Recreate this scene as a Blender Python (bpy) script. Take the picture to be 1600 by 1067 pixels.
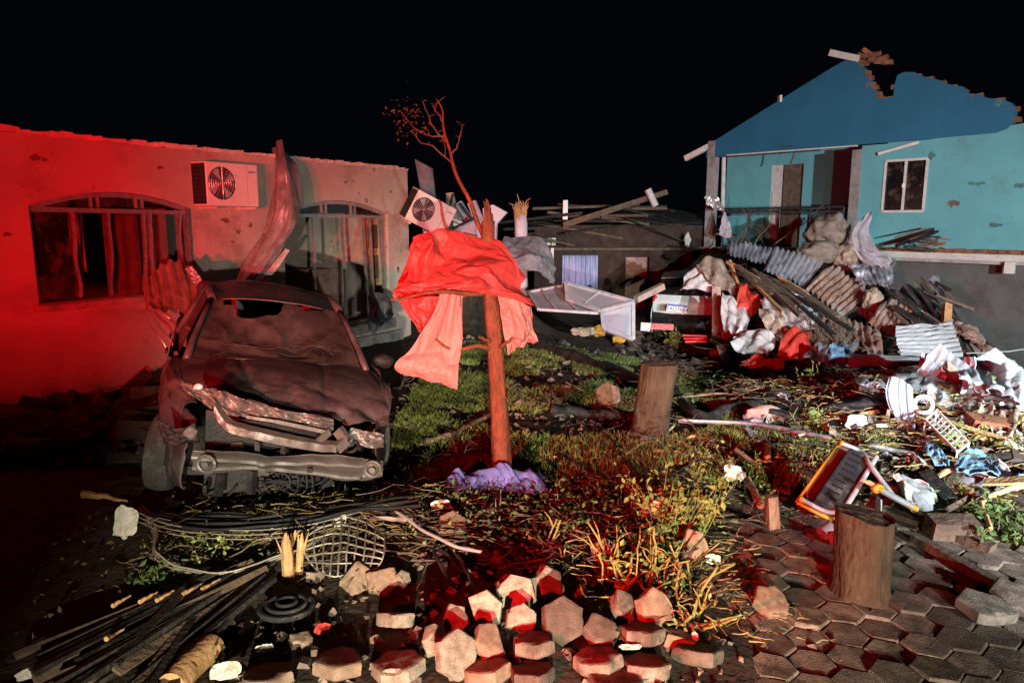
import bpy, bmesh, math, random
from mathutils import Vector, Matrix, Euler, noise
random.seed(7)
R = math.radians
SC = bpy.context.scene
COL = SC.collection
for _o in list(bpy.data.objects): bpy.data.objects.remove(_o)

# ------------------------------------------------------------------ camera
F, PIT, CZ = 1130.0, R(9.45), 2.05
cam = bpy.data.cameras.new('camera'); camo = bpy.data.objects.new('camera', cam); COL.objects.link(camo)
camo.location = (0, 0, CZ); camo.rotation_euler = (R(90) - PIT, 0, 0)
cam.sensor_width = 36; cam.lens = F / 1600 * 36; cam.clip_start = .05; cam.clip_end = 900
SC.camera = camo

# ------------------------------------------------------------------ night sky
W = bpy.data.worlds.new('World'); SC.world = W; W.use_nodes = True
_n = W.node_tree; _n.nodes.clear()
_o = _n.nodes.new('ShaderNodeOutputWorld'); _b = _n.nodes.new('ShaderNodeBackground')
_s = _n.nodes.new('ShaderNodeTexSky'); _s.sky_type = 'NISHITA'; _s.sun_disc = False
_s.sun_elevation = R(-8); _s.sun_rotation = R(-110)
_m = _n.nodes.new('ShaderNodeMix'); _m.data_type = 'RGBA'; _m.blend_type = 'ADD'; _m.inputs[0].default_value = 1
_m.inputs[7].default_value = (.016, .019, .034, 1)
_n.links.new(_s.outputs[0], _m.inputs[6]); _n.links.new(_m.outputs[2], _b.inputs[0])
_b.inputs[1].default_value = .06
_n.links.new(_b.outputs[0], _o.inputs[0])

# ------------------------------------------------------------------ lamps of the emergency vehicles standing in the street behind the camera
def lamp(name, loc, tgt, power, col, cone=60, blend=.35, rad=.07):
    l = bpy.data.lights.new(name, 'SPOT'); l.energy = power; l.color = col
    l.spot_size = R(cone); l.spot_blend = blend; l.shadow_soft_size = rad
    o = bpy.data.objects.new(name, l); COL.objects.link(o); o.location = loc
    o.rotation_euler = (Vector(tgt) - Vector(loc)).to_track_quat('-Z', 'Y').to_euler()
    return o
lamp('headlight_near', (.55, -6.0, 1.3), (-.15, 4.4, -.1), 9200, (1, .88, .63), 31, .8, .05)
lamp('headlight_far', (2.3, -6.2, 1.65), (2.6, 9.0, 1.0), 3100, (1, .90, .77), 55, .5, .06)
lamp('searchlight', (6.4, -4.2, 2.6), (6.0, 7.6, .1), 13500, (.86, .95, 1.0), 58, .8, .10)
lamp('hand_torch', (4.6, -2.6, 1.75), (4.75, 7.4, .2), 5600, (.95, 1.0, .97), 32, .9, .05)
lamp('beacon_left', (-3.15, -1.03, 1.622), (-4.2, 8.0, 1.75), 2700, (1, .004, .006), 64, .4, .04)
lamp('beacon_right', (-2.25, -1.03, 1.650), (-.2, 8.0, 1.4), 3200, (1, .006, .010), 74, .6, .04)
SC.view_settings.view_transform = 'Standard'; SC.view_settings.look = 'None'
SC.view_settings.exposure = .08; SC.view_settings.gamma = 1; SC.view_settings.use_curve_mapping = False
SC.render.engine = 'CYCLES'; SC.render.resolution_x = 1024; SC.render.resolution_y = 682

# ------------------------------------------------------------------ pixel -> place
SP, CP = math.sin(PIT), math.cos(PIT)
def ray(px, py):
    t = (py - 533.5) / F
    return Vector(((px - 800) / F, CP - SP * t, -(SP + CP * t)))
def U(px, py, Y):
    d = ray(px, py); s = Y / d.y
    return Vector((d.x * s, Y, CZ + d.z * s))
def V(px, py, Y):
    return U(px, py, min(Y, G(px, py).y - .02))
def sm(t): t = max(0., min(1., t)); return t * t * (3 - 2 * t)
# blue house front line and left house front line
BA = Vector((5.3, 19.7)); BE = Vector((4.68, -5.6)).normalized(); BN = Vector((BE.y, -BE.x)); BN = BN if BN.y < 0 else -BN
LA = Vector((-5.13, 7.25)); LE = Vector((3.29, 5.75)).normalized(); LN = Vector((LE.y, -LE.x))
def blue_sd(x, y):
    q = Vector((x, y)) - BA
    return q.dot(BE), q.dot(BN)
def base(x, y):
    return -1.0 * sm((y - 6.5) / 7) * sm((x + 1) / 8)
def hgt0(x, y):
    h = base(x, y)
    s, d = blue_sd(x, y)
    w = sm((s + 1.0) / 2) * (1 - .96 * sm((s - 3.2) / 4.2))
    foot = 3.9 + 3.4 * sm((s - 2.9) / 1.6)
    h += 2.25 * w * sm((foot - d) / (foot - .9)) * (1 if d > -.2 else 0)
    h += 1.95 * math.exp(-((x + .75) / .85) ** 2 - ((y - 14.3) / .75) ** 2)
    # low heap of branches and rubbish on the right, low heap in the foreground
    h += .34 * math.exp(-((x - 4.9) / 1.9) ** 2 - ((y - 7.9) / 1.7) ** 2)
    h += .07 * math.exp(-((x - .15) / .9) ** 2 - ((y - 3.45) / .7) ** 2)
    h += .10 * math.exp(-((x + 1.2) / 1.2) ** 2 - ((y - 4.5) / .5) ** 2)
    h -= .12 * math.exp(-((x + 1.5) / .9) ** 2 - ((y - 5.9) / 1.0) ** 2)
    return h
def hgt(x, y):
    z = hgt0(x, y)
    if -9 < x < 12 and 0 < y < 21:
        pv = sm((x - .95) / .5) * sm((5.6 - y) / .6); pile = sm((z - base(x, y) - .1) / .6); q = Vector((x, y, 0))
        z += (1 - pv) * (.030 * noise.noise(q * 1.7) + .018 * noise.noise(q * 5.1) + .010 * noise.noise(q * 13)) - .055 * pv
        if pile > 0: z += pile * (.10 * noise.noise(q * 2.3 + Vector((5, 5, 5))) + .05 * noise.noise(q * 6.5))
    return z
def G(px, py, dz=0.):
    d = ray(px, py); s = 2.2
    below = lambda s: CZ + d.z * s < hgt(d.x * s, d.y * s) + dz + (.055 if d.y * s < 5.4 and d.x * s > 1 else 0)
    while s < 40 and not below(s): s += .08
    a, b = s - .08, s
    for _ in range(8):
        m = (a + b) / 2
        if below(m): b = m
        else: a = m
    return Vector((d.x * b, d.y * b, CZ + d.z * b))
def WL(px, py, A, E, d=0, N=None):
    """pixel -> (s, z) on the vertical plane through A along E, shifted d along N"""
    a = A + (N * d if N is not None else Vector((0, 0)))
    r = ray(px, py)
    # A + s E = t r
    det = E.x * (-r.y) - (-r.x) * E.y
    s = ((-a.x) * (-r.y) - (-r.x) * (-a.y)) / det
    t = (E.x * (-a.y) - E.y * (-a.x)) / det
    return s, CZ + r.z * t
def nz(p, f=1.): return noise.noise(Vector(p) * f)

# ------------------------------------------------------------------ mesh builder
class MB:
    def __init__(s): s.v = []; s.f = []
    def add(s, vs, fs):
        o = len(s.v); s.v += [Vector(q) for q in vs]; s.f += [[i + o for i in f] for f in fs]; return s
    def box(s, c, sz, rot=None, taper=1., jit=0.):
        c = Vector(c); hx, hy, hz = sz[0] / 2, sz[1] / 2, sz[2] / 2; vs = []
        for k in (-1, 1):
            t = taper if k > 0 else 1
            for a, b in ((-1, -1), (1, -1), (1, 1), (-1, 1)):
                q = Vector((a * hx * t, b * hy * t, k * hz))
                if jit: q += Vector([random.uniform(-jit, jit) for _ in range(3)])
                if rot is not None: q = rot @ q
                vs.append(q + c)
        return s.add(vs, [(3, 2, 1, 0), (4, 5, 6, 7), (0, 1, 5, 4), (1, 2, 6, 5), (2, 3, 7, 6), (3, 0, 4, 7)])
    def bar(s, a, b, w, h, up=(0, 0, 1), jit=0.):
        a = Vector(a); b = Vector(b); d = (b - a); L = d.length; d.normalize()
        u = Vector(up); x = d.cross(u)
        if x.length < 1e-3: x = d.cross(Vector((1, 0, 0)))
        x.normalize(); z = x.cross(d)
        m = Matrix((x, d, z)).transposed()
        return s.box((a + b) / 2, (w, L, h), m, jit=jit)
    def tube(s, pts, r, n=8, cap=True, rough=0.):
        pts = [Vector(p) for p in pts]; k = len(pts)
        rs = r if isinstance(r, (list, tuple)) else [r] * k
        prev = None; vs = []
        for i, p in enumerate(pts):
            d = (pts[min(i + 1, k - 1)] - pts[max(i - 1, 0)])
            if d.length < 1e-9: d = Vector((0, 0, 1))
            d.normalize()
            if prev is None:
                x = d.cross(Vector((0, 0, 1)))
                if x.length < .05: x = d.cross(Vector((1, 0, 0)))
            else: x = prev - d * prev.dot(d)
            x.normalize(); prev = x; y = d.cross(x)
            for j in range(n):
                a = 2 * math.pi * j / n
                q = rs[i] * (1 + (rough * random.uniform(-1, 1) if rough else 0))
                vs.append(p + x * math.cos(a) * q + y * math.sin(a) * q)
        fs = []
        for i in range(k - 1):
            for j in range(n):
                j2 = (j + 1) % n
                fs.append((i * n + j, i * n + j2, (i + 1) * n + j2, (i + 1) * n + j))
        if cap: fs += [tuple(range(n - 1, -1, -1)), tuple((k - 1) * n + j for j in range(n))]
        return s.add(vs, fs)
    def prism(s, poly, off):
        """poly: list of 3D points in a plane; extruded by vector off"""
        poly = [Vector(p) for p in poly]; off = Vector(off); n = len(poly)
        vs = poly + [p + off for p in poly]
        fs = [tuple(range(n)), tuple(range(2 * n - 1, n - 1, -1))] + [(i, (i + 1) % n + 0, (i + 1) % n + n, i + n)[::-1] for i in range(n)]
        return s.add(vs, fs)
    def sheet(s, fn, nu, nv, th=.004):
        P = [[Vector(fn(i / nu, j / nv)) for i in range(nu + 1)] for j in range(nv + 1)]
        vs = []; bot = []
        for j in range(nv + 1):
            for i in range(nu + 1):
                du = P[j][min(i + 1, nu)] - P[j][max(i - 1, 0)]; dv = P[min(j + 1, nv)][i] - P[max(j - 1, 0)][i]
                n = du.cross(dv)
                n = n.normalized() if n.length > 1e-12 else Vector((0, 0, 1))
                vs.append(P[j][i]); bot.append(P[j][i] - n * th)
        k = len(vs); w = nu + 1; fs = []
        for j in range(nv):
            for i in range(nu):
                a, b, c, d = j * w + i, j * w + i + 1, (j + 1) * w + i + 1, (j + 1) * w + i
                fs.append((a, b, c, d)); fs.append((d + k, c + k, b + k, a + k))
        for i in range(nu):
            a, b = i, i + 1; fs.append((b, a, a + k, b + k))
            a, b = nv * w + i, nv * w + i + 1; fs.append((a, b, b + k, a + k))
        for j in range(nv):
            a, b = j * w, (j + 1) * w; fs.append((a, b, b + k, a + k))
            a, b = j * w + nu, (j + 1) * w + nu; fs.append((b, a, a + k, b + k))
        return s.add(vs + bot, fs)
    def blob(s, c, rad, sub=3, amp=.2, f=2., seed=0, rot=None, flat=1e9):
        bm = bmesh.new(); bmesh.ops.create_icosphere(bm, subdivisions=sub, radius=1)
        vs = []
        for v in bm.verts:
            p = v.co.copy(); q0 = p * f + Vector((seed * 3.1, seed, 0)); k = 1 + amp * (noise.fractal(q0, 1., 2., 3) - .55 * abs(noise.noise(q0 * 1.6 + Vector((3, 3, 3)))) + .25 * noise.noise(q0 * 5) * (sub > 3))
            q = Vector((p.x * rad[0], p.y * rad[1], p.z * rad[2])) * k
            if rot is not None: q = rot @ q
            vs.append(Vector(c) + q)
        fs = [[v.index for v in f.verts] for f in bm.faces]; bm.free()
        return s.add(vs, fs)
    def xf(s, m): s.v = [m @ q for q in s.v]; return s
    def build(s, name, mat, parent=None, smooth=False, org=None, auto=None):
        if parent is not None: o0 = parent['_w']; o0 = Vector(o0)
        elif org is not None: o0 = Vector(org)
        else:
            xs = [q.x for q in s.v]; ys = [q.y for q in s.v]; zs = [q.z for q in s.v]
            o0 = Vector(((min(xs) + max(xs)) / 2, (min(ys) + max(ys)) / 2, min(zs)))
        me = bpy.data.meshes.new(name); me.from_pydata([q - o0 for q in s.v], [], s.f); me.update()
        if smooth: me.polygons.foreach_set('use_smooth', [True] * len(me.polygons))
        me.materials.append(MT[mat] if isinstance(mat, str) else mat)
        o = bpy.data.objects.new(name, me); COL.objects.link(o)
        if parent is not None: o.parent = parent; o['_w'] = list(o0)
        else: o.location = o0; o['_w'] = list(o0)
        if smooth and auto:
            me.set_sharp_from_angle(angle=R(auto))
        return o
def tag(o, label, cat, group=None):
    o['label'] = label; o['category'] = cat
    if group: o['group'] = group
    return o
def empty(name, loc, label, cat, group=None):
    o = bpy.data.objects.new(name, None); COL.objects.link(o); o.location = loc; o['_w'] = list(loc); o.empty_display_size = .2
    return tag(o, label, cat, group)
def cr(p0, p1, p2, p3, t):
    return .5 * ((2 * p1) + (p2 - p0) * t + (2 * p0 - 5 * p1 + 4 * p2 - p3) * t * t + (3 * p1 - p0 - 3 * p2 + p3) * t ** 3)
def crow(row, u):
    n = len(row) - 1; x = min(max(u, 0) * n, n - 1e-9); i = int(x); t = x - i
    a = row[i - 1] if i > 0 else row[0] * 2 - row[1]
    d = row[i + 2] if i + 2 <= n else row[n] * 2 - row[n - 1]
    return cr(a, row[i], row[i + 1], d, t)
def netfn(net):
    def fn(u, v): return crow([crow(r, u) for r in net], v)
    return fn
def pnet(net, dz=.05):
    """pixel net: (px,py,Y) or (px,py) resting dz over the ground"""
    return [[V(*q) if len(q) == 3 else G(q[0], q[1], dz) for q in r] for r in net]
def crumple(fn, amp, f, seed=0, fold=0., ff=1., fdir=0., fac=None, soft=.3):
    """stiff creases: random heights on coarse triangle nets, plus a little soft noise"""
    fac = fac if fac is not None else ((4, 3, 1.), (9, 7, .42), (19, 15, .14))
    rg = random.Random(int(seed * 131) + 5)
    H = [[[rg.uniform(-1, 1) for _ in range(gu + 2)] for _ in range(gv + 2)] for gu, gv, _ in fac]
    def g(u, v):
        p = fn(u, v); e = .004
        n = (fn(min(u + e, 1), v) - fn(max(u - e, 0), v)).cross(fn(u, min(v + e, 1)) - fn(u, max(v - e, 0)))
        n = n.normalized() if n.length > 1e-12 else Vector((0, 0, 1))
        q = p * f + Vector((seed * 7.3, seed * 1.7, 0)); dsp = 0.
        wu = .09 * noise.noise(Vector((u * 3, v * 3, seed))); wv = .09 * noise.noise(Vector((u * 3, v * 3, seed + 7)))
        for (gu, gv, a), h in zip(fac, H):
            x = min(max(u + wu, 0), .9999) * gu; y = min(max(v + wv, 0), .9999) * gv; i, j = int(x), int(y); x -= i; y -= j
            if (i + j) % 2:
                z = h[j][i] + (h[j][i + 1] - h[j][i]) * x + (h[j + 1][i + 1] - h[j][i + 1]) * y if x > y else h[j][i] + (h[j + 1][i] - h[j][i]) * y + (h[j + 1][i + 1] - h[j + 1][i]) * x
            else:
                z = h[j][i] + (h[j][i + 1] - h[j][i]) * x + (h[j + 1][i] - h[j][i]) * y if x + y < 1 else h[j + 1][i + 1] + (h[j + 1][i] - h[j + 1][i + 1]) * (1 - x) + (h[j][i + 1] - h[j + 1][i + 1]) * (1 - y)
            dsp += a * amp * z
        dsp += soft * amp * noise.noise(q)
        if fold: dsp += fold * math.sin((u * math.cos(fdir) + v * math.sin(fdir)) * ff * 6.283 + 2.2 * noise.noise(q * .5))
        return p + n * dsp
    return g
def corr(fn, waves, amp, axis=0, trap=False):
    def g(u, v):
        p = fn(u, v); e = .002
        n = (fn(min(u + e, 1), v) - fn(max(u - e, 0), v)).cross(fn(u, min(v + e, 1)) - fn(u, max(v - e, 0)))
        n = n.normalized() if n.length > 1e-12 else Vector((0, 0, 1))
        c = math.cos((u if axis == 0 else v) * waves * 6.283)
        if trap: c = max(-.55, min(.55, c * 1.6)) / .55
        return p + n * amp * c
    return g
def S(name, label, cat, net, mat, nu=30, nv=24, th=.005, amp=.02, f=4., seed=0, group=None, cw=None, dz=.05, fold=0, ff=3, fdir=0., smooth=True, parent=None):
    fn = netfn(pnet(net, dz))
    if cw: fn = corr(fn, *cw)
    if amp or fold: fn = crumple(fn, amp, f, seed, fold, ff, fdir)
    o = MB().sheet(fn, nu, nv, th).build(name, mat, parent, smooth=smooth, auto=50)
    if parent is None: tag(o, label, cat, group)
    return o
# ------------------------------------------------------------------ procedural materials
MT = {}
def mat(key, col, rough=.8, metal=0., var=.35, sc=6., bump=.3, bsc=40., col2=None, dirt=0., dcol=(.03, .022, .016), dsc=3., spec=.3, rnd=.15, alpha=None, trans=0., stretch=None, dth=.5):
    m = bpy.data.materials.new(key); m.use_nodes = True; nt = m.node_tree; N = nt.nodes; Lk = nt.links
    b = N['Principled BSDF']; b.inputs['Roughness'].default_value = rough; b.inputs['Metallic'].default_value = metal
    b.inputs['Specular IOR Level'].default_value = spec
    tc = N.new('ShaderNodeTexCoord'); mp = N.new('ShaderNodeMapping'); Lk.new(tc.outputs['Object'], mp.inputs[0])
    if stretch: mp.inputs['Scale'].default_value = stretch
    oi = N.new('ShaderNodeObjectInfo')
    ad = N.new('ShaderNodeVectorMath'); ad.operation = 'ADD'; Lk.new(mp.outputs[0], ad.inputs[0])
    mu = N.new('ShaderNodeVectorMath'); mu.operation = 'SCALE'; mu.inputs[0].default_value = (13, 7, 5); Lk.new(oi.outputs['Random'], mu.inputs['Scale']); Lk.new(mu.outputs[0], ad.inputs[1])
    n1 = N.new('ShaderNodeTexNoise'); n1.inputs['Scale'].default_value = sc; n1.inputs['Detail'].default_value = 6; n1.inputs['Roughness'].default_value = .65; Lk.new(ad.outputs[0], n1.inputs[0])
    rp = N.new('ShaderNodeValToRGB'); Lk.new(n1.outputs['Fac'], rp.inputs[0])
    c2 = col2 or tuple(min(1, c * (1 + var)) for c in col); c1 = tuple(c * (1 - var) for c in col)
    rp.color_ramp.elements[0].position = .3; rp.color_ramp.elements[0].color = (*c1, 1)
    rp.color_ramp.elements[1].position = .72; rp.color_ramp.elements[1].color = (*c2, 1)
    cur = rp.outputs[0]
    if rnd:
        hs = N.new('ShaderNodeHueSaturation'); mr = N.new('ShaderNodeMapRange'); mr.inputs[3].default_value = 1 - rnd; mr.inputs[4].default_value = 1 + rnd
        Lk.new(oi.outputs['Random'], mr.inputs[0]); Lk.new(mr.outputs[0], hs.inputs['Value']); Lk.new(cur, hs.inputs['Color']); cur = hs.outputs[0]
    if dirt:
        n2 = N.new('ShaderNodeTexNoise'); n2.inputs['Scale'].default_value = dsc; n2.inputs['Detail'].default_value = 8; n2.inputs['Roughness'].default_value = .72; Lk.new(ad.outputs[0], n2.inputs[0])
        r2 = N.new('ShaderNodeValToRGB'); r2.color_ramp.elements[0].position = dth; r2.color_ramp.elements[0].color = (0, 0, 0, 1); r2.color_ramp.elements[1].position = min(.99, dth + .14); r2.color_ramp.elements[1].color = (dirt, dirt, dirt, 1)
        Lk.new(n2.outputs['Fac'], r2.inputs[0])
        mx = N.new('ShaderNodeMix'); mx.data_type = 'RGBA'; Lk.new(r2.outputs[0], mx.inputs[0]); Lk.new(cur, mx.inputs[6]); mx.inputs[7].default_value = (*dcol, 1); cur = mx.outputs[2]
        rr = N.new('ShaderNodeMapRange'); rr.inputs[3].default_value = rough; rr.inputs[4].default_value = max(rough, .85); Lk.new(r2.outputs[0], rr.inputs[0]); Lk.new(rr.outputs[0], b.inputs['Roughness'])
        if metal:
            r3 = N.new('ShaderNodeMapRange'); r3.inputs[3].default_value = metal; r3.inputs[4].default_value = metal * .3; Lk.new(r2.outputs[0], r3.inputs[0]); Lk.new(r3.outputs[0], b.inputs['Metallic'])
    Lk.new(cur, b.inputs['Base Color'])
    if bump:
        n3 = N.new('ShaderNodeTexNoise'); n3.inputs['Scale'].default_value = bsc; n3.inputs['Detail'].default_value = 5; Lk.new(ad.outputs[0], n3.inputs[0])
        bp = N.new('ShaderNodeBump'); bp.inputs['Strength'].default_value = bump; bp.inputs['Distance'].default_value = .02; Lk.new(n3.outputs['Fac'], bp.inputs['Height']); Lk.new(bp.outputs[0], b.inputs['Normal'])
    if trans: b.inputs['Transmission Weight'].default_value = trans
    if alpha is not None: b.inputs['Alpha'].default_value = alpha
    MT[key] = m; return m
mat('soil', (.034, .026, .020), .95, var=.5, sc=5, bump=.5, bsc=30, dirt=.8, dcol=(.075, .055, .035), dsc=9)
mat('plaster', (.45, .40, .355), .92, var=.24, sc=.8, bump=.45, bsc=60, dirt=.55, dcol=(.22, .165, .135), dsc=1.3, dth=.52, rnd=0)  # dirt and stains, kept broad to stand in for uneven light on the wall
mat('scar_teal', (.075, .19, .19), .95, var=.4, sc=12, bump=.6, bsc=50)
mat('scar', (.17, .12, .095), .95, var=.4, sc=12, bump=.6, bsc=50)
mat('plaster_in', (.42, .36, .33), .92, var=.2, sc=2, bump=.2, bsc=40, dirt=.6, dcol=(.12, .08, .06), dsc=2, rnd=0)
mat('coping', (.60, .54, .48), .95, var=.3, sc=8, bump=.7, bsc=40)
mat('concrete', (.30, .29, .27), .9, var=.25, sc=5, bump=.5, bsc=50, dirt=.6, dcol=(.12, .10, .09), dsc=4)
mat('paver', (.19, .15, .12), .92, var=.4, sc=9, bump=.45, bsc=120, dirt=.85, dcol=(.07, .055, .04), dsc=6, rnd=.42, dth=.46)
mat('paver_pale', (.29, .255, .20), .92, var=.4, sc=16, bump=.5, bsc=130, dirt=.7, dcol=(.13, .10, .07), dsc=14, rnd=.2)
mat('paver_red', (.24, .165, .115), .92, var=.35, sc=12, bump=.4, bsc=140, dirt=.6, dcol=(.1, .07, .05), dsc=10)
mat('brick', (.25, .11, .06), .92, var=.4, sc=14, bump=.8, bsc=60, dirt=.5)
mat('blue_paint', (.022, .13, .22), .8, var=.12, sc=1.2, bump=.15, bsc=40, dirt=.45, dcol=(.06, .15, .2), dsc=2.2, dth=.6, rnd=0)
mat('teal_paint', (.115, .36, .39), .8, var=.12, sc=1.0, bump=.2, bsc=45, dirt=.55, dcol=(.11, .27, .27), dsc=1.7, dth=.52, rnd=0)
mat('grey_render', (.11, .112, .105), .9, var=.3, sc=1.3, bump=.4, bsc=30, dirt=.7, dcol=(.08, .065, .055), dsc=1.4, rnd=0)
mat('white_trim', (.62, .60, .56), .7, var=.15, sc=7, bump=.2, dirt=.6, dcol=(.16, .12, .09), dsc=6, dth=.56)
mat('white_plastic', (.72, .70, .66), .5, var=.06, sc=4, bump=.05, dirt=.35, dcol=(.25, .2, .17), dsc=7, dth=.58)
mat('white_panel', (.36, .33, .38), .5, var=.08, sc=4, bump=.08, stretch=(1, 1, 6), dirt=.5, dcol=(.2, .15, .15), dsc=5, dth=.58)
mat('alu', (.62, .6, .6), .38, .8, var=.2, sc=12, bump=.15, dirt=.6, dcol=(.12, .09, .07), dsc=9)
mat('galv', (.50, .53, .58), .42, .75, var=.25, sc=7, bump=.2, bsc=30, dirt=.75, dcol=(.16, .12, .10), dsc=4, dth=.55)
mat('galv_rust', (.40, .30, .26), .55, .45, var=.4, sc=5, bump=.25, bsc=30, dirt=.85, dcol=(.20, .085, .045), dsc=3, dth=.46)
mat('galv_pale', (.42, .46, .49), .6, .25, var=.15, sc=5, bump=.2, bsc=30, dirt=.65, dcol=(.25, .22, .17), dsc=5, dth=.55)
mat('crumpled_tin', (.55, .49, .50), .32, .6, var=.4, sc=6, bump=.25, bsc=26, dirt=.7, dcol=(.08, .05, .05), dsc=5)
mat('dark_metal', (.03, .03, .032), .55, .5, var=.5, sc=9, bump=.3, dirt=.6, dcol=(.06, .04, .03))
mat('steel_beam', (.035, .033, .036), .6, .4, var=.4, sc=7, bump=.2, dirt=.4, dcol=(.09, .05, .035))
mat('car_paint', (.055, .037, .042), .42, .15, var=.3, sc=4, bump=.1, bsc=60, dirt=.85, dcol=(.088, .060, .060), dsc=3, dth=.44, spec=.5, rnd=0)
mat('car_bare', (.15, .135, .13), .45, .45, var=.3, sc=9, bump=.1, bsc=40, dirt=.8, dcol=(.08, .055, .042), dsc=6, rnd=0)
mat('car_black', (.012, .012, .013), .6, var=.5, sc=12, bump=.3, dirt=.6, dcol=(.05, .035, .03), dsc=9, rnd=0)
mat('car_white', (.66, .64, .66), .4, var=.08, sc=4, bump=.05, dirt=.6, dcol=(.2, .14, .12), dsc=5, dth=.56, rnd=0)
mat('tyre', (.035, .034, .033), .85, var=.4, sc=14, bump=.5, bsc=60, dirt=.8, dcol=(.10, .085, .07), dsc=8)
mat('rim', (.22, .21, .2), .45, .7, var=.3, bump=.2, dirt=.6)
mat('glass_dark', (.012, .010, .010), .12, var=.5, sc=8, bump=.05, dirt=.75, dcol=(.085, .055, .04), dsc=5, dth=.5, spec=.6)
mat('windscreen', (.030, .020, .020), .22, var=.4, sc=3, bump=.05, dirt=.6, dcol=(.06, .042, .038), dsc=2.2, dth=.45, spec=.6, rnd=0)
mat('crack', (.10, .085, .08), .5, bump=0)
mat('glass_clear', (.55, .6, .6), .08, var=.05, bump=.0, alpha=.16, spec=.5)
mat('lamp_lens', (.75, .72, .7), .12, var=.2, sc=20, bump=.3, bsc=60, spec=.8, dirt=.4)
mat('red_lens', (.55, .02, .02), .2, var=.2, bump=.1, spec=.6)
mat('tarp_red_lit', (.40, .036, .036), .55, var=.2, sc=5, bump=.3, bsc=35, dirt=.7, dcol=(.26, .022, .02), dsc=5, dth=.52, spec=.35, rnd=0)  # tarpaulin out of the white light, the red glow put into its colour
mat('tarp', (.44, .155, .145), .6, var=.16, sc=5, bump=.3, bsc=35, dirt=.7, dcol=(.34, .07, .07), dsc=5, dth=.55, spec=.35, rnd=0)  # same tarpaulin, coloured paler as where the white headlights reach it
mat('cloth_white', (.50, .46, .47), .85, var=.2, sc=6, bump=.4, bsc=90, dirt=.75, dcol=(.25, .17, .13), dsc=5, dth=.53)
mat('cloth_tan', (.36, .28, .22), .9, var=.3, sc=6, bump=.5, bsc=70, dirt=.7, dcol=(.13, .09, .06), dsc=5)
mat('cloth_red', (.50, .045, .03), .7, var=.3, sc=6, bump=.3, bsc=50, dirt=.5, dcol=(.16, .03, .02), dsc=5)
mat('cloth_lilac', (.50, .45, .50), .85, var=.2, sc=6, bump=.4, bsc=60, dirt=.5, dcol=(.25, .2, .2), dsc=5)
mat('cloth_blue', (.13, .14, .42), .75, var=.3, sc=9, bump=.4, bsc=60, dirt=.4, dcol=(.05, .05, .12), dsc=7)
mat('cloth_grey', (.17, .165, .19), .85, var=.35, sc=6, bump=.5, bsc=60, dirt=.5, dcol=(.07, .06, .06), dsc=5)
mat('denim', (.16, .34, .48), .85, var=.4, sc=9, bump=.4, bsc=90, dirt=.5, dcol=(.06, .12, .2), dsc=7)
mat('curtain', (.34, .34, .55), .9, var=.35, sc=10, bump=.2, stretch=(1, 1, .2))
mat('panel_dark', (.10, .03, .03), .95, var=.4, sc=6, bump=.2)
mat('mattress', (.24, .195, .155), .95, var=.3, sc=6, bump=.6, bsc=45, dirt=.7, dcol=(.10, .07, .05), dsc=5)
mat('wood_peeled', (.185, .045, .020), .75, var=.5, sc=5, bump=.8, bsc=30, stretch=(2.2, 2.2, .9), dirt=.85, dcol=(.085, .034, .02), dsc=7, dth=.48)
mat('wood_raw', (.46, .26, .12), .8, var=.4, sc=9, bump=.5, bsc=30, dirt=.5, dcol=(.14, .08, .04))
mat('wood_pale', (.52, .38, .18), .8, var=.35, sc=9, bump=.5, bsc=30, dirt=.45, dcol=(.22, .14, .07))
mat('wood_old', (.12, .085, .06), .9, var=.4, sc=8, bump=.7, bsc=30, dirt=.6, dcol=(.05, .035, .025))
mat('wood_pink', (.40, .27, .23), .85, var=.25, sc=8, bump=.4, bsc=30, dirt=.5)
mat('stem_yellow', (.23, .21, .065), .75, var=.35, sc=9, bump=.2, dirt=.4, dcol=(.16, .12, .03), dsc=9)
mat('bark', (.21, .145, .10), .95, var=.5, sc=7, bump=1., bsc=22, stretch=(3, 3, .7), dirt=.7, dcol=(.08, .055, .04), dsc=6)
mat('stump_bark', (.075, .046, .028), .9, var=.35, sc=5, bump=.6, bsc=30, stretch=(1.2, 1.2, .8), dirt=.6, dcol=(.085, .055, .035), dsc=5)
mat('char', (.020, .019, .018), .7, var=.6, sc=9, bump=.6, bsc=40, dirt=.6, dcol=(.055, .05, .045), dsc=9)
mat('cable', (.014, .014, .016), .5, var=.4, bump=.1)
mat('wire', (.33, .30, .25), .5, .5, var=.3, sc=14, bump=.1, dirt=.6, dcol=(.16, .1, .05), dsc=12)
mat('grass', (.13, .155, .035), .75, var=.45, sc=3, bump=0, col2=(.26, .29, .075), rnd=0)
mat('leaf', (.06, .13, .03), .7, var=.5, sc=3, bump=0, col2=(.13, .2, .06), rnd=.3)
mat('leaf_yellow', (.19, .23, .06), .75, var=.4, sc=3, bump=0, rnd=.3)
mat('straw', (.30, .215, .09), .85, var=.5, sc=2, bump=0, dirt=.5, dcol=(.12, .08, .04), dsc=2)
mat('dry_leaf', (.10, .068, .036), .9, var=.6, sc=2, bump=0)
mat('chips', (.16, .12, .10), .95, var=.6, sc=3, bump=.4, col2=(.34, .25, .2))
mat('chips_dark', (.055, .043, .035), .95, var=.6, sc=3, bump=.4)
mat('paper', (.62, .59, .53), .85, var=.2, sc=9, bump=.5, dirt=.7, dcol=(.26, .2, .14), dsc=9, dth=.5)
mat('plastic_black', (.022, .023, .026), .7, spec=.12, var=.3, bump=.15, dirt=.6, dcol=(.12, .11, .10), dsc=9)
mat('plastic_grey', (.34, .36, .37), .5, var=.15, bump=.15, dirt=.5, dcol=(.14, .12, .1), dsc=9)
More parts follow.
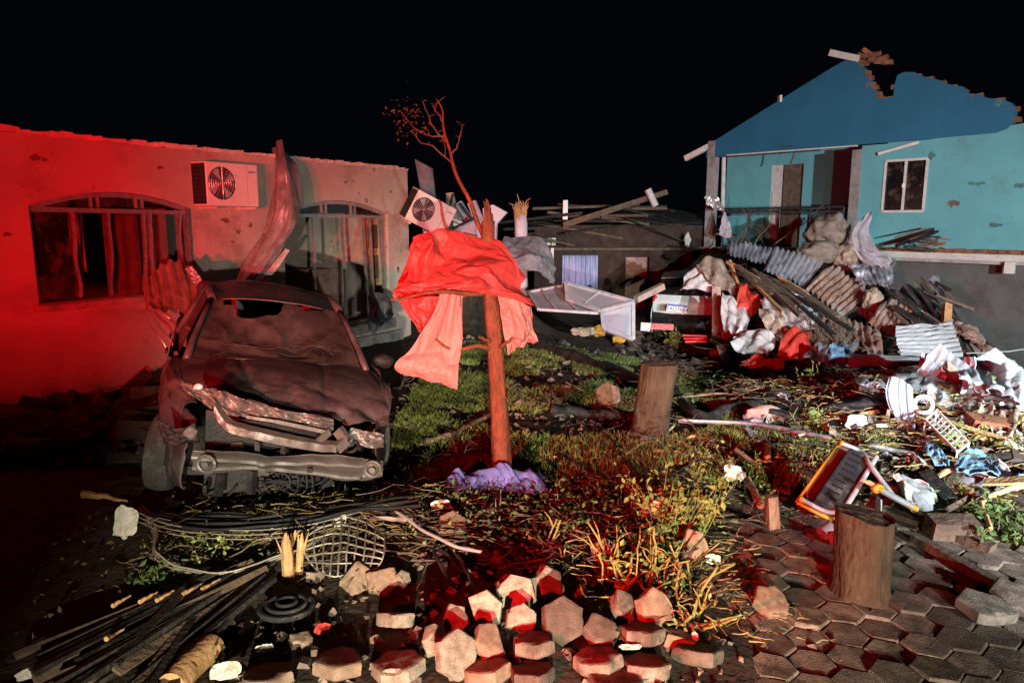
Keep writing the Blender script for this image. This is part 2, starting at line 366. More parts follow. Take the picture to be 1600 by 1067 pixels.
mat('tube_grey', (.42, .43, .44), .4, .3, var=.15, bump=.1, dirt=.5, dcol=(.17, .14, .11), dsc=9)
mat('yellow', (.50, .25, .02), .5, var=.2, bump=.1, dirt=.5, dcol=(.3, .16, .04), dsc=9)
mat('desk_board', (.15, .10, .075), .7, var=.25, sc=9, bump=.2, dirt=.4)
mat('slot_black', (.006, .006, .006), .8, bump=0)
mat('ribbed_blue', (.30, .40, .50), .55, .2, var=.2, sc=5, bump=.15, dirt=.6, dcol=(.16, .17, .18), dsc=5, dth=.52)
mat('fan_grille', (.035, .035, .037), .6, .2, var=.3, bump=.2)
mat('plate_white', (.75, .72, .72), .5, var=.05, bump=.05)
mat('plate_blue', (.03, .05, .45), .5, var=.05, bump=.05)
mat('print_black', (.012, .012, .012), .6, var=.05, bump=0)
mat('brown_wall', (.045, .025, .020), .9, var=.35, sc=3, bump=.5, bsc=30, dirt=.6, dcol=(.06, .04, .035))
mat('green_sac', (.20, .48, .05), .5, var=.3, bump=.3)

def lens(key, col, st):
    m = bpy.data.materials.new(key); m.use_nodes = True; b = m.node_tree.nodes['Principled BSDF']; b.inputs['Base Color'].default_value = (*col, 1); b.inputs['Emission Color'].default_value = (*col, 1); b.inputs['Emission Strength'].default_value = st; b.inputs['Roughness'].default_value = .2; MT[key] = m
lens('lit_red', (1, .01, .015), 3.)

def specks(key, scale, thr, col, amt):
    nt = MT[key].node_tree; N = nt.nodes; L = nt.links; b = N['Principled BSDF']; src = b.inputs['Base Color'].links[0].from_socket
    tc = N.new('ShaderNodeTexCoord'); cur = src
    for sc, th, k in ((scale, thr, amt), (scale * .28, thr * .8, amt * .8)):
        v = N.new('ShaderNodeTexVoronoi'); v.inputs['Scale'].default_value = sc; L.new(tc.outputs['Object'], v.inputs['Vector'])
        n = N.new('ShaderNodeTexNoise'); n.inputs['Scale'].default_value = 1.1; n.inputs['Detail'].default_value = 3; L.new(tc.outputs['Object'], n.inputs['Vector'])
        r = N.new('ShaderNodeMapRange'); r.inputs[1].default_value = th; r.inputs[2].default_value = th * .6; r.inputs[3].default_value = 0; r.inputs[4].default_value = k; L.new(v.outputs['Distance'], r.inputs[0])
        r2 = N.new('ShaderNodeMapRange'); r2.inputs[1].default_value = .50; r2.inputs[2].default_value = .62; L.new(n.outputs['Fac'], r2.inputs[0])
        m = N.new('ShaderNodeMath'); m.operation = 'MULTIPLY'; L.new(r.outputs[0], m.inputs[0]); L.new(r2.outputs[0], m.inputs[1])
        x = N.new('ShaderNodeMix'); x.data_type = 'RGBA'; x.inputs[7].default_value = (*col, 1); L.new(m.outputs[0], x.inputs[0]); L.new(cur, x.inputs[6]); cur = x.outputs[2]
    L.new(cur, b.inputs['Base Color'])
specks('plaster', 8.5, .16, (.15, .10, .075), .85)
specks('teal_paint', 7, .12, (.12, .16, .13), .8)
specks('grey_render', 5, .09, (.3, .29, .27), .7)
specks('blue_paint', 4, .06, (.16, .26, .32), .7)

specks('paver_pale', 60, .2, (.10, .075, .05), .8)
specks('paver_red', 60, .2, (.09, .06, .04), .7)
mat('screen_frame', (.42, .38, .42), .5, var=.15, sc=5, bump=.1, dirt=.6, dcol=(.15, .11, .11), dsc=6)
def smoke_mat():
    m = bpy.data.materials.new('smoke'); m.use_nodes = True; nt = m.node_tree; nt.nodes.clear(); o = nt.nodes.new('ShaderNodeOutputMaterial'); v = nt.nodes.new('ShaderNodeVolumePrincipled')
    v.inputs['Color'].default_value = (.8, .78, .76, 1); tc = nt.nodes.new('ShaderNodeTexCoord'); n = nt.nodes.new('ShaderNodeTexNoise'); n.inputs['Scale'].default_value = 1.6; n.inputs['Detail'].default_value = 4
    mp = nt.nodes.new('ShaderNodeMapping'); mp.inputs['Scale'].default_value = (1, 1, 2.2); nt.links.new(tc.outputs['Object'], mp.inputs[0]); nt.links.new(mp.outputs[0], n.inputs[0])
    g = nt.nodes.new('ShaderNodeTexGradient'); g.gradient_type = 'SPHERICAL'; nt.links.new(tc.outputs['Object'], g.inputs[0])
    r = nt.nodes.new('ShaderNodeMapRange'); r.inputs[1].default_value = .46; r.inputs[2].default_value = .75; r.inputs[4].default_value = 1.0; nt.links.new(n.outputs['Fac'], r.inputs[0])
    mu = nt.nodes.new('ShaderNodeMath'); mu.operation = 'MULTIPLY'; nt.links.new(r.outputs[0], mu.inputs[0]); nt.links.new(g.outputs['Fac'], mu.inputs[1])
    m2 = nt.nodes.new('ShaderNodeMath'); m2.operation = 'MULTIPLY'; m2.inputs[1].default_value = 2.2; nt.links.new(mu.outputs[0], m2.inputs[0]); nt.links.new(m2.outputs[0], v.inputs['Density'])
    nt.links.new(v.outputs[0], o.inputs['Volume']); MT['smoke'] = m
smoke_mat()

specks('stump_bark', 30, .14, (.19, .13, .09), .6)
# ------------------------------------------------------------------ ground
def axis(lo, hi, st, far):
    a = [lo + i * st for i in range(int((hi - lo) / st) + 1)]
    s = st; x = a[0]; L = []
    while x > -far: s *= 1.35; x -= s; L.append(x)
    s = st; x = a[-1]; Rr = []
    while x < far: s *= 1.35; x += s; Rr.append(x)
    return L[::-1] + a + Rr
def build_ground():
    X = axis(-7.5, 10.5, .075, 160); Y = axis(1.2, 19, .075, 260)
    vs = []
    for y in Y:
        for x in X:
            z = hgt(x, y)
            vs.append((x, y, z))
    w = len(X); fs = [(j * w + i, j * w + i + 1, (j + 1) * w + i + 1, (j + 1) * w + i) for j in range(len(Y) - 1) for i in range(w - 1)]
    o = MB().add(vs, fs).build('ground', 'soil', smooth=True, org=(0, 0, 0)); o['kind'] = 'structure'
build_ground()

# ------------------------------------------------------------------ hexagonal concrete pavers
def hex_mesh(name, r, th, matk, seed, chip=.0, matk2=None):
    rnd = random.Random(seed); bm = bmesh.new()
    pts = []
    cut = rnd.randrange(6) if chip else -1
    for k in range(6):
        a = math.pi / 6 + k * math.pi / 3
        for t in (0., .5):
            p = Vector((math.cos(a), math.sin(a), 0)).lerp(Vector((math.cos(a + math.pi / 3), math.sin(a + math.pi / 3), 0)), t) * r
            p *= 1 + rnd.uniform(-.035, .012)
            if chip and k == cut: p *= rnd.uniform(1 - chip, 1 - chip * .4)
            pts.append(p)
    bev = .006
    rings = [(0, 1.), (th - bev, 1.), (th, 1 - bev / r * 1.3)]
    vs = [[bm.verts.new((p.x * s, p.y * s, z + rnd.uniform(-.0015, .0015) - .0)) for p in pts] for z, s in rings]
    n = len(pts)
    bm.faces.new(vs[0][::-1])
    for a, b in zip(vs, vs[1:]):
        for i in range(n): bm.faces.new((a[i], a[(i + 1) % n], b[(i + 1) % n], b[i]))
    c = bm.verts.new((0, 0, th + rnd.uniform(-.004, .003)))
    for i in range(n): bm.faces.new((vs[2][i], vs[2][(i + 1) % n], c))
    me = bpy.data.meshes.new(name); bm.to_mesh(me); bm.free(); me.materials.append(MT[matk]); return me
def rough_hex(name, r, th, matk, seed, chip):
    rnd = random.Random(seed); so = Vector((seed * 3.7, seed * 1.3, 0)); K = 4; pts = []; cut = rnd.randrange(6)
    for k in range(6):
        a = math.pi / 6 + k * math.pi / 3
        for t in range(K):
            p = Vector((math.cos(a), math.sin(a), 0)).lerp(Vector((math.cos(a + math.pi / 3), math.sin(a + math.pi / 3), 0)), t / K) * r
            if chip:
                d = p.dot(Vector((math.cos(cut * 1.047 + .5), math.sin(cut * 1.047 + .5), 0))); lim = r * (1 - chip * 1.6)
                if d > lim: p -= Vector((math.cos(cut * 1.047 + .5), math.sin(cut * 1.047 + .5), 0)) * (d - lim) * .97
            pts.append(p)
    n = len(pts); b = .012
    rings = [(.0, .90), (b, 1.), (th * .5, 1.), (th - b, 1.), (th - b * .3, 1 - b * .5 / r), (th, 1 - b * 1.4 / r), (th, .72), (th, .38)]
    vs = []
    for z, s in rings:
        for p in pts:
            q = Vector((p.x * s, p.y * s, z)); w = noise.noise(q * 22 + so) * .004 + noise.noise(q * 60 + so) * .002; c = noise.noise(q * 13 + so * 2)
            if s > .8:
                q.x *= 1 + (w - max(0, c - .28) * .05) / r; q.y *= 1 + (w - max(0, c - .28) * .05) / r
            q.z += w * 1.1 - (max(0, c - .25) * .05 if z > th * .7 and s > .8 else 0)
            vs.append(q)
    vs += [Vector((0, 0, th)), Vector((0, 0, 0))]; m = len(rings); fs = []
    for i in range(m - 1):
        for j in range(n): fs.append((i * n + j, i * n + (j + 1) % n, (i + 1) * n + (j + 1) % n, (i + 1) * n + j))
    for j in range(n): fs.append(((m - 1) * n + j, (m - 1) * n + (j + 1) % n, m * n)); fs.append(((j + 1) % n, j, m * n + 1))
    me = bpy.data.meshes.new(name); me.from_pydata(vs, [], fs); me.materials.append(MT[matk]); me.polygons.foreach_set('use_smooth', [True] * len(me.polygons)); me.set_sharp_from_angle(angle=R(32)); return me
HEX = [hex_mesh('paver', .118, .07, 'paver', i) for i in range(7)]
def build_pavement():
    vs = [(.95, 1.3, -.05), (9, 1.3, -.05), (9, 5.4, -.05), (5.2, 5.7, -.05), (1.5, 5.3, -.05), (.95, 4.3, -.05)]
    o = MB().add(vs, [tuple(range(6))]).build('pavement', 'soil', org=(0, 0, 0)); o['kind'] = 'structure'
    fl = .118 * math.sqrt(3) + .002; rnd = random.Random(3); ang = R(12); C = []
    for j in range(-4, 40):
        for i in range(-12, 44):
            x0 = i * fl + (j % 2) * fl / 2; y0 = j * fl * .866
            x = .9 + x0 * math.cos(ang) - y0 * math.sin(ang); y = 2.1 + x0 * math.sin(ang) + y0 * math.cos(ang)
            edge = .98 + .22 * nz((y * 1.3, 3, 0)) + max(0, y - 4.2) * .35
            if x < edge or y > 5.15 + .3 * nz((x, 8, 1)) + .05 * x or x > 5.0 or y < 2.2: continue
            C.append((x, y))
    C.sort(key=lambda c: (c[0] / c[1] > .78, c[1])); rest = MB()
    for n, (x, y) in enumerate(C):
        loc = Vector((x + rnd.uniform(-.005, .005), y + rnd.uniform(-.005, .005), -.068 + rnd.uniform(-.011, .008) + .018 * nz((x * 2, y * 2, 0)))); rot = Euler((rnd.gauss(0, .03), rnd.gauss(0, .03), ang + rnd.gauss(0, .03) + math.pi / 3 * rnd.randrange(6)))
        p = HEX[rnd.randrange(7)]
        if n < 295:
            q = bpy.data.objects.new('paver', p); COL.objects.link(q); q.parent = o; q.location = loc; q.rotation_euler = rot
            q.scale = (rnd.uniform(.985, 1.008), rnd.uniform(.985, 1.008), 1)
        else:
            m = Matrix.Translation(loc) @ rot.to_matrix().to_4x4(); rest.add([m @ v.co for v in p.vertices], [list(f.vertices) for f in p.polygons])
    if rest.v: r = rest.build('far_pavers', 'paver', o); r['kind'] = 'stuff'
build_pavement()

# ------------------------------------------------------------------ left house
def lw(s, z, d=0.): p = LA + LE * s + LN * d; return Vector((p.x, p.y, z))
def lp(px, py, d=0.): return WL(px, py, LA, LE, d, LN)
def wall_spans(mb, P, spans, th, nrm):
    """spans: (s0,s1,lo0,lo1,hi0,hi1,left_side,right_side); P(s,z,d)"""
    for s0, s1, a0, a1, b0, b1, l, r in spans:
        v = [P(s0, a0, 0), P(s1, a1, 0), P(s1, b1, 0), P(s0, b0, 0), P(s0, a0, -th), P(s1, a1, -th), P(s1, b1, -th), P(s0, b0, -th)]
        f = [(0, 1, 2, 3), (7, 6, 5, 4), (3, 2, 6, 7), (1, 0, 4, 5)]
        if l: f.append((0, 3, 7, 4))
        if r: f.append((2, 1, 5, 6))
        mb.add(v, f)
def build_left_house():
    t = empty('plastered_house', lw(3, 0), 'roofless pale plastered house with two broken arched windows, left side', 'house')
    TOP = 2.92; S0, S1 = -3.2, 6.63; TH = .17
    W1 = [lp(44, 320), lp(298, 328)]; W2 = [lp(441, 331), lp(606, 336)]
    ops = []
    for (a, b), sill, rise in ((W1, lp(44, 478)[1], .17), (W2, .42, .20)):
        ops.append((a[0], b[0], sill, (a[1] + b[1]) / 2, rise))
    def arch(o, s): k = (s - o[0]) / (o[1] - o[0]) * 2 - 1; return o[3] + o[4] * (1 - k * k)
    spans = []; cur = S0
    for o in ops:
        spans.append((cur, o[0], -.6, -.6, TOP, TOP, cur == S0, True))
        spans.append((o[0], o[1], -.6, -.6, o[2], o[2], False, False))
        n = 16
        for i in range(n):
            a = o[0] + (o[1] - o[0]) * i / n; b = o[0] + (o[1] - o[0]) * (i + 1) / n
            spans.append((a, b, arch(o, a), arch(o, b), TOP, TOP, False, False))
        cur = o[1]
    spans.append((cur, S1, -.6, -.6, TOP, TOP, True, True))
    # left jambs
    mb = MB(); wall_spans(mb, lw, spans, TH, LN)
    wl = mb.build('wall', 'plaster', t)
    # ragged top course left where the roof was torn off
    mb = MB(); s = S0; rnd = random.Random(5)
    while s < S1 - .05:
        L = rnd.uniform(.05, .16); e = min(s + L, S1)
        h = .035 + .03 * nz((s * 3, 1, 0)) + rnd.uniform(0, .02)
        mb.box(lw((s + e) / 2, TOP + h / 2, -TH / 2 + rnd.uniform(.005, .02)), (TH + .02, (e - s) - .002, h), Matrix.Rotation(math.atan2(LE.y, LE.x) - math.pi / 2, 3, 'Z'), jit=.007); s = e
    mb.build('torn_wall_top', 'coping', t)
    # plinth and step
    MB().box(lw(1.5, -.05, .03), (.10, 9.6, .42), Matrix.Rotation(math.atan2(LE.y, LE.x) - math.pi / 2, 3, 'Z')).build('plinth', 'concrete', t)
    RZ = Matrix.Rotation(math.atan2(LE.y, LE.x) - math.pi / 2, 3, 'Z')
    MB().box(lw((ops[1][0] + ops[1][1]) / 2 + .1, .33, .09), (.26, 1.9, .16), RZ, jit=.008).build('window_sill', 'concrete', t)
    MB().box(lw((ops[0][0] + ops[0][1]) / 2, ops[0][2] - .04, .03), (.22, 2.0, .07), RZ, jit=.006).build('window_sill', 'concrete', t)
    # plaster knocked off by flying wreckage
    for k, (px, py, w, h) in enumerate(((56, 246, .10, .05), (70, 250, .05, .03), (352, 345, .10, .05), (372, 362, .07, .05), (392, 352, .05, .06), (364, 378, .05, .03), (610, 300, .05, .03), (540, 285, .06, .03), (12, 366, .06, .04), (622, 420, .05, .09), (250, 262, .08, .03))):
        s0, z0 = lp(px, py); pts = []
        for i in range(16):
            a = 2 * math.pi * i / 16; k2 = 1 + .7 * nz((math.cos(a) * 1.8 + k * 4, math.sin(a) * 1.8, k)); pts.append(lw(s0 + math.cos(a) * w * .6 * k2, z0 + math.sin(a) * h * .6 * k2, .004))
        MB().prism(pts, (-LN.x * .006, -LN.y * .006, 0)).build('plaster_scar', 'scar', t)
    # other walls, inside
    def quad(name, pts, th, m):
        a, b, c, d = [Vector(p) for p in pts]; n = (b - a).cross(d - a).normalized() * th
        MB().prism([a, b, c, d], n).build(name, m, t)
    quad('end_wall', [lw(S1, -.6, -TH - .01), lw(S1, -.6, -6), lw(S1, 2.7, -6), lw(S1, 2.9, -TH - .01)], -.15, 'plaster')
    quad('end_wall', [lw(S0, -.6, -TH - .01), lw(S0, -.6, -6), lw(S0, 2.7, -6), lw(S0, 2.9, -TH - .01)], .15, 'plaster')
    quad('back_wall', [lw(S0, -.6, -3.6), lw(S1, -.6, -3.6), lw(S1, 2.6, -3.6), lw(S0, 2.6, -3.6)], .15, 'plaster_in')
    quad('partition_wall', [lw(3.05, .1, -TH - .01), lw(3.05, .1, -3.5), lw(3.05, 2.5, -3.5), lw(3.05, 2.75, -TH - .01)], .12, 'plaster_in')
    quad('room_floor', [lw(S0, .1, -TH - .01), lw(S1 - .2, .1, -TH - .01), lw(S1 - .2, .1, -3.5), lw(S0, .1, -3.5)], -.1, 'concrete')
    # framed whiteboard, wooden door leaf seen inside
    # ---- windows
    def frame(o, mulls, bent, name):
        w = MB(); dp = -.07; bw = .045
        pts = [(o[0] + .02, o[2] + .02), (o[0] + .02, o[3])]
        n = 12
        for i in range(1, n): s = o[0] + (o[1] - o[0]) * i / n; pts.append((s, arch(o, s) - .03))
        pts += [(o[1] - .02, o[3]), (o[1] - .02, o[2] + .02)]
        for (a, b) in zip(pts, pts[1:]): w.bar(lw(a[0], a[1], dp), lw(b[0], b[1], dp), .05, bw, up=(LN.x, LN.y, 0))
        w.bar(lw(o[0] + .03, o[3] - .03, dp), lw(o[1] - .03, o[3] - .05, dp), .05, .05, up=(LN.x, LN.y, 0))
        fr = w.build(name, 'alu', t)
        for fs in (.36, .40, .64, .68):
            s = o[0] + (o[1] - o[0]) * fs
            MB().bar(lw(s, o[3] - .005, dp + .003), lw(s, arch(o, s) - .05, dp + .003), .03, .03, up=(LN.x, LN.y, 0)).build('transom_bar', 'alu', fr)
        for a, b in ((.03, .35), (.41, .63), (.69, .97)):
            pp = []
            m = 6
            for i in range(m + 1): s = o[0] + (o[1] - o[0]) * (a + (b - a) * i / m); pp.append((s, arch(o, s) - .055))
            if pp[0][1] < o[3] + .02: pp[0] = (pp[0][0], o[3] + .012)
            if pp[-1][1] < o[3] + .02: pp[-1] = (pp[-1][0], o[3] + .012)
            poly = [lw(pp[0][0], o[3] + .005, dp)] + [lw(s, z, dp) for s, z in pp] + [lw(pp[-1][0], o[3] + .005, dp)]
            MB().prism(poly, (LN.x * -.006, LN.y * -.006, 0)).build('transom_pane', 'glass_dark', fr)
        for k, (fs, ft, w2) in enumerate(mulls):
            s0 = o[0] + (o[1] - o[0]) * fs; s1 = o[0] + (o[1] - o[0]) * ft; P = []
            for i in range(9):
                u = i / 8; P.append(lw(s0 + (s1 - s0) * u + bent * nz((k * 3.3, u * 3, 1)), o[3] - .05 + (o[2] + .03 - o[3] + .05) * u, dp + bent * 1.6 * nz((k * 5.1, u * 2.5, 7))))
            q = MB()
            for a, b in zip(P, P[1:]): q.bar(a, b, .03, w2, up=(LN.x, LN.y, 0))
            q.build('mullion', 'alu', fr)
        return fr
    f1 = frame(ops[0], [(.25, .25, .035), (.46, .44, .04), (.70, .66, .035), (.74, .70, .035), (.95, .90, .04)], .03, 'arched_window_frame')
    f2 = frame(ops[1], [(.28, .28, .04), (.55, .56, .05), (.77, .78, .04), (.84, .84, .04), (.955, .97, .04)], .02, 'arched_window_frame')
    o = ops[0]; s = lambda k: o[0] + (o[1] - o[0]) * k
    MB().prism([lw(s(.02), o[2] + .05, -.09), lw(s(.24), o[2] + .05, -.09), lw(s(.24), o[3] - .06, -.09), lw(s(.02), o[3] - .06, -.09)], (LN.x * -.006, LN.y * -.006, 0)).build('window_pane', 'glass_dark', f1)
    MB().sheet(lambda u, v: lw(s(.45) + (s(.68) - s(.45)) * u, o[2] + (o[3] - .07 - o[2]) * v, -.16 + .008 * math.sin(u * 17) + .01 * nz((u * 3, v * 2, 1))), 40, 12, .006).build('curtain', 'panel_dark', t, smooth=True)  # plain dark panel added to fill the middle of the window
    MB().sheet(lambda u, v: lw(s(.26) + (s(.34) - s(.26)) * u, o[2] + .3 + (o[3] - .37 - o[2]) * v, -.22 + .02 * math.sin(u * 20)), 20, 6, .006).build('curtain', 'plaster_in', t, smooth=True)
    o = ops[1]
    # things inside the right hand room
    def inpl(px, py, d): return lp(px, py, d)
    bd = -2.6
    a = lp(497, 372, bd); b = lp(551, 421, bd)
    r = empty('framed_board', lw((a[0] + b[0]) / 2, b[1], bd), 'pale framed board seen through the right arched window', 'board')
    MB().prism([lw(a[0], b[1], bd), lw(b[0], b[1], bd), lw(b[0], a[1], bd), lw(a[0], a[1], bd)], (LN.x * -.02, LN.y * -.02, 0)).build('sheet', 'paper', r)
    q = MB()
    for (x0, z0), (x1, z1) in (((a[0], b[1]), (b[0], b[1])), ((b[0], b[1]), (b[0], a[1])), ((b[0], a[1]), (a[0], a[1])), ((a[0], a[1]), (a[0], b[1]))):
        q.bar(lw(x0, z0, bd + .01), lw(x1, z1, bd + .01), .05, .05, up=(LN.x, LN.y, 0))
    q.build('frame', 'alu', r)
    a = lp(570, 342, -.6); b = lp(597, 492, -.6)
    d = MB().prism([lw(a[0], b[1], -.6), lw(b[0], b[1], -.6), lw(b[0], a[1], -.6), lw(a[0], a[1], -.6)], (LN.x * -.04, LN.y * -.04, 0)).build('door_leaf', 'wood_raw', t)
    for k in range(3):
        z0 = b[1] + (a[1] - b[1]) * (.08 + .31 * k); z1 = z0 + (a[1] - b[1]) * .24
        MB().prism([lw(a[0] + .05, z0, -.585), lw(b[0] - .05, z0, -.585), lw(b[0] - .05, z1, -.585), lw(a[0] + .05, z1, -.585)], (LN.x * -.012, LN.y * -.012, 0)).build('door_panel', 'wood_old', d)
    a = lp(487, 422, -1.6); b = lp(560, 480, -1.6)
    MB().box(lw((a[0] + b[0]) / 2, (a[1] + .1) / 2, -1.8), (.45, (b[0] - a[0]), a[1] - .1), RZ).build('sideboard', 'wood_pink', None) and None
    sb = COL.objects['sideboard']; tag(sb, 'low wooden sideboard under the framed board inside the house', 'sideboard')
    return t
build_left_house()

# ------------------------------------------------------------------ air conditioners
def build_ac(label, M, tilt_bracket=False):
    """local: x right, y into wall, z up; casing .80 x .28 x .55"""
    t = empty('air_conditioner', M @ Vector((0, 0, 0)), label, 'air conditioner')
    w, d, h = .80, .27, .54
    bm = MB(); bm.box((0, -d / 2, h / 2), (w, d, h)); bm.xf(M); c = bm.build('casing', 'white_plastic', t)
    md = c.modifiers.new('bevel', 'BEVEL'); md.width = .014; md.segments = 3
    q = MB(); cx, cz, r = -.17, .28, .205
    n = 36
    ring = [(cx + math.cos(2 * math.pi * i / n) * r, -d - .004, cz + math.sin(2 * math.pi * i / n) * r) for i in range(n)]
    q.prism(ring, (0, .02, 0)); q.xf(M); g = q.build('fan_opening', 'fan_grille', t)
    q = MB()
    for k in range(1, 7):
        rr = r * k / 6.2
        q.tube([(cx + math.cos(2 * math.pi * i / 24) * rr, -d - .010, cz + math.sin(2 * math.pi * i / 24) * rr) for i in range(25)], .0032, 4, cap=False)
    for k in range(12):
        a = math.pi * 2 * k / 12; q.tube([(cx, -d - .012, cz), (cx + math.cos(a) * r, -d - .012, cz + math.sin(a) * r)], .003, 4)
    q.xf(M); q.build('fan_guard', 'alu', t)
    q = MB()
    for k in range(4):
        a = k * math.pi / 2 + .4
        q.prism([(cx + math.cos(a + s) * rr, -d - .0055, cz + math.sin(a + s) * rr) for s, rr in ((0, .03), (-.15, .19), (.45, .19))], (0, .001, 0))
    q.xf(M); q.build('fan_blades', 'plastic_grey', t)
    q = MB()
    for k in range(9): q.box((-w / 2 - .004, -d / 2, .06 + k * .05), (.008, d * .8, .03))
    q.xf(M); q.build('side_louvres', 'dark_metal', t)
    MB().box((-w / 2 - .002, -d / 2, h / 2), (.006, d * .92, h * .92)).xf(M).build('side_panel', 'fan_grille', t)  # black plate standing in for the shade on this side of the casing
    q = MB(); q.box((.30, -d - .002, .44), (.12, .004, .025)); q.xf(M); q.build('maker_label', 'plastic_grey', t)
    q = MB(); q.box((.22, -d - .0015, .28), (.006, .003, .5)); q.xf(M); q.build('panel_seam', 'plastic_grey', t)
    for s in (-.3, .3):
        q = MB(); q.bar((s, .02, -.02), (s, -d - .03, -.02), .035, .03); q.bar((s, .02, -.02), (s, .02, .3), .035, .012); q.xf(M); q.build('bracket', 'white_trim', t)
    return t
def wallM(s, z, d=0.02):
    m = Matrix.Identity(4); p = lw(s, z, d)
    x = Vector((LE.x, LE.y, 0)); y = Vector((-LN.x, -LN.y, 0))
    for i in range(3): m[i][0] = x[i]; m[i][1] = y[i]; m[i][2] = (0, 0, 1)[i]; m[i][3] = p[i]
    return m
_a = lp(325, 322, .29); _b = lp(405, 323, .29)
build_ac('white air conditioner with round fan fixed level on the plaster wall', wallM((_a[0] + _b[0]) / 2 , (_a[1] + _b[1]) / 2, .02))
_m = wallM(6.35, 1.98, .42) @ Euler((R(14), R(24), R(-24))).to_matrix().to_4x4()
build_ac('dented white air conditioner hanging tilted at the corner of the house', _m)

# ------------------------------------------------------------------ blue house
def bw(s, z, d=0.): p = BA + BE * s + BN * d; return Vector((p.x, p.y, z))
def bp(px, py, d=0.): return WL(px, py, BA, BE, d, BN)
def build_blue_house():
    t = empty('blue_gabled_house', bw(4, -1.2), 'two storey turquoise house with broken dark blue gable, right side', 'house')
    BV = Vector((BN.x, BN.y, 0))
    # gable
    gp = [(1103, 247), (1104, 228), (1200, 168), (1300, 106), (1318, 96), (1336, 91), (1342, 101), (1350, 106), (1352, 118), (1359, 124), (1360, 135), (1367, 141), (1369, 152), (1376, 155),
          (1396, 151), (1397, 136), (1402, 118), (1412, 113), (1428, 113), (1440, 119), (1470, 126), (1478, 131), (1505, 136), (1512, 146), (1532, 148), (1540, 153), (1566, 156), (1580, 161), (1587, 172), (1584, 192), (1572, 202), (1554, 208), (1400, 222), (1250, 233)]
    poly = [bw(*bp(*q)) for q in gp]
    MB().prism(poly, -BV * .16).build('gable', 'blue_paint', t)
    # raw bricks along the torn edge
    edge = [(1336, 91), (1350, 106), (1352, 118), (1359, 124), (1360, 135), (1367, 141), (1369, 152), (1376, 155), (1396, 151), (1402, 118), (1440, 119), (1478, 131), (1512, 146), (1540, 153), (1580, 161), (1586, 178), (1584, 192)]
    rnd = random.Random(4); RZ = Matrix.Rotation(math.atan2(BE.y, BE.x), 3, 'Z')
    bm = MB().box((0, 0, 0), (.19, .14, .09), jit=.008).build('brick', 'brick', None, org=(0, 0, 0)); bm.parent = t
    first = True; me = bm.data
    zoff = Vector(t['_w'])
    for a, b in zip(edge, edge[1:]):
        pa, pb = bw(*bp(*a)), bw(*bp(*b)); n = max(1, int((pb - pa).length / .24))
        for i in range(n):
            p = pa.lerp(pb, (i + .5) / n) - BV * .08 + Vector((0, 0, -.015 + rnd.uniform(-.02, .02)))
            o = bm if first else bpy.data.objects.new('brick', me)
            if not first: COL.objects.link(o); o.parent = t
            first = False; o.location = p - zoff; o.rotation_euler = (rnd.gauss(0, .08), rnd.gauss(0, .12), math.atan2(BE.y, BE.x) + rnd.gauss(0, .08))
    # a lump of brickwork at the broken ridge
    for px, py in ((1345, 88), (1356, 86), (1366, 84), (1378, 90), (1362, 94), (1372, 96), (1385, 97), (1348, 97), (1352, 80)):
        o = bpy.data.objects.new('brick', me); COL.objects.link(o); o.parent = t; o.location = bw(*bp(px, py)) - BV * .08 - zoff
        o.rotation_euler = (rnd.gauss(0, .15), rnd.gauss(0, .3), math.atan2(BE.y, BE.x) + rnd.gauss(0, .2))
    a, b = bw(*bp(1297, 83)), bw(*bp(1342, 92)); MB().bar(a, b, .12, .14, jit=.01).build('ridge_end', 'white_trim', t)
    a = bw(*bp(1219, 155)); MB().box(a, (.06, .1, .16), jit=.01).build('cable_insulator', 'white_trim', t)
    a, b = bw(*bp(1071, 248), .0), bw(*bp(1112, 226), -.05); MB().bar(a, b, .1, .14).build('eave_board', 'white_trim', t)
    # levels
    zs = bp(1500, 399)[1]
    S0 = bp(1110, 300)[0]; S1 = bp(1334, 300)[0]; SE = 9.6
    zt = bp(1345, 228)[1]
    # upper wall with window opening
    w0 = bp(1384, 252); w1 = bp(1449, 330); wl, wr = w0[0], bp(1449, 250)[0]; wt, wb_ = w0[1], w1[1]
    P = lambda s, z, d: bw(s, z, d - .03)
    mb = MB()
    sA = S1 + .1
    wall_spans(mb, P, [(sA, wl, zs, zs, zt, zt, True, True), (wl, wr, zs, zs, wb_, wb_, False, False), (wl, wr, wt, wt, zt + .02, zt + .02, False, False), (wr, SE, zs, zs, zt + .02, zt + .45, True, True)], .15, BN)
    mb.build('upper_wall', 'teal_paint', t)
    f = MB()
    for (a, b) in (((wl, wb_), (wr, wb_)), ((wl, wt), (wr, wt)), ((wl, wb_), (wl, wt)), ((wr, wb_), (wr, wt)), (((wl + wr) / 2, wb_), ((wl + wr) / 2, wt))):
        f.bar(bw(a[0], a[1], -.02), bw(b[0], b[1], -.02), .05, .045 if a[1] == b[1] and a[1] == wt else .028, up=(BN.x, BN.y, 0))
    fr = f.build('window_frame', 'white_trim', t)
    for k in (0, 1):
        a = wl + (wr - wl) * k / 2 + .02; b = a + (wr - wl) / 2 - .04
        MB().prism([bw(a, wb_ + .02, -.05), bw(b, wb_ + .02, -.05), bw(b, wt - .02, -.05), bw(a, wt - .02, -.05)], -BV * .006).build('window_pane', 'glass_dark', fr)
    MB().box(bw((wl + wr) / 2 - .02, (wt + wb_) / 2, .0), (.05, .04, .08)).build('latch', 'white_trim', fr)
    # columns
    for px in (1109, 1335):
        s = bp(px, 300)[0]; a = bw(s, zs - (1.9 if px < 1200 else .1), -.10); b = bw(s, bp(px, 236)[1] + (.25 if px < 1200 else .02), -.10)
        MB().bar(a, b, .21, .21, up=(BN.x, BN.y, 0), jit=.01).build('porch_column', 'concrete', t)
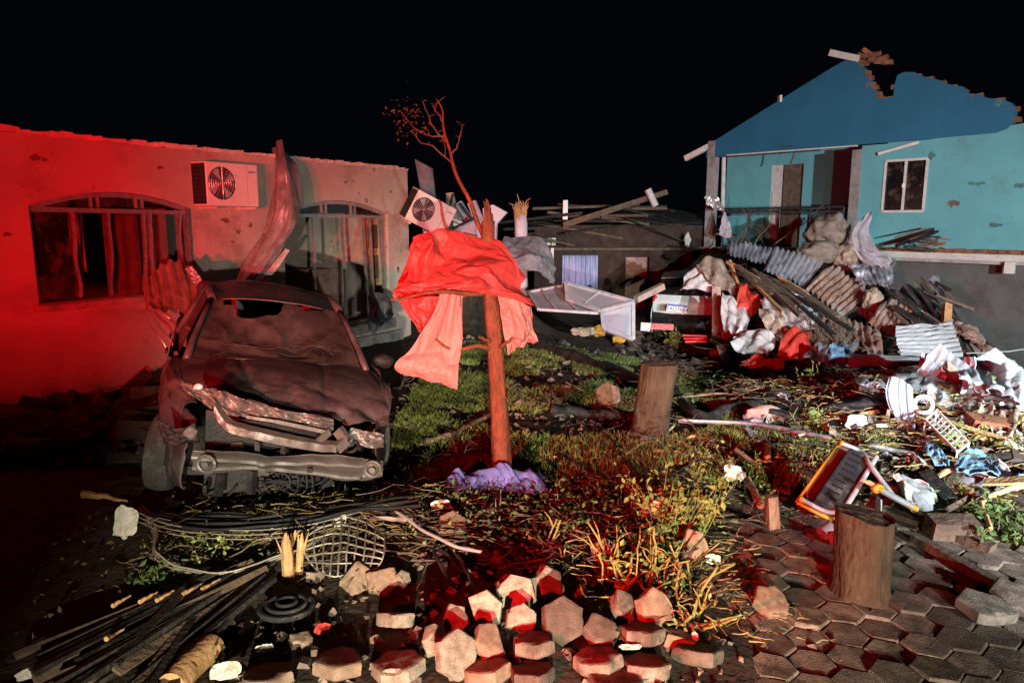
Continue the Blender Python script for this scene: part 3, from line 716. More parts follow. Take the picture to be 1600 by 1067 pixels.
    # recessed porch wall with door opening
    D = -1.7
    rl = bp(1134, 300, D)[0]; rr = bp(1322, 300, D)[0]; dl, dt = bp(1206, 259, D); dr = bp(1256, 259, D)[0]; rt = bp(1200, 228, D)[1] + .5
    mb = MB()
    wall_spans(mb, lambda s, z, d: bw(s, z, d + D), [(rl, dl, zs, zs, rt, rt, True, True), (dl, dr, dt, dt, rt, rt, False, False), (dr, rr + .6, zs, zs, rt, rt, True, True)], .14, BN)
    mb.build('porch_wall', 'teal_paint', t)
    MB().prism([bw(S1 + .16, zs, -.20), bw(S1 + .16, zs, D), bw(S1 + .16, zt, D), bw(S1 + .16, zt, -.20)], Vector((BE.x, BE.y, 0)) * .12).build('porch_side_wall', 'teal_paint', t)
    dm = dl + (dr - dl) * .32
    MB().prism([bw(dl, zs, D - .03), bw(dm, zs, D - .03), bw(dm, dt, D - .03), bw(dl, dt, D - .03)], -BV * .05).build('door_leaf', 'white_trim', t)
    MB().prism([bw(dm + .01, zs, D - .11), bw(dr, zs, D - .11), bw(dr, dt, D - .11), bw(dm + .01, dt, D - .11)], -BV * .05).build('inner_door', 'wood_old', t)
    a, b = bp(1131, 245, -1.2), bp(1129, 330, -1.2)
    MB().tube([bw(a[0], a[1], -1.2), bw(b[0], b[1], -1.2)], .06, 10).build('downpipe', 'white_trim', t)
    a, b = bp(1136, 243, .01), bp(1340, 228, .01)
    MB().bar(bw(a[0], a[1], .015), bw(b[0], b[1], .015), .03, .05, up=(BN.x, BN.y, 0)).build('fascia_strip', 'white_trim', t)
    # balcony rail
    za = bp(1200, 326, -.1)[1]; r = MB()
    rl0 = bp(1130, 326, -.1)[0]; rr0 = bp(1318, 326, -.1)[0]
    r.bar(bw(rl0, za, -.1), bw(rr0, za + .02, -.1), .05, .05); r.bar(bw(rl0, za - .1, -.1), bw(rr0, za - .08, -.1), .04, .04)
    for k in range(5): s = rl0 + (rr0 - rl0) * k / 4; r.bar(bw(s, zs, -.1), bw(s, za, -.1), .04, .04, up=(1, 0, 0))
    r.build('balcony_rail', 'steel_beam', t)
    # slab edge, stripe of bare brick over it, lower wall
    sl = bp(1392, 396, .06)[0]
    MB().prism([bw(S0 - .3, zs - .16, -2.2), bw(S0 - .3, zs - .16, .0), bw(SE, zs - .16, .0), bw(SE, zs - .16, -2.2)], (0, 0, .16)).build('floor_slab', 'concrete', t)
    zq = bp(1500, 396, .06)[1]
    MB().prism([bw(S0 + 1.2, zq - .13, .004), bw(SE, zq - .13, .004), bw(SE, zq, .004), bw(S0 + 1.2, zq, .004)], BV * .07).build('slab_edge', 'white_trim', t)
    s = S1 + .4; rnd = random.Random(8)
    while s < SE - .3:
        L = rnd.uniform(.18, .24); MB().box(bw(s + L / 2, zq + .045 + rnd.uniform(-.006, .01), .02), (L - .012, .07, .085), RZ, jit=.006).build('brick', 'brick', t); s += L
    MB().prism([bw(bp(1572, 410, .06)[0], zq - .36, .06), bw(bp(1588, 410, .06)[0], zq - .36, .06), bw(bp(1588, 410, .06)[0], zq - .135, .06), bw(bp(1572, 410, .06)[0], zq - .135, .06)], BV * .08).build('bracket', 'white_trim', t)
    MB().prism([bw(S0 + .3, -2.2, -.35), bw(SE, -2.2, -.35), bw(SE, zs - .17, -.35), bw(S0 + .3, zs - .17, -.35)], -BV * .15).build('lower_wall', 'grey_render', t)
    # remaining walls behind
    MB().prism([bw(SE, -2, -.2), bw(SE, -2, -6), bw(SE, zt, -6), bw(SE, zt, -.2)], Vector((BE.x, BE.y, 0)) * .15).build('end_wall', 'teal_paint', t)
    MB().prism([bw(S0, -2, -6), bw(SE, -2, -6), bw(SE, zt, -6), bw(S0, zt, -6)], -BV * .15).build('back_wall', 'teal_paint', t)
    # chipped plaster scars on the upper wall
    for k, (px, py, w, h) in enumerate(((1489, 318, .16, .09), (1556, 352, .18, .06), (1525, 287, .2, .05), (1592, 290, .12, .06), (1455, 243, .1, .1), (1560, 160, .1, .1))):
        s0, z0 = bp(px, py); pts = []
        for i in range(14):
            a = 2 * math.pi * i / 14; k2 = .75 * (1 + .9 * nz((math.cos(a) * 2.2 + k * 4, math.sin(a) * 2.2, k)))
            pts.append(bw(s0 + math.cos(a) * w * k2, z0 + math.sin(a) * h * k2, -.026 if k < 5 else .004))
        MB().prism(pts, -BV * .003).build('plaster_scar', 'scar' if k == 0 else 'scar_teal', t)
    a, b = bp(1374, 241), bp(1436, 223)
    q = MB().bar(bw(a[0], a[1], .05), bw(b[0], b[1], .02), .05, .06).build('loose_batten', 'white_trim'); tag(q, 'white batten hanging slanted above the turquoise house window', 'batten')
    return t
build_blue_house()

# ------------------------------------------------------------------ dark wrecked house in the middle distance
def build_dark_house():
    Y = 20.0; g = base(3, 20)
    x0, x1 = U(835, 400, Y).x, U(1100, 400, Y).x; zt = U(900, 352, Y).z
    t = empty('dark_brown_house', ((x0 + x1) / 2, Y, g), 'low dark brown house with a collapsed roof behind the yard', 'house')
    wl, wr = U(879, 400, Y).x, U(936, 400, Y).x; wt, wb_ = U(900, 399, Y).z, U(900, 452, Y).z
    w2l, w2r = U(978, 400, Y).x, U(1015, 400, Y).x; w2t = U(990, 402, Y).z
    P = lambda s, z, d: Vector((s, Y - d, z)); mb = MB()
    wall_spans(mb, P, [(x0, wl, g - .3, g - .3, zt, zt, True, True), (wl, wr, g - .3, g - .3, wb_, wb_, 0, 0), (wl, wr, wt, wt, zt, zt, 0, 0), (wr, w2l, g - .3, g - .3, zt, zt, True, True), (w2l, w2r, w2t, w2t, zt, zt, 0, 0), (w2r, x1, g - .3, g - .3, zt, zt, True, True)], .18, None)
    mb.build('wall', 'brown_wall', t)
    MB().sheet(lambda u, v: Vector((wl + (wr - wl) * u, Y + .12 + .04 * math.sin(u * 44 + 2 * nz((u * 3, v, 0))), wb_ + (wt - wb_) * v)), 60, 6, .01).build('curtain', 'curtain', t, smooth=True)
    MB().box(((w2l + w2r) / 2, Y + .3, (w2t + g) / 2), (w2r - w2l, .04, w2t - g)).build('door', 'wood_pink', t)
    MB().box(((x0 + x1) / 2, Y + 3.5, (g + zt) / 2), (x1 - x0, .15, zt - g)).build('back_wall', 'brown_wall', t)
    MB().box(((x0 + x1) / 2, Y - .25, U(900, 388, Y).z), (x1 - x0, .5, .06)).build('canopy', 'wood_old', t)
    # vent block
    vl, vr, vt, vb = U(845, 370, Y).x, U(869, 370, Y).x, U(850, 371, Y).z, U(850, 384, Y).z
    for i in range(3):
        for j in range(2): MB().box((vl + (vr - vl) * (i + .5) / 3, Y - .03, vb + (vt - vb) * (j + .5) / 2), ((vr - vl) / 3 - .03, .05, (vt - vb) / 2 - .03)).build('vent_block', 'white_trim', t)
    rnd = random.Random(12)
    for k in range(30):
        px = rnd.uniform(830, 1100); py = 330 + rnd.uniform(-8, 40) + (px < 900) * 18
        L = rnd.uniform(1, 3.2); a = rnd.gauss(0, .16); p = U(px, py, Y + rnd.uniform(-.6, 1.5))
        d = Vector((math.cos(a), rnd.uniform(-.5, .5), math.sin(a) * .8)).normalized() * L / 2
        MB().bar(p - d, p + d, rnd.uniform(.06, .14), rnd.uniform(.03, .08), jit=.01).build('roof_timber', rnd.choice(['wood_old', 'char', 'char', 'wood_old']), t)
    MB().sheet(crumple(netfn([[U(820, 352, Y - .6), U(960, 345, Y - .5), U(1098, 352, Y - .5)], [U(830, 345, Y + 1.4), U(960, 322, Y + 1.4), U(1098, 330, Y + 1.4)]]), .1, 1.5, 3), 30, 12, .02).build('collapsed_roof', 'char', t, smooth=True)
    MB().bar(U(880, 352, Y - .8), U(1042, 300, Y - .8), .10, .14, jit=.01).build('ridge_timber', 'wood_old', t)
    o = MB().tube([U(1012, 296, Y - .95), U(1024, 322, Y - .95)], .09, 10, rough=.06).build('pipe_stub', 'white_trim'); tag(o, 'short white pipe stub stuck over the slanting roof timber', 'pipe')
    o = MB().box(U(883, 328, Y - .2), (.13, .10, .52), jit=.01).build('white_post', 'white_plastic'); tag(o, 'small upright white post above the collapsed dark roof', 'post')
    o = MB().blob(U(1074, 375, Y - .5), (.09, .05, .2), 2, .4, 2, 3).build('hanging_rag', 'paper'); tag(o, 'small white rag hanging on the dark brown house wall', 'rag')
build_dark_house()
# ------------------------------------------------------------------ wrecked dark car
CM = Matrix.Translation((-1.62, 4.79, -.04)) @ Matrix.Rotation(R(23), 4, 'Z') @ Matrix.Rotation(R(8.5), 4, 'Y')
def FD(px): return 4.79 + .39 * (px - 450) / 222
def wheel(t, c, r, w, steer, M, flat=0., spokes=7, pk=('tyre', 'rim')):
    A = M @ Matrix.Translation(c) @ Matrix.Rotation(steer, 4, 'Z')
    prof = [(-.5, .62), (-.5, .86), (-.42, .96), (-.22, 1.), (.22, 1.), (.42, .96), (.5, .86), (.5, .62)]
    n = 40; vs = []; fs = []
    for i in range(n):
        a = 2 * math.pi * i / n
        for k, (x, q) in enumerate(prof):
            rr = q * r
            if k in (3, 4) and i % 2: rr *= .985
            z = math.sin(a) * rr
            z = max(z, -r * (1 - flat)); vs.append((x * w, math.cos(a) * rr, z))
    m = len(prof)
    for i in range(n):
        for k in range(m - 1): fs.append((i * m + k, i * m + k + 1, ((i + 1) % n) * m + k + 1, ((i + 1) % n) * m + k))
    wl = MB().add(vs, fs).xf(A).build('wheel', pk[0], t, smooth=True, auto=35)
    q = MB()
    for sx in (-.46, .46):
        q.tube([(sx * w - .012, 0, 0), (sx * w + .012, 0, 0)], .055, 12)
        for k in range(spokes):
            a = 2 * math.pi * k / spokes
            q.bar((sx * w, math.cos(a) * .04, math.sin(a) * .04), (sx * w * .9, math.cos(a) * r * .63, math.sin(a) * r * .63), .035, .02, up=(1, 0, 0))
    q.tube([(-.49 * w, 0, 0), (.49 * w, 0, 0)], r * .615, 28, cap=False); q.tube([(-.05, 0, 0), (.05, 0, 0)], r * .6, 28)
    q.xf(A).build('rim', pk[1], wl)
    return wl
def build_car():
    t = empty('wrecked_car', CM @ Vector((0, 1.9, 0)), 'wrecked dark hatchback with its front torn open on the lawn', 'car')
    C = lambda x, y, z: CM @ Vector((x, y, z))
    def net(rows): return netfn([[Vector(q) for q in r] for r in rows])
    def part(fn, nu, nv, name, m, th=.006, parent=None, auto=40):
        return MB().sheet(fn, nu, nv, th).xf(CM).build(name, m, parent or t, smooth=True, auto=auto)
    # bonnet
    hood = net([[(-.70, 1.02, .955), (-.35, 1.05, .985), (0, 1.06, .995), (.35, 1.05, .985), (.70, 1.02, .955)],
                [(-.72, .62, .91), (-.36, .62, .955), (0, .62, .965), (.36, .62, .95), (.72, .62, .90)],
                [(-.66, .34, .87), (-.35, .30, .90), (0, .28, .89), (.36, .28, .86), (.73, .34, .80)],
                [(-.56, .22, .83), (-.30, .12, .82), (0, .06, .79), (.38, .06, .73), (.74, .20, .69)]])
    def hoodc(u, v):
        p = hood(u, v); k = sm((v - .45) / .55); q = p * 4.2
        p.z += k * (.055 * (abs(noise.noise(q)) * 2 - .5) + .025 * noise.noise(q * 2.7)) + .008 * noise.noise(p * 3)
        p.z -= .012 * math.exp(-((u - .27 - .08 * v) / .02) ** 2) + .012 * math.exp(-((u - .73 + .08 * v) / .02) ** 2)
        p.y += k * k * .05 * noise.noise(q * 1.4 + Vector((4, 4, 4)))
        return p
    part(hoodc, 90, 70, 'bonnet', 'car_paint', .005)
    # flanks with wheel arches
    def flank(sg):
        nu, nv = 150, 34; vs = []; fs = []; w = nu + 1
        def hw(y): return .60 + .24 * sm((y + .1) / .75) - .07 * sm((y - 3.0) / 1.0)
        def top(y): return .70 + .26 * sm(y / 1.05) + .03 * sm((y - 1.2) / 2)
        for j in range(nv + 1):
            v = j / nv
            for i in range(w):
                y = -.02 + 4.0 * i / nu if sg > 0 else .08 + 3.9 * i / nu
                z = .22 + (top(y) - .22) * v
                x = hw(y) - .035 * (1 - v) ** 2 * 1.5 - .09 * max(0, v - .72) ** 1.3 * 3 * (1.0 if y < 1 else .45) + .012 * math.exp(-((v - .55) / .05) ** 2)
                q = Vector((x * sg, y, z)); k = 1 - sm((y - .1) / 1.5)
                x += k * (.06 * (abs(noise.noise(q * 3.1 + Vector((sg * 5, 0, 0)))) * 2 - .6) + .02 * noise.noise(q * 8)) + .01 * noise.noise(q * 2)
                if sg < 0: x += .05 * k
                vs.append((x * sg, y, z))
        for j in range(nv):
            for i in range(nu):
                y = vs[j * w + i][1] + .013; z = vs[j * w + i][2] + .01
                if any((y - yc) ** 2 + (z - zc) ** 2 < .345 ** 2 for yc, zc in ((.72, .30), (3.22, .30))): continue
                q = (j * w + i, j * w + i + 1, (j + 1) * w + i + 1, (j + 1) * w + i); fs.append(q if sg > 0 else q[::-1])
        o = MB().add(vs, fs).xf(CM).build('fender_and_doors', 'car_paint', t, smooth=True, auto=40)
        md = o.modifiers.new('thick', 'SOLIDIFY'); md.thickness = .006
        for y0 in (1.22, 2.25, 3.15): MB().tube([(sg * (hw(y0) + .012), y0, .3), (sg * (hw(y0) + .026), y0 - .02, .62), (sg * (hw(y0) - .005), y0 - .01, .9)], .006, 5).xf(CM).build('door_gap', 'car_black', o)
        for y0 in (2.0, 2.95): MB().bar((sg * (hw(y0) + .03), y0, .82), (sg * (hw(y0) + .03), y0 + .17, .82), .02, .03).xf(CM).build('door_handle', 'car_black', o)
        # arch liner
        for yc in (.72, 3.22):
            q = MB(); n = 18
            q.sheet(lambda u, v: Vector((sg * (.50 + .28 * v), yc + math.cos(math.pi * u) * .37, .30 + math.sin(math.pi * u) * .37)), n, 4, .01); q.xf(CM).build('wheel_liner', 'car_black', t, smooth=True)
    flank(1); flank(-1)
    # wing tops closing the gap between bonnet and flank
    for sg in (-1, 1):
        he = [(.70, 1.04, .952), (.72, .62, .905), (.68, .36, .855 if sg < 0 else .80), (.62, .20, .80 if sg < 0 else .70)]; fe = [(.80, 1.06, .93), (.80, .62, .885), (.76, .36, .80), (.69, .16, .72)]
        part(crumple(net([[(sg * (a - .01), b, c - .012) for a, b, c in he], [(sg * (a[0] + b[0]) / 2, (a[1] + b[1]) / 2, max(a[2], b[2]) - .005) for a, b in zip(he, fe)], [(sg * (a + .02), b, c) for a, b, c in fe]]), .014, 5, sg + 3), 40, 16, 'wing_top', 'car_paint', .005)
    # cabin
    roof = net([[(-.53, 1.70, 1.37), (-.27, 1.62, 1.405), (0, 1.60, 1.415), (.27, 1.62, 1.40), (.53, 1.70, 1.36)],
                [(-.57, 2.5, 1.42), (-.28, 2.5, 1.47), (0, 2.5, 1.48), (.28, 2.5, 1.465), (.57, 2.5, 1.41)],
                [(-.55, 3.4, 1.36), (-.28, 3.5, 1.42), (0, 3.52, 1.43), (.28, 3.5, 1.42), (.55, 3.4, 1.36)]])
    part(crumple(roof, .012, 2.5, 2), 40, 40, 'roof', 'car_paint', .008)
    ws = net([[(-.66, 1.03, .965), (-.3, .95, .985), (.3, .95, .985), (.66, 1.03, .965)], [(-.60, 1.36, 1.17), (-.3, 1.30, 1.19), (.3, 1.30, 1.19), (.60, 1.36, 1.17)], [(-.53, 1.70, 1.36), (-.27, 1.63, 1.395), (.27, 1.63, 1.39), (.53, 1.70, 1.35)]])
    def wsb(u, v):   # sagging, shattered laminated glass torn loose along its upper edge
        p = ws(u, v); s = math.sin(math.pi * u) * math.sin(math.pi * min(1, v * 1.05))
        p.z -= .10 * s + .05 * s * (abs(noise.noise(p * 3.5)) * 2 - .5) + .012 * noise.noise(p * 9)
        return p
    wv = MB(); wv.sheet(wsb, 150, 96, .005)
    keep = []
    for f in wv.f:
        c = sum((wv.v[i] for i in f), Vector()) / len(f)
        vv = (c.y - 1.0) / .7; xx = c.x
        if vv > .80 + .20 * noise.noise(c * 5) + (.25 if xx > .38 or xx < -.45 else 0): continue
        keep.append(f)
    wv.f = keep; wv.xf(CM)  .build('windscreen', 'windscreen', t, smooth=True, auto=30)
    rc = random.Random(4); wso = t.children[-1]
    for u0, v0, nr in ((.70, .42, 11), (.30, .30, 8)):
        for k in range(nr):
            a = 6.283 * k / nr + rc.uniform(-.25, .25); L = rc.uniform(.12, .30); P = []
            for i in range(9):
                q = i / 8; P.append(wsb(min(.97, max(.03, u0 + math.cos(a + .25 * nz((k, q * 3, 1))) * L * q)), min(.78, max(.03, v0 + math.sin(a + .25 * nz((k, q * 3, 1))) * L * q * 1.4))) + Vector((0, -.006, .006)))
            MB().tube(P, .0012, 4).xf(CM).build('glass_crack', 'crack', wso)
    # cabin inside: dash, seats, so the broken windscreen shows something
    MB().box((0, 1.45, .82), (1.25, .45, .22), jit=.03).xf(CM).build('dashboard', 'car_black', t)
    for sx in (-.36, .36):
        s = MB(); s.blob((sx, 2.25, .85), (.24, .10, .36), 3, .12, 2, 4, Euler((R(-14), 0, 0)).to_matrix()); s.blob((sx, 2.0, .55), (.24, .27, .11), 3, .1, 2, 5); s.blob((sx, 2.36, 1.24), (.13, .05, .09), 2, .1, 2, 6)
        s.xf(CM).build('seat', 'cloth_grey', t, smooth=True)
    MB().tube([(-.36 + .18 * math.cos(a / 12 * 6.283), 1.68 + .05 * math.sin(a / 12 * 6.283), .93 + .18 * math.sin(a / 12 * 6.283)) for a in range(13)], .014, 6).xf(CM).build('steering_wheel', 'car_black', t)
    MB().box((0, 2.0, .28), (1.3, 3.4, .06)).xf(CM).build('floor_pan', 'car_black', t)
    for sg in (-1, 1):
        MB().tube([(sg * .70, .98, .95), (sg * .66, 1.2, 1.09), (sg * .60, 1.45, 1.245), (sg * .545, 1.70, 1.365)], [.03, .026, .022, .026], 8).xf(CM).build('front_pillar', 'car_paint', t, smooth=True)
        MB().tube([(sg * .545, 1.68, 1.37), (sg * .58, 2.5, 1.41), (sg * .56, 3.42, 1.36)], .035, 8).xf(CM).build('roof_rail', 'car_paint', t, smooth=True)
        MB().tube([(sg * .80, 2.25, .95), (sg * .585, 2.3, 1.40)], .04, 8).xf(CM).build('middle_pillar', 'car_paint', t, smooth=True)
        MB().tube([(sg * .76, 3.75, .97), (sg * .57, 3.38, 1.36)], .07, 8).xf(CM).build('rear_pillar', 'car_paint', t, smooth=True)
        part(net([[(sg * .78, 2.32, .97), (sg * .77, 3.6, .99)], [(sg * .60, 2.35, 1.38), (sg * .58, 3.3, 1.36)]]), 10, 8, 'side_window', 'glass_dark', .004)
        part(net([[(sg * .76, 1.15, .96), (sg * .79, 2.2, .97)], [(sg * .58, 1.72, 1.36), (sg * .60, 2.25, 1.38)]]), 10, 8, 'side_window', 'glass_dark', .004)
    part(net([[(-.72, 3.92, .95), (0, 4.0, .96), (.72, 3.92, .95)], [(-.54, 3.42, 1.36), (0, 3.52, 1.42), (.54, 3.42, 1.36)]]), 16, 10, 'rear_window', 'glass_dark', .005)
    part(net([[(-.70, 3.95, .3), (0, 4.08, .3), (.70, 3.95, .3)], [(-.74, 3.94, .95), (0, 4.03, .97), (.74, 3.94, .95)]]), 16, 10, 'tailgate', 'car_paint', .006)
    wheel(t, (-.77, .70, .30), .30, .19, R(-14), CM, .06); wheel(t, (.73, .74, .40), .30, .19, R(6), CM, .04)
    wheel(t, (-.75, 3.22, .29), .30, .19, 0, CM); wheel(t, (.75, 3.22, .38), .30, .19, 0, CM)
    # mirror stump left, bent mirror right
    MB().blob((.90, 1.25, 1.0), (.10, .06, .07), 3, .1, 2, 3).xf(CM).build('door_mirror', 'car_black', t, smooth=True)
    # ---- torn front, laid out from what shows in front of the engine bay
    D = lambda px, py, o=0.: U(px, py, FD(px) + o)
    def dn(rows, o=0.): return netfn([[D(*q, o) if len(q) == 2 else D(q[0], q[1], q[2]) for q in r] for r in rows])
    bb = dn([[(300, 707), (330, 706), (390, 712), (440, 717), (500, 712), (550, 716), (597, 722)], [(301, 722), (330, 721), (390, 724), (440, 728), (500, 729), (550, 733), (598, 733)], [(303, 735), (345, 738), (395, 730), (440, 737), (500, 744), (540, 752), (597, 744)]], -.10)
    def bbc(u, v):
        p = bb(u, v); p.y += .035 * math.cos(v * 12.566) * (1 if .1 < u < .9 else .4) + .02 * noise.noise(p * 6) - .03 * math.exp(-((u - .42) / .03) ** 2)
        p.z += .012 * noise.noise(p * 7 + Vector((3, 0, 0)))
        return p
    bm_ = MB().sheet(bbc, 90, 26, .012).build('bumper_beam', 'car_bare', t, smooth=True, auto=30)
    for px, py in ((322, 725), (582, 733)):
        c = D(px, py, -.15); q = MB()
        q.tube([c + Vector((math.cos(a * .524) * .055, 0, math.sin(a * .524) * .055)) for a in range(13)], .014, 6)
        q.tube([c + Vector((0, -.02, 0)), c + Vector((0, .03, 0))], .02, 10); q.build('beam_bolt_plate', 'car_bare', bm_, smooth=True, auto=40)
    c = D(484, 735, -.155); MB().box(c, (.035, .01, .03)).build('tow_slot', 'car_black', bm_)
    # crumpled slam panel under the bonnet edge
    sp = crumple(dn([[(283, 597), (322, 606), (352, 612), (400, 628), (452, 641), (520, 655)], [(286, 606), (326, 620), (352, 636), (400, 646), (452, 655), (522, 662)], [(292, 612), (332, 640), (360, 648), (404, 652), (455, 661), (520, 673)]], -.03), .034, 8, 4, fac=((9, 3, 1.), (19, 6, .7), (41, 12, .35)))
    MB().sheet(sp, 130, 40, .006).build('slam_panel', 'car_bare', t, smooth=True, auto=30)
    # grille surround hanging loose
    g = MB()
    lo = [D(336, 640, -.08), D(348, 660, -.10), D(365, 672, -.13), D(400, 681, -.15), D(440, 690, -.16), D(490, 699, -.15), D(526, 702, -.13)]
    prof = [(.05, .040), (-.012, .030), (-.014, -.014), (.03, -.028)]
    def gs(u, v):
        k = min(2, int(v * 3)); w = v * 3 - k; a, b = prof[k], prof[k + 1]; q = crow(lo, u); jag = .008 * noise.noise(Vector((u * 14, k, 3)))
        return q + Vector((0, a[0] + (b[0] - a[0]) * w + jag, a[1] + (b[1] - a[1]) * w + jag * .6))
    g.sheet(gs, 60, 9, .006)
    rt = [D(526, 702, -.13), D(541, 688, -.11), D(528, 671, -.07)]
    for a, b in zip(rt, rt[1:]): g.bar(a, b, .05, .07, jit=.003)
    g.bar(D(497, 690, -.13), D(515, 674, -.08), .02, .05); g.bar(D(385, 651, -.09), D(430, 658, -.1), .015, .02); g.bar(D(430, 658, -.1), D(515, 676, -.09), .012, .025)
    g.build('grille_surround', 'car_bare', t, smooth=True, auto=35)
    MB().prism([D(372, 655, -.02), D(430, 662, -.02), D(512, 678, -.02), D(497, 692, -.06), D(430, 682, -.06), D(372, 668, -.04)], (0, .03, 0)).build('grille_mesh', 'car_black', t)
    # left headlamp and broken bracket
    MB().blob(D(297, 676, -.02), (.05, .035, .045), 3, .25, 2, 2).build('headlamp', 'glass_clear', t, smooth=True)
    MB().sheet(crumple(dn([[(246, 655), (275, 668), (305, 660)], [(258, 690), (275, 692), (312, 688)]], .0), .03, 9, 6), 20, 16, .01).build('headlamp_housing', 'car_black', t, smooth=True)
    MB().blob(D(310, 604, -.05), (.03, .02, .022), 2, .1, 2, 2).build('washer_jet', 'lamp_lens', t, smooth=True)
    MB().sheet(crumple(dn([[(548, 668), (575, 672), (598, 676)], [(540, 688), (572, 697), (600, 700)]], .02), .04, 9, 9), 24, 16, .01).build('headlamp_socket', 'car_bare', t, smooth=True)
    # engine bay behind: radiator, fan cowl, crossmember, hoses
    MB().prism([D(322, 640, .16), D(560, 690, .16), D(585, 770, .16), D(318, 770, .16)], (0, .1, .0)).build('radiator', 'car_black', t)
    f = MB(); c = D(440, 752, .06)
    for rr in (.06, .12, .18, .22): f.tube([c + Vector((math.cos(a * .2618) * rr, 0, math.sin(a * .2618) * rr)) for a in range(25)], .007, 5, cap=False)
    for k in range(9): f.tube([c, c + Vector((math.cos(k * .698) * .22, .01, math.sin(k * .698) * .22))], .006, 5)
    f.build('radiator_fan', 'dark_metal', t)
    for a, b in (((345, 738), (340, 775)), ((395, 735), (392, 772)), ((520, 750), (480, 785)), ((575, 745), (580, 790)), ((400, 690), (402, 712)), ((445, 695), (443, 716))):
        MB().bar(D(*a, .03), D(*b, .0), .035, .05, jit=.004).build('front_strut', 'car_black', t)
    rnd = random.Random(2)
    for k in range(9):
        x = rnd.uniform(330, 570); y = rnd.uniform(690, 765); P = [D(x, y, .1)]
        for i in range(5): x += rnd.uniform(-28, 28); y += rnd.uniform(-12, 18); P.append(D(min(max(x, 320), 590), min(y, 782), .1 - i * .03))
        MB().tube([crow(P, i / 14) for i in range(15)], rnd.uniform(.007, .016), 6).build('hose', 'car_black', t, smooth=True)
    for k in range(7):
        x = rnd.uniform(335, 570); y = rnd.uniform(700, 765); MB().box(D(x, y, .12), (rnd.uniform(.05, .12), .06, rnd.uniform(.05, .12)), Euler((rnd.random(), rnd.random(), rnd.random())).to_matrix(), jit=.015).build('engine_part', rnd.choice(['car_bare', 'car_black', 'dark_metal']), t)
    return t
build_car()

# ------------------------------------------------------------------ white car under the rubble, seen from behind
def build_white_car():
    Y = 15.0; k = Y / F
    zg = hgt(3.7, 15.0) - .05; zg = -.62
    cx = U(1085, 480, Y).x
    t = empty('buried_white_car', (cx, Y + 1.5, zg), 'white car seen from behind, half buried under planks and cloth', 'car')
    yaw = R(-14); M = Matrix.Translation((cx, Y, zg)) @ Matrix.Rotation(yaw, 4, 'Z')
    net = lambda rows: netfn([[Vector(q) for q in r] for r in rows])
    def part(fn, nu, nv, name, m, th=.01): return MB().sheet(fn, nu, nv, th).xf(M).build(name, m, t, smooth=True, auto=40)
    part(net([[(-.86, .25, .75), (-.45, .06, .74), (0, .0, .74), (.45, .06, .74), (.86, .25, .75)], [(-.86, .22, .95), (-.45, .03, .96), (0, -.03, .96), (.45, .03, .96), (.86, .22, .95)], [(-.80, .32, 1.12), (-.45, .16, 1.12), (0, .12, 1.12), (.45, .16, 1.12), (.80, .32, 1.12)]]), 30, 14, 'tailgate', 'car_white')
    part(net([[(-.80, .33, 1.12), (0, .13, 1.125), (.80, .33, 1.12)], [(-.70, .62, 1.44), (0, .5, 1.47), (.70, .62, 1.44)]]), 20, 10, 'rear_window', 'glass_dark')
    part(net([[(-.72, .60, 1.45), (0, .48, 1.48), (.72, .60, 1.45)], [(-.70, 1.8, 1.50), (0, 1.8, 1.55), (.70, 1.8, 1.50)], [(-.62, 2.9, 1.40), (0, 3.0, 1.45), (.62, 2.9, 1.40)]]), 20, 20, 'roof', 'car_white')
    part(net([[(-.88, .28, .38), (0, -.10, .36), (.88, .28, .38)], [(-.90, .26, .56), (0, -.16, .56), (.90, .26, .56)], [(-.87, .27, .74), (0, -.02, .73), (.87, .27, .74)]]), 24, 12, 'rear_bumper', 'car_black')
    for sg in (-1, 1):
        part(net([[(sg * .86, .26, .3), (sg * .88, 2, .28), (sg * .8, 4.0, .3)], [(sg * .89, .26, .7), (sg * .9, 2, .7), (sg * .82, 4.0, .65)], [(sg * .82, .30, 1.12), (sg * .82, 2, 1.0), (sg * .74, 4.0, .85)]]), 24, 10, 'side_panel', 'car_white')
        MB().blob((sg * .82, .27, .98), (.06, .05, .13), 3, .05, 1, 1).xf(M).build('tail_light', 'red_lens', t, smooth=True)
        wheel(t, (sg * .76, .85, .30), .30, .19, 0, M); wheel(t, (sg * .76, 3.3, .30), .30, .19, 0, M)
    # number plate
    c = U(1058, 482, Y - .22); mp = Matrix.Translation(c) @ Matrix.Rotation(R(-12), 4, 'Z') @ Matrix.Rotation(R(5), 4, 'Y')
    pl = MB().box((0, 0, 0), (.42, .012, .15)).xf(mp).build('number_plate', 'plate_white', t)
    MB().box((0, -.0075, .058), (.42, .003, .03)).xf(mp).build('plate_band', 'plate_blue', pl)
    cu = bpy.data.curves.new('plate_text', 'FONT'); cu.body = 'TAO7B54'; cu.size = .115; cu.align_x = 'CENTER'; cu.align_y = 'CENTER'; cu.extrude = .001
    tmp = bpy.data.objects.new('tmp', cu); COL.objects.link(tmp)
    bpy.context.view_layer.update()
    me = bpy.data.meshes.new_from_object(tmp.evaluated_get(bpy.context.evaluated_depsgraph_get())); bpy.data.objects.remove(tmp)
    wo = Vector(pl['_w']); mt = mp @ Matrix.Translation((0, -.0085, -.02)) @ Matrix.Rotation(R(90), 4, 'X') @ Matrix.Diagonal((.92, 1, 1, 1))
    for v in me.vertices: v.co = (mt @ v.co) - wo
    me.materials.append(MT['print_black']); o = bpy.data.objects.new('plate_lettering', me); COL.objects.link(o); o.parent = pl
build_white_car()

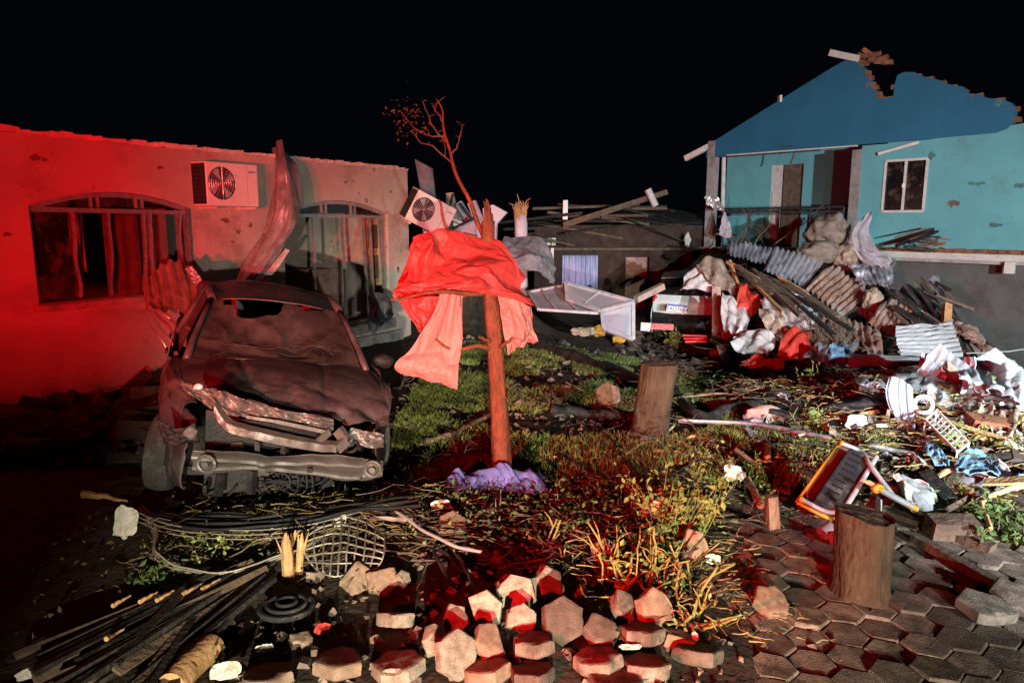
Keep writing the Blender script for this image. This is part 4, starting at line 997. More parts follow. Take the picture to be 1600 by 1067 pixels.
# ------------------------------------------------------------------ emergency car standing left of the camera, its roof lights on
def build_patrol_car():
    M = Matrix.Translation((-2.75, -.75, 0)); t = empty('emergency_car', M @ Vector((0, 0, 0)), 'white emergency car with a red roof light bar, outside the left edge', 'car')
    sec = [(-2.1, .95, .70, .80, .80), (-2.05, 1.05, .72, .95, .86), (-1.9, 1.15, .72, .98, .88), (-1.55, 1.50, .62, 1.0, .90), (-.9, 1.55, .64, 1.0, .90), (.3, 1.55, .64, 1.0, .90), (.62, 1.48, .62, 1.0, .90), (1.15, 1.06, .72, 1.0, .89), (1.6, 1.02, .70, .95, .88), (2.0, .92, .66, .84, .84), (2.12, .72, .62, .66, .78)]
    rings = []
    for y, zt, ht, zb, hb in sec:
        r = [(hb * .9, .24), (hb, .45), (hb * 1.01, (zb + .45) / 2), (hb, zb), ((hb + ht) / 2, zb + (zt - zb) * .5 + .01), (ht, zt - .015), (ht * .6, zt + .015)]
        rings.append([Vector((x, y, z)) for x, z in r] + [Vector((-x, y, z)) for x, z in r[::-1]])
    n = len(rings[0]); fs = []
    for i in range(len(rings) - 1):
        for j in range(n): fs.append((i * n + j, i * n + (j + 1) % n, (i + 1) * n + (j + 1) % n, (i + 1) * n + j))
    fs += [tuple(range(n)), tuple((len(rings) - 1) * n + j for j in range(n - 1, -1, -1))]
    MB().add([v for r in rings for v in r], fs).xf(M).build('body', 'car_white', t, smooth=True, auto=38)
    for sg in (-1, 1):
        for a, b in ((-1.5, -.55), (-.45, .55)):
            MB().prism([(sg * .905, a, 1.03), (sg * .905, b + (.3 if b > 0 else 0), 1.03), (sg * .66, b, 1.47), (sg * .66, a + .1, 1.47)], (sg * .012, 0, .0)).xf(M).build('side_window', 'glass_dark', t)
        MB().blob((sg * .66, 2.06, .72), (.15, .08, .08), 3, .03, 1, 1).xf(M).build('headlamp', 'lamp_lens', t, smooth=True)
        MB().blob((sg * 1.0, .78, 1.06), (.10, .07, .08), 3, .03, 1, 1).xf(M).build('door_mirror', 'car_black', t, smooth=True)
        for y in (-1.3, 1.35): wheel(t, (sg * .80, y, .33), .33, .22, 0, M)
    MB().prism([(-.62, .66, 1.47), (.62, .66, 1.47), (.72, 1.13, 1.09), (-.72, 1.13, 1.09)], (0, .012, .016)).xf(M).build('windscreen', 'glass_dark', t)
    MB().box((0, 2.10, .42), (1.6, .14, .26)).xf(M).build('front_bumper', 'car_black', t)
    b = MB().box((0, -.45, 1.585), (1.2, .26, .04)).xf(M).build('light_bar', 'car_black', t)
    for x in (-.4, .4): MB().box((x, -.45, 1.645), (.36, .22, .08), taper=.9).xf(M).build('beacon_lens', 'lit_red', b)
build_patrol_car()
# ------------------------------------------------------------------ snapped tree wrapped in tarpaulin
def limb(P, r0, r1, n=10, k=24, rough=.04, wob=.01, seed=0):
    pts = []; rs = []
    for i in range(k + 1):
        u = i / k; p = crow(P, u) + Vector((nz((u * 5, seed, 1)), nz((u * 5, seed, 5)), nz((u * 5, seed, 9)))) * wob
        pts.append(p); rs.append((r0 + (r1 - r0) * u) * (1 + rough * nz((u * 9, seed, 3)) * 2))
    return pts, rs
def leafcard(mb, p, size, rnd):
    a = Vector((rnd.gauss(0, 1), rnd.gauss(0, 1), rnd.gauss(0, .7))).normalized(); b = a.cross(Vector((rnd.gauss(0, 1), rnd.gauss(0, 1), rnd.gauss(0, 1)))).normalized()
    c = a.cross(b) * size * .12
    mb.add([p, p + a * size * .5 + b * size * .26 + c, p + a * size, p + a * size * .5 - b * size * .26 + c], [(0, 1, 2), (0, 2, 3)])
def build_tree():
    T = [(786, 756, 5.45), (783, 700, 5.47), (779, 620, 5.5), (772, 520, 5.52), (766, 450, 5.55), (762, 380, 5.6), (763, 345, 5.62)]
    P = [U(*q) for q in T]; P[0].z = -.08
    t = empty('snapped_tree', (P[0].x, P[0].y, 0), 'snapped peeled tree trunk holding up the red tarpaulin', 'tree')
    k = 120; n = 32; vs = []; fs = []
    for i in range(k + 1):
        u = i / k; c = crow(P, u); r = .078 + (.050 - .078) * u + .03 * max(0, .08 - u) / .08
        for j in range(n):
            a = 2 * math.pi * j / n; d = Vector((math.cos(a), math.sin(a), 0))
            q = d * r * (1 + .14 * noise.noise(Vector((d.x * 2.2, d.y * 2.2, u * 4))) + .07 * noise.noise(Vector((d.x * 5, d.y * 5, u * 11))) + .035 * noise.noise(Vector((d.x * 9, d.y * 9, u * 40))) + .35 * math.exp(-((u - .56) / .02) ** 2 - ((a - 4.3) / .5) ** 2) + .3 * math.exp(-((u - .30) / .015) ** 2 - ((a - 5.2) / .4) ** 2))
            vs.append(c + q)
    for i in range(k):
        for j in range(n): fs.append((i * n + j, i * n + (j + 1) % n, (i + 1) * n + (j + 1) % n, (i + 1) * n + j))
    fs.append(tuple(k * n + j for j in range(n)))
    mb = MB().add(vs, fs)
    top = P[-1]; rnd = random.Random(6)
    for i in range(12):   # splinters at the break
        a = rnd.uniform(0, 6.28); b = top + Vector((math.cos(a), math.sin(a), 0)) * rnd.uniform(.0, .05)
        h = rnd.uniform(.06, .17); mb.tube([b - Vector((0, 0, .06)), b + Vector((rnd.uniform(-.01, .01), 0, h * .6)), b + Vector((rnd.uniform(-.015, .015), 0, h))], [.022, .016, .002], 5)
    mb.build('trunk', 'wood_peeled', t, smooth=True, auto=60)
    br = [([(768, 452, 5.5), (735, 460, 5.42), (690, 455, 5.35), (650, 462, 5.3), (610, 468, 5.25)], .024, .008), ([(775, 548, 5.5), (745, 540, 5.42), (715, 547, 5.38), (690, 538, 5.36), (665, 512, 5.35)], .022, .006),
          ([(776, 545, 5.5), (790, 536, 5.42), (803, 528, 5.4)], .020, .009), ([(772, 535, 5.5), (757, 530, 5.42), (748, 526, 5.4)], .018, .006),
          ([(768, 385, 5.62), (745, 345, 5.75), (722, 292, 5.85), (703, 235, 5.9), (692, 190, 5.95), (682, 155, 6.0)], .022, .005), ([(745, 372, 5.6), (715, 365, 5.6), (697, 356, 5.62), (691, 330, 5.63), (686, 312, 5.64)], .024, .006)]
    for i, (q, r0, r1) in enumerate(br):
        pts, rs = limb([U(*x) for x in q], r0, r1, seed=i + 1, k=26, rough=.1, wob=.03 if i == 4 else .012)
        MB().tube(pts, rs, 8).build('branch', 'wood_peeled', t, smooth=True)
    # twigs on the tall branch
    tw = MB(); lf = MB()
    for q in ([(692, 190, 5.95), (684, 178, 5.95), (676, 165, 5.95)], [(706, 240, 5.9), (716, 225, 5.9), (722, 200, 5.9)], [(700, 225, 5.92), (675, 195, 6), (660, 158, 6.05)], [(698, 215, 5.92), (670, 212, 6.0), (648, 200, 6.1), (628, 178, 6.15)], [(712, 262, 5.9), (690, 240, 6.0), (660, 222, 6.1), (640, 205, 6.1)]):
        pts, rs = limb([U(*x) for x in q], .007, .003, seed=q[0][0], k=12, wob=.02); tw.tube(pts, rs, 5)
        for i in range(3):
            p = pts[rnd.randrange(3, 13)]; e = p + Vector((rnd.gauss(0, .05), rnd.gauss(0, .05), abs(rnd.gauss(0.03, .05)))); tw.tube([p, (p + e) / 2 + Vector((.01, 0, .01)), e], [.003, .0025, .002], 4)
            if rnd.random() < .75:
                for _ in range(2): leafcard(lf, e, rnd.uniform(.025, .05), rnd)
    tw.build('twigs', 'wood_old', t)
    c = U(633, 185, 6.15)
    for _ in range(90):
        p = c + Vector((rnd.gauss(0, .07), rnd.gauss(0, .07), rnd.gauss(0, .085))); leafcard(lf, p, rnd.uniform(.018, .038), rnd)
    lf.build('leaves', 'dry_leaf', t)
    # tarpaulin
    b = empty('red_tarpaulin', U(720, 600, 5.4), 'crumpled red tarpaulin draped over the snapped tree like a hood', 'tarpaulin')
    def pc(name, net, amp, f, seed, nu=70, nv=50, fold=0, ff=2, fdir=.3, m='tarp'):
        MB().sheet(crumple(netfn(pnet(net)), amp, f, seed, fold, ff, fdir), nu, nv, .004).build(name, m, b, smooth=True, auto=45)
    pc('canopy', [[(646, 366, 5.44), (668, 362, 5.5), (695, 361, 5.55), (735, 366, 5.58), (774, 379, 5.6)], [(650, 384, 5.36), (672, 386, 5.40), (700, 392, 5.42), (748, 392, 5.44), (795, 407, 5.5)], [(638, 410, 5.32), (668, 415, 5.30), (702, 415, 5.28), (755, 415, 5.30), (815, 435, 5.45)], [(626, 438, 5.28), (660, 440, 5.20), (705, 438, 5.17), (760, 438, 5.2), (822, 458, 5.42)], [(616, 458, 5.28), (655, 452, 5.18), (700, 452, 5.15), (765, 458, 5.18), (828, 480, 5.40)]], .060, 4.2, 1, 120, 100, .008, 2, m='tarp_red_lit')
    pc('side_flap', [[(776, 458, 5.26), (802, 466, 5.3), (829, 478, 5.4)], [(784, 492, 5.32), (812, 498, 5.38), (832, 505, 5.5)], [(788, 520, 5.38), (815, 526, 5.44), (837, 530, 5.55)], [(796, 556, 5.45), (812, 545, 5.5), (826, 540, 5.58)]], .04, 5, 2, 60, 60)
    pc('back_panel', [[(650, 372, 5.62), (700, 364, 5.75), (772, 384, 5.75)], [(628, 420, 5.8), (705, 420, 6.0), (818, 440, 5.85)], [(619, 462, 5.75), (640, 490, 5.85), (690, 470, 5.9)], ], .04, 4, 3, 60, 50, m='tarp_red_lit')
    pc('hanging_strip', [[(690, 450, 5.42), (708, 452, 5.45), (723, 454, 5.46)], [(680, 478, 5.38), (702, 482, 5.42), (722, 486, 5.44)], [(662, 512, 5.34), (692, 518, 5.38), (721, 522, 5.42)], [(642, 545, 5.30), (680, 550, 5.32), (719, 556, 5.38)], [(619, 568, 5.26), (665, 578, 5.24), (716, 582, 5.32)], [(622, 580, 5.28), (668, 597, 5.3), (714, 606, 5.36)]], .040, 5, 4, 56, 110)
    pc('inner_fold', [[(617, 460, 5.3), (650, 466, 5.4), (690, 462, 5.5)], [(630, 478, 5.36), (655, 490, 5.45), (684, 490, 5.5)], [(652, 515, 5.42), (662, 520, 5.45), (674, 512, 5.48)]], .03, 5, 5, 40, 40, m='tarp_red_lit')
    # blue cloth at the foot
    o = MB(); rnd = random.Random(9)
    def bl(u, v):
        a = G(690, 772); e = G(855, 768); p = a.lerp(e, u); w = .17 + .045 * math.sin(u * 9)
        y = (v - .5) * 2; p = p + Vector((0, y * w, 0))
        hump = (1 - y * y) * (.13 + .035 * math.sin(u * 13 + .6) + .02 * math.sin(u * 24)) * min(1, 6 * u, 6 * (1 - u))
        q = p * 6; p.z = hgt(p.x, p.y) + .06 + max(0, hump) + .03 * (abs(noise.noise(q)) * 2 - .4) * (1 - y * y) + .010 * math.sin((u * 2.2 + v * .8) * 22 + 7 * noise.noise(p * 3.5)) * (1 - y ** 4)
        p.y += .05 * noise.noise(p * 5 + Vector((u * 3, 0, 0)))
        return p
    o.sheet(bl, 150, 60, .004); tag(o.build('blue_cloth', 'cloth_blue', smooth=True, auto=60), 'crumpled blue violet cloth lying round the tree foot', 'cloth')
build_tree()
# ------------------------------------------------------------------ rubble pile in front of the blue house
GP = 'torn roofing sheets on the rubble pile'
CLO = 'cloths and plastic in the rubble pile'
S('corrugated_sheet', 'small bluish corrugated sheet at the top left of the rubble pile', 'roofing sheet', [[(1139, 375, 15.6), (1172, 381, 15.5), (1208, 389, 15.4)], [(1136, 397, 15.2), (1165, 404, 15.1), (1195, 413, 15.0)]], 'galv', 90, 8, .004, .03, 2, 1, GP, (9, .035))
S('corrugated_sheet', 'silvery corrugated sheet in the middle of the row on the pile', 'roofing sheet', [[(1210, 388, 15.3), (1248, 398, 15.1), (1287, 409, 14.9)], [(1194, 420, 14.7), (1225, 433, 14.5), (1258, 447, 14.3)]], 'galv', 100, 10, .004, .04, 2, 2, GP, (9, .038))
S('corrugated_sheet', 'rust brown corrugated sheet sloping down the rubble pile', 'roofing sheet', [[(1299, 412, 14.6), (1330, 432, 14.3), (1362, 456, 14.0)], [(1256, 449, 13.9), (1286, 470, 13.6), (1318, 492, 13.3)]], 'galv_rust', 100, 12, .004, .04, 2, 3, GP, (8, .034))
S('corrugated_sheet', 'dull fan shaped corrugated sheet above the pale blue flashing', 'roofing sheet', [[(1380, 473, 12.9), (1400, 470, 12.9), (1420, 476, 12.8), (1440, 494, 12.7)], [(1354, 506, 12.5), (1372, 514, 12.4), (1392, 520, 12.3), (1408, 516, 12.3)]], 'galv_rust', 80, 12, .004, .05, 2.5, 4, GP, (7, .03))
S('corrugated_sheet', 'lilac grey corrugated sheet with level ribs by the grey wall', 'roofing sheet', [[(1398, 510, 11.9), (1440, 504, 12.0), (1485, 502, 12.1)], [(1401, 532, 11.5), (1445, 530, 11.5), (1494, 528, 11.6)], [(1407, 556, 11.1), (1450, 557, 11.1), (1504, 557, 11.1)]], 'galv_pale', 24, 90, .004, .03, 2, 5, GP, (8, .022, 1))
S('corrugated_sheet', 'scrap of dark corrugated sheet leaning on the grey lower wall', 'roofing sheet', [[(1438, 441, 13.4), (1466, 431, 13.5)], [(1452, 470, 13.1), (1476, 462, 13.2)]], 'galv', 50, 8, .004, .03, 3, 6, GP, (5, .03))
S('corrugated_sheet', 'dark crumpled corrugated scrap under the lilac cloth', 'roofing sheet', [[(1330, 418, 14.2), (1362, 412, 14.2), (1392, 425, 14.0)], [(1345, 440, 13.8), (1372, 442, 13.7), (1398, 448, 13.5)]], 'galv', 70, 14, .004, .07, 3, 7, GP, (7, .03))
S('metal_flashing', 'long pale blue metal flashing lying along the pile foot', 'flashing', [[(1322, 553, 10.6), (1380, 556, 10.6), (1450, 557, 10.7), (1508, 560, 10.8)], [(1324, 560, 10.45), (1382, 566, 10.45), (1450, 564, 10.5), (1509, 572, 10.6)], [(1326, 576, 10.4), (1390, 574, 10.4), (1450, 572, 10.45), (1510, 584, 10.5)]], 'galv_pale', 60, 20, .005, .03, 3, 8)
S('crushed_box', 'crushed blue and white box at the end of the pale flashing', 'box', [[(1292, 552, 10.6), (1300, 540, 10.7), (1316, 546, 10.7)], [(1288, 566, 10.5), (1302, 556, 10.5), (1322, 560, 10.5)], [(1292, 572, 10.4), (1306, 574, 10.35), (1324, 576, 10.4)]], 'denim', 30, 30, .005, .05, 5, 9)
# cloth and sheeting
S('lilac_cloth', 'pale lilac cloth hanging from the balcony slab beside the bundles', 'cloth', [[(1350, 338, 15.4), (1356, 334, 15.4), (1362, 332, 15.4)], [(1324, 370, 15.0), (1342, 362, 14.95), (1356, 364, 15.1)], [(1336, 394, 14.6), (1352, 390, 14.5), (1370, 389, 14.7)], [(1356, 410, 14.2), (1376, 406, 14.2), (1398, 402, 14.5)], [(1372, 418, 14.0), (1386, 420, 14.0), (1394, 418, 14.1)]], 'cloth_lilac', 40, 70, .008, .045, 2.4, 1, CLO, fold=.028, ff=2.6, fdir=.7)
S('tan_blanket', 'tan blanket draped over the pile beside the porch column', 'cloth', [[(1088, 416, 14.4), (1110, 402, 14.6), (1134, 416, 14.4)], [(1100, 428, 14.1), (1122, 426, 14.1), (1146, 440, 13.9)], [(1112, 444, 13.9), (1130, 452, 13.7), (1153, 464, 13.5)]], 'cloth_tan', 50, 50, .01, .045, 2.6, 2, CLO, fold=.028, ff=2.6, fdir=.7)
S('pale_sheet', 'pale pink sheet bulging over the buried white car', 'cloth', [[(1082, 418, 14.6), (1098, 412, 14.5), (1114, 424, 14.3)], [(1072, 434, 14.5), (1096, 432, 14.2), (1118, 444, 14.0)], [(1062, 452, 14.3), (1090, 452, 14.1), (1116, 458, 13.9)]], 'cloth_white', 50, 40, .008, .045, 2.6, 3, CLO, fold=.028, ff=2.6, fdir=.7)
S('red_sheet', 'red plastic sheet hanging in the middle of the pile', 'sheet', [[(1156, 440, 13.6), (1172, 452, 13.5), (1190, 468, 13.4)], [(1152, 462, 13.3), (1168, 472, 13.2), (1186, 480, 13.2)], [(1150, 484, 13.1), (1166, 490, 13.0), (1182, 492, 13.0)]], 'cloth_red', 40, 40, .006, .045, 3, 4, CLO, fold=.028, ff=2.6, fdir=.7)
S('white_sheet', 'large crumpled white sheet low on the rubble pile', 'cloth', [[(1188, 470, 12.9), (1202, 459, 13.1), (1228, 470, 13.1), (1256, 486, 12.9)], [(1192, 482, 12.6), (1210, 484, 12.6), (1238, 496, 12.5), (1268, 502, 12.5)], [(1200, 494, 12.4), (1220, 506, 12.2), (1248, 512, 12.1), (1280, 518, 12.1)]], 'cloth_white', 70, 50, .008, .045, 2.8, 5, CLO, fold=.028, ff=2.6, fdir=.7)
S('brown_sacking', 'brown sacking hanging below the large white sheet', 'cloth', [[(1186, 480, 12.6), (1206, 486, 12.5), (1226, 498, 12.4)], [(1190, 500, 12.3), (1212, 510, 12.2), (1230, 516, 12.1)], [(1204, 522, 12.1), (1218, 524, 12.0), (1232, 530, 12.0)]], 'cloth_tan', 40, 40, .008, .045, 3, 6, CLO, fold=.028, ff=2.6, fdir=.7)
S('red_white_plastic', 'red and white plastic sheet crumpled at the pile foot', 'plastic sheet', [[(1146, 530, 11.9), (1170, 516, 12.1), (1190, 512, 12.1), (1212, 532, 11.9)], [(1142, 542, 11.7), (1168, 536, 11.7), (1190, 534, 11.7), (1208, 544, 11.7)], [(1160, 552, 11.5), (1176, 554, 11.5), (1190, 556, 11.5), (1200, 556, 11.5)]], 'cloth_white', 56, 44, .006, .045, 3.2, 7, CLO, fold=.028, ff=2.6, fdir=.7)
S('red_rag', 'dark red rag right of the crumpled plastic at the pile foot', 'rag', [[(1226, 514, 11.9), (1246, 512, 11.9), (1268, 522, 11.9)], [(1220, 534, 11.6), (1244, 536, 11.5), (1264, 544, 11.6)], [(1214, 556, 11.4), (1240, 562, 11.3), (1258, 560, 11.4)]], 'cloth_red', 40, 40, .008, .045, 3.2, 8, CLO, fold=.028, ff=2.6, fdir=.7)
S('red_rag', 'bright red rag lying flat in front of the pile', 'rag', [[(1160, 562, 11.2), (1190, 560, 11.2), (1226, 564, 11.2)], [(1156, 572, 10.9), (1192, 576, 10.9), (1224, 576, 10.9)]], 'cloth_red', 50, 20, .006, .045, 4, 9, CLO, fold=.028, ff=2.6, fdir=.7)
S('striped_sheet', 'red and white striped sheet scrap beside the upright board', 'sheet', [[(1127, 506, 13.0), (1140, 504, 13.0), (1148, 512, 13.0)], [(1128, 528, 12.7), (1142, 530, 12.7), (1150, 534, 12.7)]], 'cloth_red', 40, 20, .006, .03, 3, 10, CLO, (5, .03))
S('white_bucket_scrap', 'white scrap of plastic below the red sheet', 'plastic scrap', [[(1150, 516, 12.4), (1160, 512, 12.4), (1172, 520, 12.4)], [(1148, 530, 12.2), (1162, 530, 12.2), (1170, 532, 12.2)]], 'cloth_white', 20, 16, .006, .045, 4, 11, CLO, fold=.028, ff=2.6, fdir=.7)
S('silver_sheeting', 'strip of white sheeting among the slanting planks', 'sheet', [[(1194, 436, 13.9), (1215, 442, 13.8), (1250, 458, 13.6)], [(1205, 446, 13.7), (1228, 456, 13.5), (1256, 472, 13.3)]], 'cloth_white', 50, 18, .006, .045, 3, 12, CLO, fold=.028, ff=2.6, fdir=.7)
S('foil_scrap', 'crumpled silver foil caught on the porch column', 'foil', [[(1100, 308, 18.9), (1112, 306, 18.9), (1128, 318, 18.9)], [(1104, 320, 18.8), (1116, 326, 18.8), (1132, 328, 18.8)]], 'alu', 26, 22, .006, .09, 3.5, 13)
S('foil_scrap', 'pale torn cloth hanging below the foil on the column', 'cloth', [[(1130, 330, 18.7), (1134, 332, 18.7), (1138, 338, 18.7)], [(1126, 352, 18.6), (1134, 354, 18.6), (1142, 358, 18.6)], [(1124, 366, 18.5), (1134, 370, 18.5), (1144, 372, 18.5)]], 'cloth_lilac', 20, 40, .006, .07, 3.5, 14)
for k, (px, py, Y, rad, lb, m) in enumerate(((1293, 364, 15.6, (.42, .40, .40), 'big round brown bundle on the balcony edge', 'mattress'), (1280, 395, 15.1, (.44, .4, .24), 'flat grey brown bundle below the big round one', 'mattress'), (1326, 402, 14.9, (.28, .3, .30), 'small brown bundle tucked beside the lilac cloth', 'cloth_tan'), (1364, 470, 13.3, (.17, .15, .22), 'tan sack beside the rust brown sheet', 'cloth_tan'))):
    tag(MB().blob(U(px, py, Y), rad, 4, .28, 1.7, k + 2).build('bundle', m, smooth=True), lb, 'bundle', 'bundles on the rubble pile')
# planks and timbers on the pile
def plank(label, a, b, w, h, m, cat='plank', group=None, name='plank', jit=.006, up=(0, 0, 1)):
    A = V(*a) if len(a) == 3 else G(*a, h / 2); B = V(*b) if len(b) == 3 else G(*b, h / 2)
    return tag(MB().bar(A, B, w, h, up=up, jit=jit).build(name, m), label, cat, group)
GPL = 'planks of the rubble pile'
plank('pinkish board sticking out left of the buried white car', (994, 468, 14.6), (1036, 447, 14.9), .14, .12, 'wood_pink', group=GPL)
plank('upright pinkish board standing in front of the buried white car', (1119, 448, 13.8), (1119, 526, 13.3), .05, .16, 'wood_pink', group=GPL, up=(1, 0, 0))
plank('short orange plank leaning on the tan blanket', (1140, 408, 14.3), (1154, 450, 13.7), .05, .09, 'wood_raw', group=GPL)
plank('short pale peg standing among the slanting planks', (1224, 440, 13.9), (1213, 462, 13.5), .04, .06, 'wood_raw', group=GPL)
plank('orange post stub standing by the lilac grey corrugated sheet', (1480, 476, 12.3), (1478, 506, 12.1), .12, .12, 'wood_raw', 'post', GPL, up=(1, 0, 0))
plank('orange broken beam below the rust brown sheet', (1300, 488, 13.1), (1324, 510, 12.8), .07, .09, 'wood_raw', 'beam', GPL)
plank('long black steel beam slanting down along the grey wall', (1412, 450, 13.6), (1608, 596, 11.4), .14, .18, 'steel_beam', 'beam')
plank('thin black steel strut beside the long beam', (1416, 458, 13.4), (1460, 496, 12.6), .06, .07, 'steel_beam', 'strut')
plank('grey board lying under the right end of the steel beam', (1520, 560, 11.6), (1602, 640, 9.7), .35, .05, 'wood_old')
plank('pale splintered board beside the grey board at the right edge', (1516, 530, 12), (1542, 568, 11.2), .14, .04, 'wood_pink')
plank('dark framed screen leaning on the turquoise wall', (1400, 384, 15.2), (1470, 354, 15.5), .05, .07, 'dark_metal', 'frame')
plank('dark frame bar under the leaning screen on the slab', (1420, 380, 15.1), (1469, 360, 15.4), .05, .04, 'dark_metal', 'frame')
rnd = random.Random(21)
for k in range(26):
    u = rnd.random(); x0 = 1136 + 120 * u + rnd.uniform(-6, 6); y0 = 404 + 48 * u + rnd.uniform(-4, 16); L = rnd.uniform(40, 110); a = R(rnd.uniform(24, 46))
    x1, y1 = x0 + L * math.cos(a), y0 + L * math.sin(a)
    Y0 = 14.6 - (y0 - 400) * .03; Y1 = 14.6 - (y1 - 400) * .03
    plank('weathered lath slanting below the corrugated row', (x0, y0, Y0 + rnd.uniform(-.15, .1)), (x1, y1, Y1 + rnd.uniform(-.15, .1)), rnd.uniform(.03, .10), rnd.uniform(.02, .05), rnd.choice(['wood_old', 'wood_old', 'wood_pink', 'char', 'wood_raw']), 'lath', 'weathered laths on the pile', 'lath')
for k in range(16):
    x0 = rnd.uniform(1395, 1470); y0 = rnd.uniform(370, 388); a = rnd.gauss(0, .18); L = rnd.uniform(25, 70)
    plank('dark lath heaped on the slab under the window', (x0, y0, 15.3), (x0 + L, y0 + L * math.sin(a), 15.4 + rnd.uniform(-.3, .2)), rnd.uniform(.05, .1), .03, rnd.choice(['wood_old', 'char', 'wood_old', 'brick']), 'lath', 'broken laths on the slab', 'lath')
for k in range(22):
    x0 = rnd.uniform(1380, 1470); y0 = rnd.uniform(430, 490); a = R(rnd.uniform(20, 60)); L = rnd.uniform(25, 70)
    plank('blackened lath on the pile by the grey wall', (x0, y0, 13.3 - (y0 - 430) * .015), (x0 + L * math.cos(a), y0 + L * math.sin(a), 13.1 - (y0 - 430) * .02), rnd.uniform(.04, .12), .04, rnd.choice(['char', 'steel_beam', 'wood_old', 'dark_metal']), 'lath', 'blackened laths', 'lath')
# bristly fibre thatch
mb = MB()
for k in range(170):
    a = U(rnd.uniform(1262, 1330), rnd.uniform(495, 545), rnd.uniform(11.6, 12.4)); d = Vector((rnd.gauss(.1, .1), -.1, -rnd.uniform(.08, .4)))
    mb.tube([a, a + d * .5 + Vector((rnd.gauss(0, .03), 0, 0)), a + d], [.006, .005, .003], 4)
o = mb.build('torn_fibre', 'wood_old'); tag(o, 'brown fibre matting torn open under the rust brown sheet', 'matting')
# branches on the porch
for k, q in enumerate(([(1195, 395, 17.2), (1225, 370, 17.1), (1255, 350, 17.0), (1290, 318, 16.8)], [(1140, 400, 17.5), (1160, 372, 17.6), (1172, 345, 17.8), (1160, 325, 17.8)], [(1170, 400, 17.4), (1186, 370, 17.5), (1202, 350, 17.6), (1206, 300, 17.8)], [(1235, 255, 18.2), (1245, 230, 18), (1258, 214, 17.9), (1268, 202, 17.9)])):
    pts, rs = limb([U(*x) for x in q], .022, .007, seed=k + 40, wob=.05); mb = MB().tube(pts, rs, 6)
    for i in range(9):
        p = pts[rnd.randrange(6, 24)]; e = p + Vector((rnd.gauss(0, .2), rnd.gauss(0, .1), rnd.gauss(.1, .2))); mb.tube([p, (p + e) / 2 + Vector((.03, 0, .03)), e], [.006, .005, .003], 4)
    tag(mb.build('bare_branch', 'wood_old', smooth=True), ['bent bare branch slanting across the porch rail', 'bare branch standing left of the porch door', 'thin bare branch in front of the porch door', 'bare twig hanging on the dark blue gable'][k], 'branch', 'branches at the blue house')
# ---------------- middle distance: framed white panels, grey heap, plates
def fpanel(label, c, rim=.035, m='white_panel', bars=()):
    P = [U(*q) for q in c]; n = (P[1] - P[0]).cross(P[3] - P[0]).normalized()
    if n.y > 0: n = -n
    t = empty('white_screen', min(P, key=lambda q: q.z), label, 'screen', 'white framed panels on the lawn')
    MB().prism([p for p in P], -n * .02).build('sheet', m, t)
    q = MB()
    for a, b in zip(P, P[1:] + P[:1]): q.bar(a + n * .012, b + n * .012, .06, .045, up=n)
    for u, v in bars: q.bar(P[0].lerp(P[1], u) + n * .012, P[3].lerp(P[2], v) + n * .012, .04, .035, up=n)
    q.build('frame', 'screen_frame', t); return t
fpanel('white framed panel propped up behind the others', [(884, 443, 13.4), (990, 472, 12.6), (938, 486, 12.3), (886, 468, 12.9)], bars=((.5, .5),))
fpanel('pinkish white panel standing on edge at the right', [(940, 488, 12.3), (989, 474, 12.5), (989, 531, 12.2), (942, 514, 12.1)])
fpanel('white framed panel lying flat on the left', [(826, 457, 13.6), (884, 446, 13.9), (936, 490, 12.4), (842, 484, 12.5)], bars=((.33, .3), (.7, .66)))
S('grey_tarpaulin', 'grey tarpaulin thrown over the heap behind the tree', 'tarpaulin', [[(776, 380, 14.4), (800, 370, 14.5), (838, 370, 14.5), (862, 392, 14.5)], [(778, 402, 14.0), (805, 396, 13.9), (842, 394, 13.9), (866, 416, 14.2)], [(784, 430, 13.8), (812, 424, 13.6), (842, 424, 13.6), (866, 446, 14.0)]], 'cloth_grey', 70, 56, .008, .09, 2.6, 3)
plank('narrow white post beside the grey tarpaulin', (863, 388, 14.7), (861, 442, 14.6), .06, .06, 'white_trim', 'post', up=(1, 0, 0))
mb = MB(); P = [U(814, 372, 14.9), U(814, 350, 14.9), U(813, 336, 14.9)]
mb.tube([P[0] - Vector((0, 0, 1.6)), P[0], P[1], P[2]], [.15, .13, .13, .12], 12, rough=.05)
tk = empty('broken_tree', P[0] - Vector((0, 0, 1.6)), 'pale broken tree trunk with a shaggy splintered top', 'trunk')
mb.build('trunk', 'cloth_lilac', tk, smooth=True)
mb = MB()
for k in range(60):
    a = rnd.uniform(0, 6.28); b = P[2] + Vector((math.cos(a) * .1, math.sin(a) * .1, -.12)); mb.tube([b, b + Vector((math.cos(a) * .02, 0, .2)), b + Vector((rnd.gauss(0, .05), 0, rnd.uniform(.25, .42)))], [.02, .016, .003], 4)
for q in ([(816, 325), (802, 320), (795, 318)], [(812, 322), (810, 310), (808, 303)], [(818, 322), (824, 313), (829, 310)]): mb.tube([U(x, y, 14.9) for x, y in q], [.012, .009, .004], 5)
mb.build('splinters', 'wood_raw', tk)
pl = [('torn pale board standing left behind the tarpaulin top', [(697, 302), (707, 301), (716, 345), (720, 392), (698, 396)]), ('pale triangular board behind the tall branch', [(706, 322), (720, 314), (742, 350), (744, 396), (710, 398)]), ('pale lilac board standing between the tall branch and the trunk', [(730, 318), (742, 313), (758, 352), (760, 398), (742, 398), (738, 340)]), ('wide pale board right of the snapped trunk', [(754, 326), (770, 320), (792, 332), (776, 350), (774, 400), (760, 400)]), ('pale post behind the snapped trunk', [(766, 342), (771, 342), (770, 402), (765, 402)])]
